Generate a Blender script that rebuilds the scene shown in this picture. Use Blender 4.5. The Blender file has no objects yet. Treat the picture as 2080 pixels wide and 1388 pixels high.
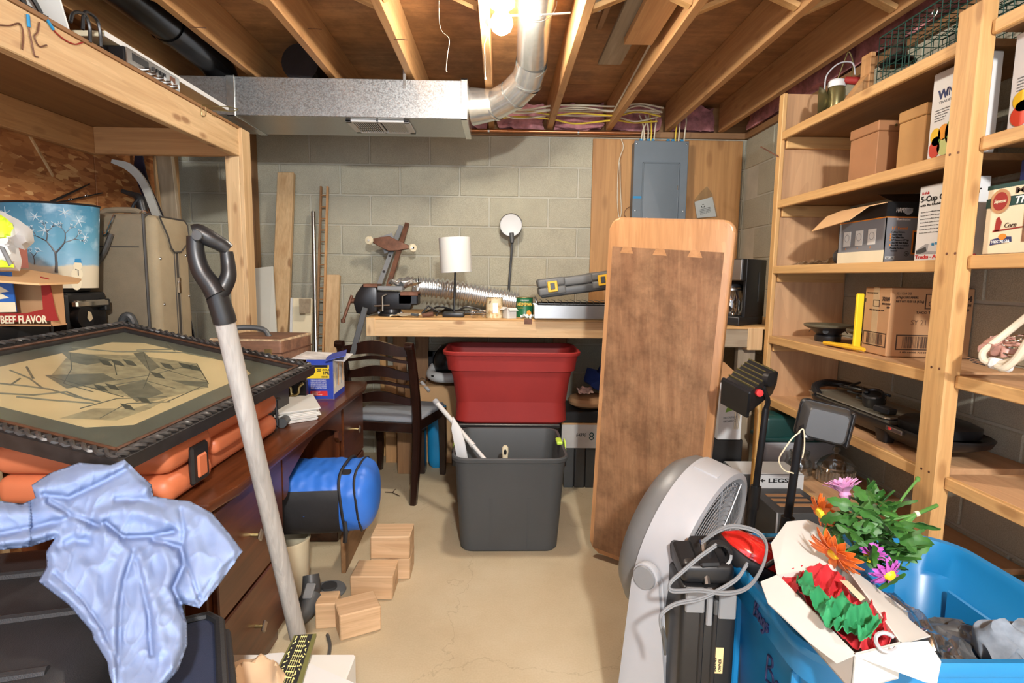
import bpy, bmesh, math, random
from mathutils import Vector as V, Matrix as MX, Euler, noise as NZ
random.seed(7)
PI = math.pi
SC = bpy.context.scene
COL = SC.collection

# ---------------------------------------------------------------- camera, lights, exposure
FPX, EYE = 1140.0, 1.27
_dy = V((-20, -132, FPX)).normalized()
_dn = V((-120, 9806, FPX)); _dn = (_dn - _dn.dot(_dy) * _dy).normalized()
_dx = _dn.cross(_dy)
_up = -_dn
CR = V((_dx.x, _dy.x, _up.x)); CD = V((_dx.y, _dy.y, _up.y)); CF = V((_dx.z, _dy.z, _up.z))   # right, down, forward
cam = bpy.data.objects.new('camera', bpy.data.cameras.new('camera'))
COL.objects.link(cam)
cam.data.sensor_width = 36.0
cam.data.lens = 36.0 * FPX / 2080
cam.data.clip_start = 0.02
mw = MX((( CR.x, -CD.x, -CF.x, 0), (CR.y, -CD.y, -CF.y, 0), (CR.z, -CD.z, -CF.z, EYE), (0, 0, 0, 1)))
cam.matrix_world = mw
SC.camera = cam

world = bpy.data.worlds.new('world'); SC.world = world
world.use_nodes = True
world.node_tree.nodes['Background'].inputs[0].default_value = (0.78, 0.86, 1.0, 1)
world.node_tree.nodes['Background'].inputs[1].default_value = 3.0

def lamp(name, loc, power, color, radius):
    l = bpy.data.lights.new(name, 'POINT'); l.energy = power; l.color = color; l.shadow_soft_size = radius
    o = bpy.data.objects.new(name, l); COL.objects.link(o); o.location = loc
    return o
lamp('bulb_light', (-0.012, 2.33, 2.255), 150, (1.0, 0.92, 0.80), 0.06)      # the bare bulb in the picture
lamp('flash_light', (0.30, -1.10, 2.22), 420, (0.99, 1.0, 0.99), 0.07)       # the flash held high beside the camera
SC.view_settings.view_transform = 'Standard'
SC.view_settings.look = 'None'
SC.view_settings.exposure = 0.0
SC.view_settings.gamma = 1.0
SC.view_settings.use_curve_mapping = False
SC.cycles.max_bounces = 8
SC.cycles.use_denoising = True

# ---------------------------------------------------------------- points in the room from where the photograph shows them, at a measured depth / height / side
def ray(u, v):
    a, b = (u - 1040) / FPX, (v - 694) / FPX
    return CR * a + CD * b + CF
EYEV = V((0, 0, EYE))
def at(u, v, y): d = ray(u, v); return EYEV + d * (y / d.y)
def onz(u, v, z): d = ray(u, v); return EYEV + d * ((z - EYE) / d.z)
def onx(u, v, x): d = ray(u, v); return EYEV + d * (x / d.x)

# ---------------------------------------------------------------- mesh helper
class B:
    def __init__(s): s.bm = bmesh.new()
    def box(s, c, d, rot=None, bev=0.0, seg=1):
        """box by centre c and size d"""
        m = MX.Translation(V(c)) @ (rot.to_4x4() if rot else MX()) @ MX.Diagonal((d[0], d[1], d[2], 1))
        r = bmesh.ops.create_cube(s.bm, size=1, matrix=m)
        if bev:
            ed = list({e for v in r['verts'] for e in v.link_edges})
            bmesh.ops.bevel(s.bm, geom=ed, offset=min(bev, min(d) * .45), segments=seg, affect='EDGES', profile=.5)
        return s
    def bx(s, lo, hi, bev=0.0, seg=1):
        lo, hi = V(lo), V(hi)
        return s.box((lo + hi) / 2, hi - lo, None, bev, seg)
    def beam(s, p, q, w, h, up=(0, 0, 1), bev=0.0):
        """bar from p to q, w across, h along up"""
        p, q = V(p), V(q); z = (q - p); L = z.length; z.normalize()
        x = V(up).cross(z)
        if x.length < 1e-4: x = V((1, 0, 0)).cross(z)
        x.normalize(); y = z.cross(x)
        return s.box((p + q) / 2, (w, h, L), MX((x, y, z)).transposed(), bev)
    def tube(s, pts, r, n=8, caps=True, closed=False):
        pts = [V(p) for p in pts]; k = len(pts)
        rs = r if isinstance(r, (list, tuple)) else [r] * k
        rings = []; prev = None
        for i, p in enumerate(pts):
            if closed: t = pts[(i + 1) % k] - pts[i - 1]
            else: t = pts[min(i + 1, k - 1)] - pts[max(i - 1, 0)]
            if t.length < 1e-9: t = V((0, 0, 1))
            t.normalize()
            if prev is None:
                a = V((0, 0, 1)) if abs(t.z) < .9 else V((1, 0, 0))
                x = a.cross(t).normalized()
            else:
                x = (prev - t * prev.dot(t))
                if x.length < 1e-6: x = V((1, 0, 0)).cross(t)
                x.normalize()
            prev = x; y = t.cross(x)
            rings.append([s.bm.verts.new(p + (x * math.cos(2 * PI * j / n) + y * math.sin(2 * PI * j / n)) * rs[i]) for j in range(n)])
        for i in range(k if closed else k - 1):
            a, b = rings[i], rings[(i + 1) % k]
            for j in range(n): s.bm.faces.new((a[j], a[(j + 1) % n], b[(j + 1) % n], b[j]))
        if caps and not closed:
            s.bm.faces.new(rings[0][::-1]); s.bm.faces.new(rings[-1])
        return s
    def lathe(s, prof, c=(0, 0, 0), n=24, rot=None, sx=1, sy=1):
        """prof: list of (radius, z); turned about z, then rotated and moved"""
        m = MX.Translation(V(c)) @ (rot.to_4x4() if rot else MX())
        rings = []
        for r, z in prof:
            if r < 1e-5: rings.append([s.bm.verts.new(m @ V((0, 0, z)))])
            else: rings.append([s.bm.verts.new(m @ V((r * sx * math.cos(2 * PI * j / n), r * sy * math.sin(2 * PI * j / n), z))) for j in range(n)])
        for a, b in zip(rings, rings[1:]):
            for j in range(n):
                k = (j + 1) % n
                if len(a) == 1 and len(b) == 1: continue
                if len(a) == 1: f = (a[0], b[k], b[j])
                elif len(b) == 1: f = (a[j], a[k], b[0])
                else: f = (a[j], a[k], b[k], b[j])
                try: s.bm.faces.new(f)
                except ValueError: pass
        return s
    def prism(s, poly, h, o=(0, 0, 0), ex=(1, 0, 0), ey=(0, 1, 0), bev=0.0):
        """poly in the plane o + a*ex + b*ey, thickened by h along ex x ey"""
        o, ex, ey = V(o), V(ex), V(ey); nz = ex.cross(ey).normalized()
        a = [s.bm.verts.new(o + ex * p[0] + ey * p[1]) for p in poly]
        b = [s.bm.verts.new(v.co + nz * h) for v in a]
        k = len(a)
        fs = [s.bm.faces.new(a[::-1]), s.bm.faces.new(b)]
        for i in range(k): fs.append(s.bm.faces.new((a[i], a[(i + 1) % k], b[(i + 1) % k], b[i])))
        if bev:
            ed = list({e for f in fs[:2] for e in f.edges})
            bmesh.ops.bevel(s.bm, geom=ed, offset=bev, segments=2, affect='EDGES', profile=.5)
        return s
    def loops(s, rings, cap0=True, cap1=True, closed=True):
        """skin through rings of points with equal counts"""
        R = [[s.bm.verts.new(V(p)) for p in r] for r in rings]
        for a, b in zip(R, R[1:]):
            n = len(a)
            for j in range(n if closed else n - 1):
                s.bm.faces.new((a[j], a[(j + 1) % n], b[(j + 1) % n], b[j]))
        if cap0: s.bm.faces.new(R[0][::-1])
        if cap1: s.bm.faces.new(R[-1])
        return s
    def sheet(s, fn, nu, nv, keep=None):
        vs = {}
        for i in range(nu + 1):
            for j in range(nv + 1):
                vs[i, j] = s.bm.verts.new(V(fn(i / nu, j / nv)))
        for i in range(nu):
            for j in range(nv):
                if keep is None or keep((i + .5) / nu, (j + .5) / nv):
                    s.bm.faces.new((vs[i, j], vs[i + 1, j], vs[i + 1, j + 1], vs[i, j + 1]))
        for v in [v for v in s.bm.verts if not v.link_faces]: s.bm.verts.remove(v)
        return s
    def thick(s, t):
        bmesh.ops.recalc_face_normals(s.bm, faces=s.bm.faces)
        bmesh.ops.solidify(s.bm, geom=s.bm.faces[:], thickness=t)
        return s
    def flip_out(s):
        bmesh.ops.recalc_face_normals(s.bm, faces=s.bm.faces); return s

def mesh_of(b, name, m, mats=None, sharp=35, subd=0):
    bm = b.bm
    bmesh.ops.recalc_face_normals(bm, faces=bm.faces)
    if m is not None: bm.transform(m)
    me = bpy.data.meshes.new(name); bm.to_mesh(me); bm.free()
    me.polygons.foreach_set('use_smooth', [True] * len(me.polygons))
    me.set_sharp_from_angle(angle=math.radians(sharp))
    if isinstance(mats, dict):                      # wood: grain along the longest side
        ex = [max(v.co[i] for v in me.vertices) - min(v.co[i] for v in me.vertices) for i in range(3)]
        mats = mats['xyz'[ex.index(max(ex))]]
    if mats is not None: me.materials.append(mats)
    return me

TEXTS = []
class T:
    """one thing: an Empty at its base with its parts as children"""
    def __init__(s, name, label, cat, loc=(0, 0, 0), rz=0.0, group=None, local=None, rot=None, kind=None):
        s.o = bpy.data.objects.new(name, None); COL.objects.link(s.o)
        s.o.empty_display_size = .05
        s.m = MX.Translation(V(loc)) @ (rot.to_4x4() if rot else MX.Rotation(rz, 4, 'Z'))
        s.o.matrix_world = s.m
        s.mi = s.m.inverted()
        s.local = (rz != 0 or rot is not None) if local is None else local
        if label: s.o['label'] = label
        if cat: s.o['category'] = cat
        if group: s.o['group'] = group
        if kind: s.o['kind'] = kind
    def p(s, name, b, mat, parent=None, label=None, sharp=35, stuff=False, loc=None, me=None):
        if me is None: me = mesh_of(b, name, None if s.local else s.mi, mat, sharp)
        o = bpy.data.objects.new(name, me); COL.objects.link(o)
        o.parent = parent or s.o
        if label: o['label'] = label
        if stuff: o['kind'] = 'stuff'
        if loc is not None: o.location = loc
        return o
    def text(s, string, h, o, ex, ey, mat, parent=None, w=None, depth=.0006, bold=0.0, shear=0.0, name='lettering', align='LEFT'):
        """string with capital height h starting at o, running along ex with ey up (own frame of the thing unless world)"""
        o, ex, ey = V(o), V(ex).normalized(), V(ey).normalized()
        if not s.local:
            o = s.mi @ o; r = s.mi.to_3x3(); ex, ey = r @ ex, r @ ey
        TEXTS.append((string, h, o, ex, ey, mat, parent or s.o, w, depth, bold, shear, name, align))

def one(name, label, cat, b, mat, loc=(0, 0, 0), rz=0.0, group=None, kind=None, local=None, rot=None, sharp=35):
    """a thing that is a single mesh"""
    m = MX.Translation(V(loc)) @ (rot.to_4x4() if rot else MX.Rotation(rz, 4, 'Z'))
    lc = (rz != 0 or rot is not None) if local is None else local
    me = mesh_of(b, name, None if lc else m.inverted(), mat, sharp)
    o = bpy.data.objects.new(name, me); COL.objects.link(o); o.matrix_world = m
    if label: o['label'] = label
    if cat: o['category'] = cat
    if group: o['group'] = group
    if kind: o['kind'] = kind
    return o
def struct(name, b, mat, parent=None, me=None, loc=None):
    if me is None: me = mesh_of(b, name, None, mat)
    o = bpy.data.objects.new(name, me); COL.objects.link(o)
    if loc is not None: o.location = loc
    if parent: o.parent = parent
    else: o['kind'] = 'structure'
    return o

def make_texts():
    tmp = []
    for t in TEXTS:
        c = bpy.data.curves.new('lettering', 'FONT'); c.body = t[0]; c.size = t[1] * 1.42; c.extrude = t[8]; c.offset = t[9]; c.shear = t[10]; c.resolution_u = 2
        c.align_x = t[12]
        o = bpy.data.objects.new('lettering', c); COL.objects.link(o); tmp.append(o)
    if not tmp: return
    dg = bpy.context.evaluated_depsgraph_get(); dg.update()
    for t, o in zip(TEXTS, tmp):
        me = bpy.data.meshes.new_from_object(o.evaluated_get(dg))
        me.materials.clear(); me.materials.append(t[5])
        _, h, p, ex, ey, mat, par, w = t[:8]
        sx = 1.0
        if w and len(me.vertices):
            xs = [v.co.x for v in me.vertices]; sx = w / max(1e-6, max(xs) - min(xs))
        ez = ex.cross(ey)
        m = MX(((ex.x * sx, ey.x, ez.x, p.x), (ex.y * sx, ey.y, ez.y, p.y), (ex.z * sx, ey.z, ez.z, p.z), (0, 0, 0, 1)))
        me.transform(m)
        n = bpy.data.objects.new(t[11], me); COL.objects.link(n); n.parent = par
    for o in tmp:
        c = o.data; bpy.data.objects.remove(o); bpy.data.curves.remove(c)

def wob(x, y, z, s=1.0): return NZ.noise(V((x, y, z)) * s)
def fbm(x, y, z, s=1.0, o=3): return NZ.fractal(V((x, y, z)) * s, 1.0, 2.0, o)
def arc(c, r, a0, a1, n, ex=(1, 0, 0), ey=(0, 1, 0)):
    c, ex, ey = V(c), V(ex), V(ey)
    return [c + ex * r * math.cos(a0 + (a1 - a0) * i / n) + ey * r * math.sin(a0 + (a1 - a0) * i / n) for i in range(n + 1)]
def spline(pts, n=8):
    """smooth curve through the points"""
    P = [V(p) for p in pts]; P = [P[0] * 2 - P[1]] + P + [P[-1] * 2 - P[-2]]
    out = []
    for i in range(1, len(P) - 2):
        a, b, c, d = P[i - 1:i + 3]
        for k in range(n):
            t = k / n
            out.append(.5 * ((2 * b) + (c - a) * t + (2 * a - 5 * b + 4 * c - d) * t * t + (3 * b - a - 3 * c + d) * t ** 3))
    out.append(P[-2]); return out
def rrect(w, h, r, n=4):
    """rounded rectangle outline centred on 0"""
    r = min(r, w / 2 - 1e-4, h / 2 - 1e-4); o = []
    for cx, cy, a in ((w / 2 - r, h / 2 - r, 0), (-w / 2 + r, h / 2 - r, PI / 2), (-w / 2 + r, -h / 2 + r, PI), (w / 2 - r, -h / 2 + r, 1.5 * PI)):
        for i in range(n + 1): o.append((cx + r * math.cos(a + PI / 2 * i / n), cy + r * math.sin(a + PI / 2 * i / n)))
    return o

# ---------------------------------------------------------------- materials
def nmat(name):
    m = bpy.data.materials.new(name); m.use_nodes = True
    nt = m.node_tree; b = nt.nodes['Principled BSDF']
    return m, nt, b
def nd(nt, typ, ins=None, **kw):
    n = nt.nodes.new(typ)
    for k, v in kw.items(): setattr(n, k, v)
    for k, v in (ins or {}).items():
        if isinstance(v, bpy.types.NodeSocket): nt.links.new(v, n.inputs[k])
        else: n.inputs[k].default_value = v
    return n
def c4(c): return (c[0], c[1], c[2], 1)
def ramp(nt, fac, stops):
    r = nd(nt, 'ShaderNodeValToRGB', {'Fac': fac}); e = r.color_ramp.elements
    while len(e) < len(stops): e.new(.5)
    for el, (p, c) in zip(e, stops): el.position = p; el.color = c4(c) if hasattr(c, '__len__') else (c, c, c, 1)
    return r.outputs[0]
def mixc(nt, f, a, b, mode='MIX'):
    n = nt.nodes.new('ShaderNodeMix'); n.data_type = 'RGBA'; n.blend_type = mode
    for k, v in ((0, f), (6, a), (7, b)):
        if isinstance(v, bpy.types.NodeSocket): nt.links.new(v, n.inputs[k])
        else: n.inputs[k].default_value = c4(v) if hasattr(v, '__len__') else v
    return n.outputs[2]
def bump(nt, b, h, s=.2, d=.002):
    n = nd(nt, 'ShaderNodeBump', {'Height': h, 'Strength': s, 'Distance': d}); nt.links.new(n.outputs[0], b.inputs['Normal'])
def coords(nt, scale=(1, 1, 1), rnd=True, rot=(0, 0, 0)):
    tc = nd(nt, 'ShaderNodeTexCoord')
    s = tc.outputs['Object']
    if rnd:
        oi = nd(nt, 'ShaderNodeObjectInfo')
        mu = nd(nt, 'ShaderNodeMath', {0: oi.outputs['Random'], 1: 37.0}, operation='MULTIPLY')
        va = nd(nt, 'ShaderNodeVectorMath', {0: s, 1: mu.outputs[0]}, operation='ADD'); s = va.outputs[0]
    return nd(nt, 'ShaderNodeMapping', {'Vector': s, 'Scale': scale, 'Rotation': rot}).outputs[0]

def plain(name, col, rough=.5, metal=0.0, var=.12, vs=6.0, bmp=0.0, bs=120.0, spec=.5, trans=0.0, alpha=1.0, emit=0.0, coat=0.0):
    m, nt, b = nmat(name)
    co = coords(nt)
    nz = nd(nt, 'ShaderNodeTexNoise', {'Vector': co, 'Scale': vs, 'Detail': 4.0, 'Roughness': .6}).outputs[0]
    lo = tuple(max(0, c * (1 - var)) for c in col); hi = tuple(min(1, c * (1 + var)) for c in col)
    nt.links.new(ramp(nt, nz, [(.3, lo), (.7, hi)]), b.inputs['Base Color'])
    b.inputs['Roughness'].default_value = rough; b.inputs['Metallic'].default_value = metal
    b.inputs['Specular IOR Level'].default_value = spec
    if coat: b.inputs['Coat Weight'].default_value = coat
    if trans: b.inputs['Transmission Weight'].default_value = trans; b.inputs['IOR'].default_value = 1.45
    if alpha < 1: b.inputs['Alpha'].default_value = alpha
    if emit: b.inputs['Emission Color'].default_value = c4(col); b.inputs['Emission Strength'].default_value = emit
    if bmp:
        f = nd(nt, 'ShaderNodeTexNoise', {'Vector': co, 'Scale': bs, 'Detail': 2.0}).outputs[0]
        bump(nt, b, f, bmp)
    return m

def wood(name, dark, light, ax='x', rough=.6, knots=.5, sc=1.0, stain=0.0, coat=0.0):
    m, nt, b = nmat(name)
    i = 'xyz'.index(ax)
    s1 = [9.0 * sc] * 3; s1[i] = .7 * sc
    s2 = [90.0 * sc] * 3; s2[i] = 3.0 * sc
    s3 = [13.0 * sc] * 3; s3[i] = 5.0 * sc
    a = nd(nt, 'ShaderNodeTexNoise', {'Vector': coords(nt, s1), 'Scale': 1.6, 'Detail': 3.0, 'Distortion': 1.2}).outputs[0]
    rings = nd(nt, 'ShaderNodeMath', {0: a, 1: 9.0}, operation='MULTIPLY')
    rings = nd(nt, 'ShaderNodeMath', {0: rings.outputs[0]}, operation='FRACT')
    f = nd(nt, 'ShaderNodeTexNoise', {'Vector': coords(nt, s2), 'Scale': 1.0, 'Detail': 3.0}).outputs[0]
    col = ramp(nt, a, [(.3, dark), (.68, light)])
    col = mixc(nt, nd(nt, 'ShaderNodeMath', {0: rings.outputs[0], 1: .22}, operation='MULTIPLY').outputs[0], col, tuple(c * .62 for c in dark))
    col = mixc(nt, .28, col, ramp(nt, f, [(.3, tuple(c * .7 for c in dark)), (.7, light)]))
    if knots:
        v = nd(nt, 'ShaderNodeTexVoronoi', {'Vector': coords(nt, s3), 'Scale': 1.0}).outputs['Distance']
        k = ramp(nt, v, [(.11, knots), (.22, 0.0)])
        col = mixc(nt, k, col, (dark[0] * .42, dark[1] * .30, dark[2] * .22))
    if stain:
        n = nd(nt, 'ShaderNodeTexNoise', {'Vector': coords(nt, (3, 3, 3)), 'Scale': 2.2, 'Detail': 6.0, 'Roughness': .7}).outputs[0]
        col = mixc(nt, ramp(nt, n, [(.42, 0.0), (.62, stain)]), col, tuple(c * .35 for c in dark))
    nt.links.new(col, b.inputs['Base Color'])
    b.inputs['Roughness'].default_value = rough
    if coat: b.inputs['Coat Weight'].default_value = coat; b.inputs['Coat Roughness'].default_value = .25
    bump(nt, b, f, .12, .002)
    return m
def woods(name, d, l, **k): return {a: wood(name + '_' + a, d, l, a, **k) for a in 'xyz'}

PINE = woods('pine', (.52, .31, .14), (.72, .51, .28), knots=.75)
PINE2 = woods('shelf_pine', (.54, .29, .10), (.72, .44, .18))
JOIST = woods('joist_wood', (.46, .22, .08), (.64, .36, .15), knots=.3)
OLDW = woods('old_lumber', (.22, .11, .045), (.36, .19, .08))
GREYW = woods('grey_board', (.25, .19, .12), (.40, .32, .22), knots=.2)
WALN = woods('desk_wood', (.05, .013, .004), (.13, .036, .011), rough=.32, knots=0, coat=.35)
MAHO = wood('chair_wood', (.010, .004, .003), (.030, .010, .006), 'z', rough=.28, knots=0, coat=.4)
BLOCKW = woods('timber_block', (.54, .33, .17), (.76, .54, .33), knots=.6)
PLY = woods('end_panel_ply', (.50, .27, .13), (.66, .40, .21), knots=.15, sc=.5)
SUBF = woods('subfloor_ply', (.38, .175, .065), (.56, .29, .115), knots=.25, sc=.45, stain=.5)
BACKP = woods('backer_ply', (.36, .17, .055), (.52, .28, .10), knots=.4, sc=.6)
DARKP = woods('deck_ply', (.22, .10, .035), (.34, .17, .06), knots=.2, sc=.5)
TABLE = woods('table_wood', (.26, .125, .062), (.42, .235, .12), rough=.38, knots=0, sc=1.2, coat=.15, stain=.55)
TABLE2 = woods('table_border', (.42, .20, .08), (.58, .31, .14), rough=.35, knots=0, coat=.2)
SHAFT = wood('weathered_ash', (.27, .255, .235), (.46, .44, .41), 'z', rough=.7, knots=0, sc=1.6)
BAMB = wood('bamboo', (.38, .19, .04), (.56, .33, .09), 'z', rough=.4, knots=.2)

def cmu():
    m, nt, b = nmat('cinder_block')
    co = coords(nt)
    oi = nd(nt, 'ShaderNodeObjectInfo').outputs['Random']
    a = nd(nt, 'ShaderNodeTexNoise', {'Vector': co, 'Scale': 5.0, 'Detail': 5.0, 'Roughness': .65}).outputs[0]
    g = nd(nt, 'ShaderNodeTexNoise', {'Vector': co, 'Scale': 260.0, 'Detail': 2.0}).outputs[0]
    col = ramp(nt, a, [(.3, (.35, .325, .23)), (.7, (.48, .445, .315))])
    col = mixc(nt, .35, col, ramp(nt, g, [(.35, (.22, .21, .17)), (.65, (.55, .52, .42))]))
    col = mixc(nt, nd(nt, 'ShaderNodeMath', {0: oi, 1: .35}, operation='MULTIPLY').outputs[0], col, (.36, .35, .30))
    nt.links.new(col, b.inputs['Base Color']); b.inputs['Roughness'].default_value = .92
    bump(nt, b, g, .5, .003)
    return m
CMU = cmu()
MORTAR = plain('mortar', (.46, .44, .36), .95, bmp=.4, bs=150)

def floor_mat():
    m, nt, b = nmat('concrete_floor')
    co = coords(nt, rnd=False)
    a = nd(nt, 'ShaderNodeTexNoise', {'Vector': co, 'Scale': 1.7, 'Detail': 7.0, 'Roughness': .62}).outputs[0]
    g = nd(nt, 'ShaderNodeTexNoise', {'Vector': co, 'Scale': 150.0, 'Detail': 4.0}).outputs[0]
    col = ramp(nt, a, [(.28, (.44, .35, .215)), (.5, (.54, .445, .29)), (.72, (.61, .525, .365))])
    col = mixc(nt, .09, col, ramp(nt, g, [(.35, (.36, .28, .17)), (.65, (.74, .65, .47))]))
    # fine wandering cracks
    wv = nd(nt, 'ShaderNodeTexNoise', {'Vector': co, 'Scale': 2.4, 'Detail': 6.0, 'Roughness': .6})
    wa = nd(nt, 'ShaderNodeVectorMath', {0: wv.outputs['Color'], 1: (.55, .55, .55)}, operation='MULTIPLY').outputs[0]
    wc = nd(nt, 'ShaderNodeVectorMath', {0: co, 1: wa}, operation='ADD').outputs[0]
    v = nd(nt, 'ShaderNodeTexVoronoi', {'Vector': wc, 'Scale': .95}, feature='DISTANCE_TO_EDGE').outputs['Distance']
    col = mixc(nt, ramp(nt, v, [(.0, .32), (.003, 0.0)]), col, (.25, .19, .11))
    # dark spots and dirt
    sp = nd(nt, 'ShaderNodeTexNoise', {'Vector': co, 'Scale': 9.0, 'Detail': 8.0, 'Roughness': .8}).outputs[0]
    col = mixc(nt, ramp(nt, sp, [(.63, 0.0), (.78, .4)]), col, (.30, .24, .16))
    nt.links.new(col, b.inputs['Base Color']); b.inputs['Roughness'].default_value = .75
    bump(nt, b, g, .12, .002)
    return m
FLOOR = floor_mat()

def osb():
    m, nt, b = nmat('strand_board')
    tot = None
    for k, (r, s) in enumerate(((.35, 1.0), (1.9, 1.15), (2.7, .9))):
        co = coords(nt, (1, 15 * s, 52 * s), rnd=False, rot=(r, 0, 0))
        v = nd(nt, 'ShaderNodeTexVoronoi', {'Vector': co, 'Scale': 1.0})
        h = nd(nt, 'ShaderNodeSeparateColor', {0: v.outputs['Color']}).outputs[k]
        c = ramp(nt, h, [(.0, (.24, .075, .02)), (.55, (.37, .14, .042)), (.88, (.46, .20, .065)), (.99, (.62, .36, .15))])
        if tot is None: tot = c
        else: tot = mixc(nt, ramp(nt, nd(nt, 'ShaderNodeSeparateColor', {0: v.outputs['Color']}).outputs[(k + 1) % 3], [(.5, 0.0), (.52, 1.0)]), tot, c)
    nt.links.new(tot, b.inputs['Base Color']); b.inputs['Roughness'].default_value = .6
    bump(nt, b, tot, .3, .003)
    return m
OSB = osb()

def galv(name, col=(.47, .48, .475), rough=.36, sp=230.0, k=.13):
    m, nt, b = nmat(name)
    v = nd(nt, 'ShaderNodeTexVoronoi', {'Vector': coords(nt), 'Scale': sp}, feature='F1').outputs['Color']
    h = nd(nt, 'ShaderNodeSeparateColor', {0: v}).outputs[0]
    nt.links.new(ramp(nt, h, [(0, tuple(c * (1 - k) for c in col)), (1, tuple(min(1, c * (1 + k)) for c in col))]), b.inputs['Base Color'])
    nt.links.new(ramp(nt, h, [(0, rough * (1 - 1.6 * k)), (1, rough * (1 + 1.6 * k))]), b.inputs['Roughness'])
    b.inputs['Metallic'].default_value = .88
    return m
GALV = galv('galvanised'); GALV2 = galv('galvanised_pipe', (.66, .67, .65), .24, 60, .05)
FOIL = plain('foil', (.72, .72, .71), .27, .85, .08, 40, .2, 60)
STEEL = plain('steel', (.46, .455, .44), .3, 1.0, .1)
CHROME = plain('chrome', (.8, .8, .79), .12, 1.0, .05)
BRASS = plain('aged_brass', (.42, .33, .15), .35, .9, .2)
COPPER = plain('copper', (.50, .22, .10), .35, .9, .2)
RUST = plain('rusty_steel', (.16, .07, .04), .6, .4, .35, 20, .2)
BLACK = plain('black_plastic', (.012, .012, .013), .38, 0, .2)
BLACKM = plain('black_metal', (.018, .018, .02), .32, .3, .2)
STOVE = plain('black_flue', (.05, .05, .055), .26, .75, .25)
DGREY = plain('dark_grey_plastic', (.06, .063, .065), .45, 0, .1)
GREY = plain('grey_plastic', (.21, .215, .22), .45, 0, .05)
LGREY = plain('light_grey_plastic', (.38, .385, .40), .45, 0, .04)
WHITE = plain('white_paint', (.66, .66, .65), .5, 0, .03)
PAPER = plain('white_card', (.66, .65, .61), .65, 0, .03)
CREAM = plain('cream', (.75, .66, .46), .6, 0, .05)
RED = plain('red_tote', (.29, .024, .02), .55, 0, .08, 3, spec=.3)
TOTE = plain('grey_tote', (.062, .066, .068), .5, 0, .08, 3, spec=.35)
LIME = plain('lime_latch', (.50, .72, .08), .4)
BLUEBIN = plain('blue_bin', (.012, .20, .46), .33, 0, .08, 3)
ORANGE = plain('orange_case', (.58, .165, .07), .45, 0, .05, 4)
SHIRT = plain('pale_blue_cotton', (.235, .31, .50), .9, 0, .05, 8, .15, 500, spec=.15)
NYLON = plain('blue_nylon', (.03, .16, .62), .45, 0, .1, 8, .15, 30)
BNYL = plain('black_nylon', (.014, .014, .016), .55, 0, .2, 8, .3, 50)
NAVY = plain('navy_fabric', (.014, .022, .055), .8, 0, .15, 8, .4, 500)
LUGG = plain('black_luggage', (.017, .017, .019), .6, 0, .2, 8, .4, 500)
TAUPE = plain('taupe_fabric', (.22, .175, .115), .85, 0, .1, 10, .5, 600)
TAUPE2 = plain('beige_fabric', (.33, .265, .165), .85, 0, .1, 10, .5, 600)
PIPING = plain('dark_piping', (.05, .045, .04), .6)
CARDB = plain('cardboard', (.46, .25, .115), .8, 0, .06, 6)
CARDL = plain('bare_cardboard', (.66, .40, .19), .8, 0, .05, 6)
INSUL = plain('pink_insulation', (.50, .22, .23), .95, 0, .5, 14, .6, 40)
ROMEX = plain('cable_white', (.66, .60, .46), .5, 0, .1)
ROMEXY = plain('cable_yellow', (.72, .52, .05), .5, 0, .1)
CORDG = plain('cord_grey', (.17, .175, .18), .5, 0, .1)
PANELG = plain('panel_grey', (.13, .16, .185), .55, 0, .05)
PANELD = plain('panel_dark', (.09, .11, .13), .4, .1, .05)
YELLOW = plain('yellow_plastic', (.80, .46, .02), .45)
SUN = plain('sunny_yellow', (.85, .62, .02), .5)
INK = plain('black_ink', (.012, .012, .012), .6)
INKB = plain('brown_ink', (.05, .025, .015), .6)
INKW = plain('white_ink', (.85, .85, .82), .6)
INKR = plain('red_ink', (.62, .03, .03), .6)
INKO = plain('orange_ink', (.80, .25, .02), .6)
INKBL = plain('navy_ink', (.02, .03, .12), .6)
TISR = plain('red_tissue', (.50, .02, .03), .7, 0, .1, 9, .2, 60)
TISG = plain('green_tissue', (.02, .24, .09), .7, 0, .1, 9, .2, 60)
LEAF = plain('leaf_green', (.035, .13, .02), .5, 0, .3, 20)
STEM = plain('stem_green', (.08, .22, .04), .5)
PETO = plain('orange_petal', (.74, .16, .02), .55, 0, .15, 20)
PETP = plain('pink_petal', (.72, .36, .62), .55, 0, .15, 20)
PETM = plain('magenta_petal', (.50, .10, .46), .55, 0, .15, 20)
PADF = plain('grey_seat', (.30, .32, .35), .9, 0, .1, 10, .4, 400)
TEAL = plain('dark_green_plastic', (.006, .05, .045), .4)
SKYB = plain('bright_blue_plastic', (.01, .22, .46), .4)
BULBM = plain('lit_bulb', (1.0, .93, .80), .3, 0, 0, emit=60)
def glass(name, col=(1, 1, 1), rough=.03, alpha=.32, base=.07):
    m, nt, b = nmat(name)
    t = nd(nt, 'ShaderNodeBsdfTransparent', {'Color': c4(col)})
    g = nd(nt, 'ShaderNodeBsdfGlossy', {'Color': (1, 1, 1, 1), 'Roughness': rough})
    lw = nd(nt, 'ShaderNodeLayerWeight', {'Blend': .35})
    f = nd(nt, 'ShaderNodeMath', {0: lw.outputs['Facing'], 1: alpha}, operation='MULTIPLY_ADD'); f.inputs[2].default_value = base
    x = nd(nt, 'ShaderNodeMixShader', {0: f.outputs[0], 1: t.outputs[0], 2: g.outputs[0]})
    nt.links.new(x.outputs[0], nt.nodes['Material Output'].inputs[0]); nt.nodes.remove(b)
    return m
GLASS = glass('clear_glass', (.88, .90, .89), .03, .7, .13)
FILM = glass('clear_film', (.93, .95, .96), .12, .4)
PICG = glass('matt_picture_glass', (.95, .96, .95), .25, .04, .05)
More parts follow.
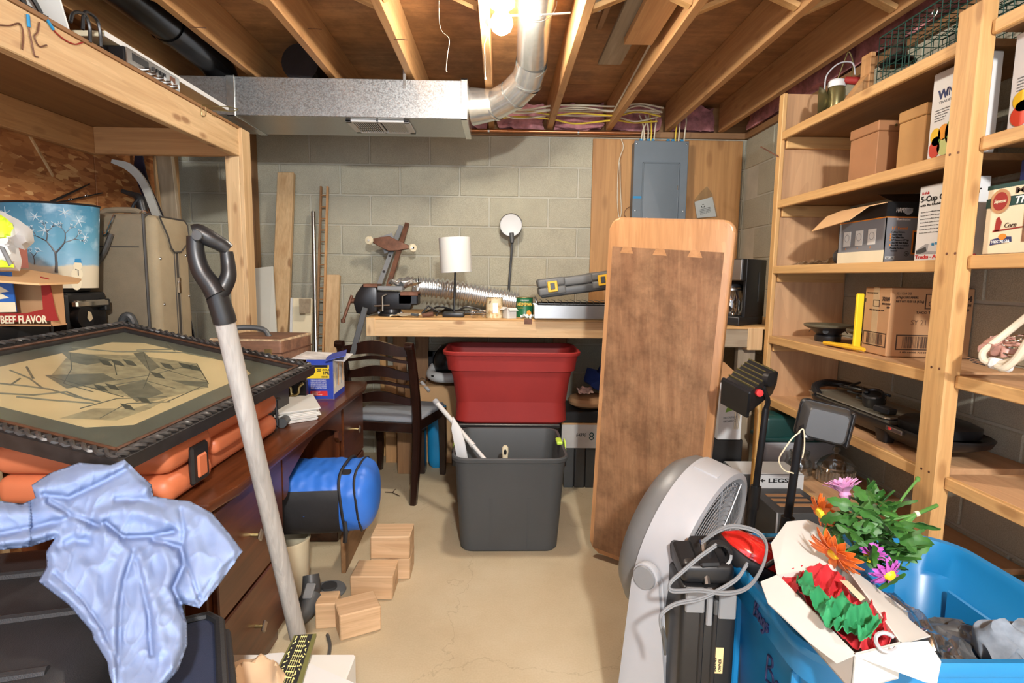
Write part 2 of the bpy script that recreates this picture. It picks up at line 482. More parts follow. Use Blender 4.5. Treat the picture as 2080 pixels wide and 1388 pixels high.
# ================================================================ the room
XR, YB, XL = 1.66, 3.94, -2.00          # right wall, back wall, strand-board partition on the left
ZJ, ZS = 2.26, 2.445                    # underside of the joists, underside of the subfloor
struct('floor', B().bx((-3.2, -1.6, -.12), (XR + .3, YB + .2, 0)), FLOOR)
wb = struct('wall_back', B().bx((-3.2, YB + .006, -.12), (XR + .2, YB + .2, 2.218)), MORTAR)
wr = struct('wall_right', B().bx((XR + .006, -1.6, -.12), (XR + .2, YB + .01, 2.218)), MORTAR)
BH, BL = .2032, .4064
blk = mesh_of(B().box((0, 0, 0), (BL - .010, .03, BH - .010), None, .004), 'block', None, CMU)
half = mesh_of(B().box((0, 0, 0), (BL / 2 - .010, .03, BH - .010), None, .004), 'block', None, CMU)
blr = mesh_of(B().box((0, 0, 0), (.03, BL - .010, BH - .010), None, .004), 'block', None, CMU)
def jig(s=.0015): return random.uniform(-s, s)
for r in range(11):
    z = -.017 + BH * (r + .5)
    off = -.907 + (BL / 2 if r % 2 else 0)
    for k in range(-5, 7):
        x = off + BL * (k + .5)
        if x - BL / 2 > XR: continue
        if x + BL / 2 > XR + .02:
            x0 = x - BL / 2 + .005
            if XR - x0 < .04: continue
            b = B().bx((x0, YB, z - BH / 2 + .005), (XR, YB + .03, z + BH / 2 - .005), .004)
            struct('block', b, CMU, wb)
        else:
            struct('block', None, None, wb, blk, (x, YB + .015 + jig(), z))
    for k in range(9):
        y = YB - BL * (k + .5) - (BL / 2 if r % 2 else 0)
        struct('block', None, None, wr, blr, (XR + .015 + jig(), y, z))
wl = struct('wall_left', B().bx((XL - .10, -1.6, 0), (XL - .012, 3.30, 2.26)), OLDW['z'])
for y0, y1 in ((-1.6, .42), (.425, 1.64), (1.645, 2.86), (2.865, 3.34)):
    struct('panel', B().bx((XL - .012, y0, 0), (XL, y1, 2.2), .002), OSB, wl)
for y in (3.36, 3.56):
    struct('stud', B().bx((XL - .09, y, 0), (XL, y + .038, 2.26), .003), PINE['z'], wl)
struct('wall_far_left', B().bx((-3.3, -1.6, 0), (-3.2, YB + .2, 2.5)), MORTAR)
# ceiling: subfloor sheets, joists, cross bridging
ce = struct('ceiling', B().bx((-3.3, -1.75, ZS + .018), (XR + .3, YB + .3, ZS + .06)), SUBF['x'])
for i, (y0, y1) in enumerate(((-1.75, -.08), (-.077, 1.14), (1.143, 2.36), (2.363, 3.58), (3.583, 4.2))):
    for x0, x1 in ((-3.3, -1.0 - .4 * (i % 2)), (-.998 - .4 * (i % 2), XR + .3)):
        struct('sheet', B().bx((x0, y0, ZS), (x1, y1, ZS + .018)), SUBF['x'], ce)
JX = [-2.89, -2.49, -2.09, -1.69, -1.29, -.89, -.49, -.10, .29, .69, 1.09, 1.455]
for x in JX:
    struct('joist', B().bx((x, -1.7, ZJ), (x + .038, YB - .02, ZS), .003), JOIST['y'], ce)
for a, b_ in zip(JX, JX[1:]):
    if a == -.10: continue
    for k, y in ((0, 2.20), (1, 2.25)):
        z0, z1 = (ZJ + .02, ZS - .02) if k == (1 if a < -.2 else 0) else (ZS - .02, ZJ + .02)
        struct('bridging', B().beam((a + .038, y, z1), (b_, y, z0), .04, .019, (0, 0, 1), .002), PINE2['x'], ce)
struct('trim_back', B().bx((-3.2, YB - .02, 2.218), (XR + .1, YB + .14, 2.258), .003), OLDW['x'])
struct('trim_rim', B().bx((-3.2, YB + .08, 2.258), (XR + .1, YB + .12, ZS)), JOIST['x'])
struct('trim_right', B().bx((XR - .02, -1.6, 2.218), (XR + .14, YB, 2.258), .003), OLDW['y'])
struct('trim_right_rim', B().bx((XR + .10, -1.6, 2.258), (XR + .14, YB + .1, ZS)), JOIST['y'])
# pink insulation stuffed behind the joist ends
def batt(lo, hi):
    lo, hi = V(lo), V(hi); d = hi - lo
    b = B().box((lo + hi) / 2, d)
    bmesh.ops.subdivide_edges(b.bm, edges=b.bm.edges[:], cuts=7, use_grid_fill=True)
    for v in b.bm.verts:
        n = V((wob(*v.co, 14), wob(v.co.y + 3, v.co.z, v.co.x, 14), wob(v.co.z, v.co.x, v.co.y + 9, 14)))
        v.co += n * .035
    return b
for a, b_ in zip(JX[6:], JX[7:]):
    one('insulation_batt', 'dusty pink insulation stuffed between joist ends above back wall', 'insulation', batt((a + .06, YB + .0, 2.268), (b_ - .02, YB + .07, ZS - .015)), INSUL, (a, YB, 2.26), group='insulation above the back wall')
for k in range(3):
    one('insulation_batt', 'dusty pink insulation along the top of the right wall', 'insulation', batt((XR - .04, .5 + 1.12 * k, 2.268), (XR + .09, 1.58 + 1.12 * k, ZS - .02)), INSUL, (XR, 1 + k, 2.26), group='insulation above the right wall')

# ---------------------------------------------------------------- ducts
DZ0, DZ1, DY0, DY1, DX0, DX1 = 2.05, 2.235, 2.92, 3.30, -1.63, -.186
t = T('air_duct', 'long rectangular galvanised air duct hung under the joists', 'duct', ((DX0 + DX1) / 2, 3.1, DZ0))
t.p('duct_body', B().bx((DX0, DY0, DZ0), (DX1, DY1, DZ1), .003), GALV)
for x in (-1.37,):
    b = B()
    for lo, hi in (((x, DY0 - .006, DZ0 - .006), (x + .04, DY0, DZ1 + .006)), ((x, DY1, DZ0 - .006), (x + .04, DY1 + .006, DZ1 + .006)),
                   ((x, DY0 - .006, DZ0 - .006), (x + .04, DY1 + .006, DZ0)), ((x, DY0 - .006, DZ1), (x + .04, DY1 + .006, DZ1 + .006))): b.bx(lo, hi, .001)
    t.p('seam_collar', b, GALV2)
b = B()
x = DX1
for lo, hi in (((x - .028, DY0 - .007, DZ0 - .007), (x + .004, DY0, DZ1 + .007)), ((x - .028, DY1, DZ0 - .007), (x + .004, DY1 + .007, DZ1 + .007)),
               ((x - .028, DY0 - .007, DZ0 - .007), (x + .004, DY1 + .007, DZ0)), ((x - .028, DY0 - .007, DZ1), (x + .004, DY1 + .007, DZ1 + .007)), ((x, DY0, DZ0), (x + .004, DY1, DZ1))): b.bx(lo, hi, .001)
t.p('end_cap', b, GALV2)
t.p('hanger_strap', B().bx((-.50, DY0 - .004, DZ1 - .045), (-.485, DY0, ZJ + .06), .0005), GALV2)
# floor register on the underside
rx0, ry0 = -.80, 2.955; rx1, ry1 = -.478, 3.19
fr = B()
for lo, hi in (((rx0, ry0, 0), (rx1, ry0 + .022, .011)), ((rx0, ry1 - .022, 0), (rx1, ry1, .011)), ((rx0, ry0, 0), (rx0 + .03, ry1, .011)), ((rx1 - .03, ry0, 0), (rx1, ry1, .011)), (((rx0 + rx1) / 2 - .006, ry0, 0), ((rx0 + rx1) / 2 + .006, ry1, .011))):
    fr.bx((lo[0], lo[1], DZ0 - .012), (hi[0], hi[1], DZ0 - .001), .002)
reg = t.p('register_frame', fr, WHITE, label='white register grille under the duct')
t.p('register_painted_shade', B().bx((rx0 + .03, ry0 + .022, DZ0 - .0015), (rx1 - .03, ry1 - .022, DZ0 - .0005)), BLACK)  # flat black sheet stands in for the shade behind the slats
for h in (0, 1):
    for k in range(11):
        x = rx0 + .04 + k * .0105 + h * ((rx1 - rx0) / 2 - .018)
        t.p('slat', B().box((x, (ry0 + ry1) / 2, DZ0 - .007), (.0035, ry1 - ry0 - .044, .010), Euler((0, .5 if h else -.5, 0)).to_matrix()), WHITE, reg)
t = T('round_duct', 'bright round metal duct elbowing up from the rectangular duct end', 'duct', (.1, 2.9, 2.2))
P = [at(959, 217, 3.10), at(1004, 214, 3.08), at(1043, 192, 3.01), at(1070, 164, 2.94), at(1080, 128, 2.86)]
t.p('collar', B().tube([P[0], P[0].lerp(P[1], .3), P[1]], [.095, .09, .076], 28, False), GALV2)
for k in range(1, 4):
    a, c = P[k], P[k + 1]
    t.p('elbow_gore', B().tube([a.lerp(c, -.06), c.lerp(a, -.02)], .078 - .0015 * (k % 2), 28, False), GALV2)
    t.p('crimp_ring', B().tube([a.lerp(c, -.07), a.lerp(c, .02)], .0815, 28, False), GALV2)
e = V((.128, 1.2, 2.385))
t.p('straight_pipe', B().tube([P[4].lerp(e, -.02), P[4].lerp(V((.13, 2.6, 2.385)), .5), V((.129, 2.55, 2.385)), e], .074, 28, True), GALV2)
t.p('crimp_ring', B().tube([P[4].lerp(e, -.02), P[4].lerp(e, .01)], .0785, 28, False), GALV2)
t.p('hanger_wire', B().tube(arc((.129, 2.42, 2.385), .082, PI, 2 * PI, 14, (1, 0, 0), (0, 0, 1)), .0018, 5), STEEL)
t.p('hanger_strap', B().tube([at(1038, 31, 2.3), at(1100, 30, 2.25), at(1158, 26, 2.3)], .004, 5), WHITE)
t = T('flue_pipe', 'black round flue pipe running along the joists into the duct', 'pipe', (-1.45, 2.8, 2.3))
t.p('pipe_run', B().tube([V((-1.452, -.8, 2.335)), V((-1.452, 2.62, 2.335))], .077, 28, True), STOVE)
t.p('elbow', B().tube(spline([(-1.452, 2.60, 2.335), (-1.452, 2.78, 2.333), (-1.452, 2.94, 2.325), (-1.452, 3.03, 2.295), (-1.452, 3.06, 2.255), (-1.452, 3.06, 2.2365)], 4), .078, 28, True), STOVE)
t.p('joint_ring', B().tube([(-1.452, 2.57, 2.335), (-1.452, 2.60, 2.335)], .083, 28, False), STOVE)
c = at(611, 164, 3.0) 
c.z = DZ1 + .095
t = T('duct_collar', 'dark round take-off collar standing on top of the duct', 'duct', (c.x, 3.1, DZ1))
t.p('collar_tube', B().tube([(c.x, 3.0, c.z), (c.x, 3.28, c.z)], .088, 30), STOVE)
t.p('rim', B().tube([(c.x, 2.992, c.z), (c.x, 3.012, c.z)], .092, 30), STOVE)

# bare bulb with its pull string
t = T('ceiling_bulb', 'lit bare bulb in a white porcelain holder beside a joist', 'light bulb', (-.012, 2.33, ZJ))
t.p('outlet_box', B().bx((-.060, 2.285, ZJ + .076), (.036, 2.375, ZJ + .12), .004), GALV2)
t.p('lamp_holder', B().lathe([(0, .0), (.052, 0), (.05, -.012), (.03, -.028), (.026, -.034), (0, -.034)], (-.012, 2.33, ZJ + .075), 24), WHITE)
t.p('globe', B().lathe([(.013, -.025), (.018, -.03), (.034, -.040), (.043, -.058), (.044, -.072), (.037, -.093), (.018, -.107), (0, -.110)], (-.012, 2.33, ZJ + .065), 28), BULBM)
bpy.data.objects['bulb_light'].location = (-.012, 2.33, ZJ - .003)
b = B().tube([(-.035, 2.35, ZJ + .05), at(984, 90, 2.36), at(986, 158, 2.36)], .001, 5)
t.p('pull_string', b, ROMEX)
t.p('string_end', B().lathe([(0, .006), (.004, .004), (.004, -.004), (0, -.006)], at(986, 160, 2.36), 8), ROMEX)
one('hanging_string', 'thin knotted white string dangling from the ceiling left of the bulb', 'string', B().tube(spline([(at(893, 20, 2.3).x, 2.3, ZJ + .17), at(893, 50, 2.3), at(912, 78, 2.3), at(909, 110, 2.3), at(906, 142, 2.3), at(909, 146, 2.3)], 5), .0011, 5), ROMEX)

# boards stored above the bridging
def loose_board(lab, x0, x1, y0, y1, z0, z1, m): one('stored_board', lab, 'board', B().bx((x0, y0, z0), (x1, y1, z1), .002), m, ((x0 + x1) / 2, y1, z0))
loose_board('wide grey weathered board stored up between the ceiling joists', .47, .585, 1.3, 2.95, 2.333, 2.352, GREYW['y'])
loose_board('brown board lying under the grey one between the joists', .53, .655, 1.3, 2.62, 2.300, 2.330, JOIST['y'])
loose_board('narrow dark strip of wood up in the bay beside the joist', .405, .43, 1.3, 2.62, 2.36, 2.375, OLDW['y'])
loose_board('short whitish strip of wood beside the round duct bay', .345, .395, 1.3, 2.45, 2.36, 2.372, PAPER)
# nails bent out of the joists
for (u, v, x, nl) in ((385, 55, -1.252, 'bent nail in the joist nearest the black flue pipe'), (625, 58, -.852, 'bent nail in the joist above the dark duct collar'), (800, 80, -.452, 'bent nail in the joist above the duct hanger strap')):
    p = onx(u, v, x)
    one('bent_nail', nl, 'nail', B().tube([(x, p.y, p.z), (x + .045, p.y - .01, p.z - .005), (x + .05, p.y + .03, p.z + .01)], .0018, 5), RUST, (x, p.y, p.z), group='bent nails in the joists')

# copper pipe and cables along the top of the back wall
t = T('copper_pipe', 'copper water pipe running along the top of back wall', 'pipe', (.3, 3.88, 2.24))
t.p('pipe_run', B().tube([(-.35, 3.885, 2.236), (1.02, 3.885, 2.236)], .011, 12), COPPER)
for x in (-.1, .5):
    t.p('pipe_clip', B().tube([(x - .006, 3.885, 2.236), (x + .006, 3.885, 2.236)], .014, 10), STEEL)
def cable(lab, pts, m, r=.0045, g=None, cat='cable', name='cable'):
    name = {'power_cord': 'tangled_lead'}.get(name, name)
    one(name, lab, cat, B().tube(spline(pts, 5), r, 6), m, pts[0], group=g)
random.seed(3)
for k in range(8):
    pts = []
    y = 3.78 - .020 * k
    xs = (-.28, -.05, .10, .31, .47, .71, .85, 1.0)
    for i, x in enumerate(xs):
        z = 2.275 + .012 * (k % 4) + (random.uniform(-.012, .05) if i % 2 == 0 else .012 + .01 * (k % 3))
        pts.append(V((x, y + random.uniform(-.007, .007), z)))
    cable('white house cable looping along the joist ends above back wall', pts, ROMEX if k % 4 else ROMEXY, .0052, 'house cables along the back wall') if k not in (0,) else cable('yellow house cable sagging along the joist ends above back wall', pts, ROMEXY, .0055)
cable('yellowish cable stapled along the side of a ceiling joist', [V((.682, 3.6, 2.30)), V((.684, 3.2, 2.33)), V((.684, 2.8, 2.36)), V((.682, 2.35, 2.40)), V((.684, 2.1, 2.42))], ROMEX, .0055)
for k, u in enumerate((1302, 1308, 1316, 1322, 1328, 1371, 1378, 1389)):
    c = at(u, 287, 3.86)
    s = random.uniform(-.07, .03)
    cable('white house cable dropping into the top of breaker panel', [V((c.x + s * 1.6, 3.80, 2.33)), V((c.x + s, 3.80, 2.29)), V((c.x + s * .2, 3.84, 2.24)), V((c.x, 3.86, 2.165))], ROMEXY if k in (3, 5) else ROMEX, .005, 'cables into the breaker panel')

# ---------------------------------------------------------------- plywood backer and breaker panel
bk = one('plywood_backer', 'tall brown plywood sheet fixed to the block wall behind breaker panel', 'plywood', B().bx((.607, YB - .02, .98), (1.63, YB - .002, 2.205), .002), BACKP['z'], (1.08, YB, .98))
px0, px1, pz0, pz1, pf = .872, 1.222, 1.40, 2.172, 3.82
t = T('breaker_panel', 'grey metal electrical breaker panel on plywood', 'breaker panel', (1.045, YB - .02, pz0))
t.p('cabinet', B().bx((px0, pf + .012, pz0), (px1, YB - .021, pz1), .003), PANELD)
t.p('cover', B().bx((px0 - .006, pf, pz0 - .004), (px1 + .006, pf + .012, pz1 + .003), .003), PANELG)
dr = B().prism([(p[0], p[1]) for p in rrect(.235, .62, .02)], .008, (1.048, pf + .0, 1.72), (1, 0, 0), (0, 0, 1), .002)
dr = t.p('panel_door', dr, PANELG)
b = B()
for lo, hi in (((-.124, 0, -.315), (-.114, .01, .315)), ((.114, 0, -.315), (.124, .01, .315)), ((-.124, 0, .305), (.124, .01, .315)), ((-.124, 0, -.315), (.124, .01, -.305))):
    b.bx((1.048 + lo[0], pf - .011, 1.72 + lo[2]), (1.048 + hi[0], pf - .001, 1.72 + hi[2]), .003)
t.p('door_frame', b, PANELG)
t.p('latch', B().bx((.955, pf - .014, 1.655), (.968, pf - .008, 1.675), .002), CHROME, dr)
t.p('hinge', B().bx((1.158, pf - .013, 1.86), (1.166, pf - .009, 1.885), .001), STEEL, dr)
t.p('blue_tape', B().bx((px0 - .004, pf - .0008, 1.80), (px0 + .055, pf - .0001, 1.815)), SKYB, label='blue tape')
for x, z in ((px0 + .015, 1.72), (px1 - .012, 1.72), (px1 - .008, 2.155), (px0 + .008, 2.155)):
    t.p('screw', B().lathe([(0, .003), (.005, .002), (.006, 0)], (x, pf - .001, z), 10, Euler((PI / 2, 0, 0)).to_matrix()), STEEL)
for u in (1302, 1317, 1326, 1357, 1367, 1385):
    c = at(u, 284, 3.86)
    t.p('cable_clamp', B().bx((c.x - .011, 3.85, pz1), (c.x + .011, 3.87, pz1 + .022), .003), SKYB, label='blue cable clamp')
# leaflet in a clear bag and cord on the plywood
t = T('leaflet_bag', 'white printed leaflet in clear plastic bag pinned to plywood', 'bag', at(1432, 440, 3.9))
c = [at(u, v, 3.905) for u, v in ((1411, 410), (1447, 400), (1455, 440), (1416, 443))]
t.p('leaflet', B().loops([[p for p in c], [p + V((0, .004, 0)) for p in c]]), PAPER)
f = [at(u, v, 3.893) for u, v in ((1409, 408), (1425, 388), (1436, 378), (1446, 392), (1458, 440), (1415, 446))]
t.p('clear_bag', B().loops([f, [p + V((0, .002, 0)) for p in f]]), FILM)
ex, ey = (c[1] - c[0]), (c[0] - c[3])
o = c[3]
b = B()
for k in range(3):
    a = PI / 2 + k * 2 * PI / 3
    ctr = o + ex * .42 + ey * .62 + V((0, -.0015, 0))
    e1, e2 = ex.normalized(), ey.normalized()
    q = [ctr + (e1 * math.cos(a + s) + e2 * math.sin(a + s)) * .011 for s in (-.75, -.3, .15, .5)]
    b.tube(q, [.0022, .0022, .0022, .0005], 5)
t.p('recycling_mark', b, INK)
for k in range(4):
    t.text(('PLEASE RECYCLE THIS BAG', 'KEEP AWAY FROM SMALL', 'CHILDREN THIS BAG', 'IS NOT A TOY')[k], .006, o + ex * .2 + ey * (.40 - .09 * k) + V((0, -.0008, 0)), ex, ey, INK, w=.075)
cable('thin looped beige cord hanging on the plywood left of panel', [at(1262, 283, 3.9), at(1266, 300, 3.9), at(1257, 330, 3.9), at(1254, 400, 3.9), at(1257, 440, 3.9), at(1262, 430, 3.9), at(1260, 380, 3.9), at(1259, 330, 3.9)], ROMEX, .003, cat='cord', name='looped_cord')
cable('brown wire curling out of plywood beside the breaker panel', [at(1283, 418, 3.91), at(1272, 425, 3.9), at(1268, 436, 3.9), at(1275, 445, 3.9)], RUST, .002, cat='wire', name='loose_wire')

# ================================================================ storage loft on the left
t = T('storage_loft', 'tall lumber storage loft with plywood deck along left wall', 'shelf', (-1.65, 2.83, 0))
LX, LY, LZ0, LZ1 = -1.272, 2.85, 1.832, 1.958
t.p('front_beam', B().bx((LX - .038, -.9, LZ0), (LX, LY, LZ1), .003), PINE['y'])
t.p('rear_beam', B().bx((XL + .002, -.9, LZ0), (XL + .04, LY, LZ1), .003), JOIST['y'])
t.p('end_beam', B().bx((XL + .04, LY - .038, LZ0), (LX - .038, LY, LZ1), .003), JOIST['x'])
t.p('cross_beam', B().bx((XL + .04, .9, LZ0), (LX - .038, .938, LZ1), .003), JOIST['x'])
t.p('deck', B().bx((XL + .002, -.9, LZ1), (LX + .004, LY, LZ1 + .013), .001), DARKP['y'])
t.p('post', B().bx((LX - .07, LY - .04, 0), (LX - .002, LY + .048, LZ0), .003), PINE['z'])
t.p('post_side', B().bx((LX - .002, LY - .04, 0), (LX + .017, LY + .048, LZ1 + .005), .002), PINE['z'])
t.p('lower_deck', B().bx((XL + .002, .9, .84), (-1.36, 2.79, .865), .002), DARKP['y'])
t.p('lower_beam', B().bx((-1.398, .9, .75), (-1.36, 2.79, .84), .003), JOIST['y'])
for y in (1.42, 2.3): t.p('leg', B().bx((-1.398, y, 0), (-1.36, y + .089, .75), .003), PINE['z'])
t.p('wall_ledger', B().bx((XL + .002, .9, .75), (XL + .04, 2.79, .84), .003), JOIST['y'])

DK = LZ1 + .013
# ================================================================ shelving on the right
SX, SY0, SYP0, SYP1, SYN = 1.315, 2.70, 1.56, 1.645, .45
t = T('shelf_unit', 'tall pine shelving unit built along right block wall', 'shelf', (1.45, 1.6, 0))
SH = [.375, .70, 1.0, 1.335, 1.642, 1.955]
t.p('end_panel', B().bx((SX, SY0, 0), (XR - .002, SY0 + .018, 2.13), .001), PLY['z'])
t.p('end_stile', B().bx((SX - .02, SY0 - .012, 0), (SX, SY0 + .03, 2.13), .003), PINE2['z'])
for i, z in enumerate(SH):
    th = .036
    t.p('shelf_board', B().bx((SX, SYP1, z - .02), (XR - .004, SY0 - .001, z), .001), DARKP['y'] if i > 2 else PLY['y'])
    t.p('shelf_edge', B().bx((SX - .019, SYP1 - .002, z - th), (SX, SY0 - .013, z + .001), .003), PINE2['y'])
    z2 = z + (.02 if i == 4 else .004 if i < 3 else .008)
    t.p('shelf_board', B().bx((SX, SYN, z2 - .02), (XR - .004, SYP0 + .02, z2), .001), DARKP['y'] if i > 2 else PLY['y'])
    t.p('shelf_edge', B().bx((SX - .019, SYN, z2 - th), (SX, SYP0 - .002, z2 + .001), .003), PINE2['y'])
    t.p('cleat', B().bx((SX + .005, SY0 - .02, z - .075), (XR - .02, SY0 - .001, z - .021), .002), PINE2['x'])
t.p('front_post', B().bx((SX - .045, SYP0, 0), (SX + .0, SYP1, 2.02), .004), PINE2['z'])
t.p('back_post', B().bx((XR - .042, 1.52, 0), (XR - .003, 1.61, .37), .003), JOIST['z'])
t.p('back_post', B().bx((XR - .042, 1.30, .375), (XR - .003, 1.39, .70), .003), JOIST['z'])
for (z, y) in ((1.02, 1.60), (1.35, 1.585), (1.63, 1.61), (.71, 1.6)):
    for k in (-1, 1):
        t.p('screw', B().lathe([(0, .001), (.004, .0005), (.004, 0)], (SX - .0455, y + k * .015, z), 8, Euler((0, -PI / 2, 0)).to_matrix()), RUST)
one('long_nail', 'long rusty nail sticking out of the shelf end stile', 'nail', B().tube([(SX - .02, SY0, 1.845), (SX - .10, SY0 + .02, 1.895)], .003, 6), RUST)
# ================================================================ lumber and long things leaning on the back wall, left part
def lean(name, lab, cat, top, bot, w, th, m, group=None, nails=0):
    """flat board leaning back: top and bottom centre points, face to the camera"""
    b = B().beam(bot, top, w, th, (0, 1, 0), .003)
    return one(name, lab, cat, b, m, bot, group=group)
one('wall_post', 'dark knotty post standing against the block wall under the duct end', 'post', B().bx((-1.765, 3.845, 0), (-1.66, 3.935, 2.21), .004), OLDW['z'], (-1.71, 3.9, 0))
lean('lumber_board', 'tall pale two by four leaning on the wall beside dark post', 'board', at(582, 352, 3.89), V((-1.435, 3.48, .02)), .108, .038, PINE['z'])
lean('lumber_board', 'short pale two by four leaning left of the workbench', 'board', at(678, 559, 3.88), V((-1.150, 3.66, .02)), .088, .038, PINE['z'])
b = B().tube([V((-1.18, 3.55, 0)), at(636, 430, 3.88)], .0135, 12)
one('metal_pipe', 'thin shiny metal pipe leaning upright on the block wall', 'pipe', b, STEEL, (-1.18, 3.55, 0))
# narrow rung rail
top, bot = at(659, 379, 3.90), V((-1.24, 3.70, 0))
t = T('rung_rail', 'narrow brown wooden rail with short rungs leaning on block wall', 'ladder', bot)
d = (top - bot).normalized(); sd = V((1, 0, 0)); L = (top - bot).length
for s in (-1, 1): t.p('rail', B().beam(bot + sd * .022 * s, top + sd * .022 * s, .013, .02, (0, 1, 0), .001), OLDW['z'] if s < 0 else JOIST['z'])
for k in range(19):
    c = bot + d * (L - .06 - k * .078)
    if c.z > 0.05: t.p('rung', B().tube([c - sd * .017, c + sd * .017], .0045, 8), OLDW['x'])
def panel(name, lab, cat, px, d0, lean_y, m, th=.012):
    """upright flat panel through four pixels (top left, top right, bottom right, bottom left), leaning back by lean_y"""
    P = [at(px[0][0], px[0][1], d0 + lean_y), at(px[1][0], px[1][1], d0 + lean_y), at(px[2][0], px[2][1], d0), at(px[3][0], px[3][1], d0)]
    # carry it on down to the floor
    for i, j in ((2, 1), (3, 0)):
        v = P[i] - P[j]
        if P[i].z > .05: P[i] = P[j] + v * ((P[j].z - .003) / (-v.z))
    n = (P[1] - P[0]).cross(P[3] - P[0]).normalized()
    if n.y < 0: n = -n
    return one(name, lab, cat, B().loops([P, [p + n * th for p in P]]), m, (P[2] + P[3]) / 2)
TILEB = plain('tile_board', (.58, .57, .50), .35, 0, .05, 4)
panel('tile_board', 'pale grey wall tile board leaning behind the old suitcase', 'panel', ((500, 547), (554, 541), (562, 682), (508, 682)), 3.40, .15, TILEB)
t = T('edged_panel', 'beige panel with bright white edge strip leaning on block wall', 'panel', V((-1.30, 3.5, 0)))
def slab(nm, px, d0, dy, m, th, floor=True):
    P = [at(px[0][0], px[0][1], d0 + dy), at(px[1][0], px[1][1], d0 + dy), at(px[2][0], px[2][1], d0), at(px[3][0], px[3][1], d0)]
    if floor:
        for i, j in ((2, 1), (3, 0)): v = P[i] - P[j]; P[i] = P[j] + v * ((P[j].z - .003) / (-v.z))
    n = (P[1] - P[0]).cross(P[3] - P[0]).normalized()
    if n.y < 0: n = -n
    t.p(nm, B().loops([P, [p + n * th for p in P]]), m)
slab('panel_sheet', ((592, 606), (633, 606), (632, 690), (590, 690)), 3.60, .12, CREAM, .02)
slab('white_strip', ((590, 605), (594, 605), (593, 690), (588, 690)), 3.585, .12, WHITE, .012)
slab('brown_patch', ((607, 607), (631, 607), (630, 636), (608, 636)), 3.59, .045, GREYW['z'], .004, False)

# ================================================================ workbench
BT, BY, BXL = 1.038, 3.10, -.748
t = T('workbench', 'rough pine workbench along block wall with thick front beam', 'workbench', (.3, BY, 0))
t.p('front_beam', B().bx((BXL, BY, BT - .105), (.96, BY + .038, BT - .012), .003), PINE['x'])
t.p('bench_top', B().bx((BXL, BY - .001, BT - .012), (.96, YB - .03, BT), .002), PINE2['x'])
t.p('end_block', B().bx((BXL - .0005, BY - .003, BT - .105), (BXL + .05, BY + .04, BT - .001), .003), PINE['z'])
t.p('side_beam', B().bx((.96, 2.735, BT - .103), (1.29, 2.773, BT - .012), .003), GREYW['x'])
t.p('side_top', B().bx((.96, 2.732, BT - .012), (XR - .005, YB - .03, BT), .002), PINE2['x'])
t.p('side_post', B().bx((1.215, 2.730, BT - .115), (1.289, 2.79, BT - .006), .002), PINE['z'])
for x, y in ((-.742, 3.82), (.335, 3.62), (-.60, 3.896), (.97, 3.48), (1.2, 2.80)):
    t.p('leg', B().bx((x, y, 0), (x + .089, y + .04, BT - .1), .003), OLDW['z'] if y > 3.5 else GREYW['z'])
t.p('back_beam', B().bx((BXL, YB - .07, BT - .10), (.96, YB - .03, BT - .012), .003), OLDW['x'])

# bench vise on the left end
t = T('bench_vise', 'black bench vise with rusty jaws on the bench left end', 'vise', (-.62, 3.24, BT))
vy = 3.24
rotY = Euler((0, PI / 2, 0)).to_matrix()
t.p('swivel_base', B().lathe([(0, .001), (.075, .001), (.075, .015), (.058, .022), (.055, .04), (0, .04)], (-.635, vy, BT), 28), BLACKM)
for s in (-1, 1): t.p('base_bolt', B().lathe([(0, .01), (.011, .01), (.011, 0)], (-.635 + .064 * s, vy - .03, BT + .014), 6), STEEL)
t.p('body', B().prism([(-.11, 0), (.10, 0), (.115, .045), (.115, .085), (.05, .085), (.03, .10), (-.10, .10), (-.13, .07)], .10, (-.62, vy + .05, BT + .04), (1, 0, 0), (0, 0, 1), .008), BLACKM)
t.p('moving_jaw', B().prism([(-.10, -.01), (-.03, -.02), (.02, .0), (.02, .135), (-.025, .155), (-.06, .155), (-.10, .10), (-.115, .05)], .11, (-.725, vy + .055, BT + .025), (1, 0, 0), (0, 0, 1), .012), BLACKM)
t.p('anvil_block', B().bx((-.59, vy - .05, BT + .065), (-.475, vy + .05, BT + .135), .008), BLACKM)
t.p('jaw_plate', B().bx((-.78, vy - .062, BT + .162), (-.70, vy + .055, BT + .182), .002), RUST, label='rusty jaw plate')
t.p('jaw_plate', B().bx((-.575, vy - .054, BT + .118), (-.475, vy + .05, BT + .140), .002), RUST, label='rusty jaw plate')
t.p('slide_plate', B().bx((-.70, vy - .06, BT + .148), (-.56, vy + .02, BT + .170), .002), GREY)
t.p('screw', B().tube([(-.865, vy - .02, BT + .085), (-.74, vy - .02, BT + .085)], .016, 14), RUST)
hd = [at(715, 600, vy - .03), at(697, 652, vy - .05)]
t.p('handle', B().tube(hd, .0085, 10), RUST, label='rusty vise handle')
t.p('handle_end', B().lathe([(0, .014), (.013, .009), (.013, -.009), (0, -.014)], hd[1], 12), RUST)
t.p('clamp_rod', B().tube([(-.67, vy - .075, BT + .03), (-.67, vy - .075, BT + .115), (-.65, vy - .06, BT + .125)], .006, 8), STEEL)
t.p('clamp_lever', B().tube([(-.715, vy - .075, BT + .06), (-.63, vy - .075, BT + .065)], .005, 8), STEEL)
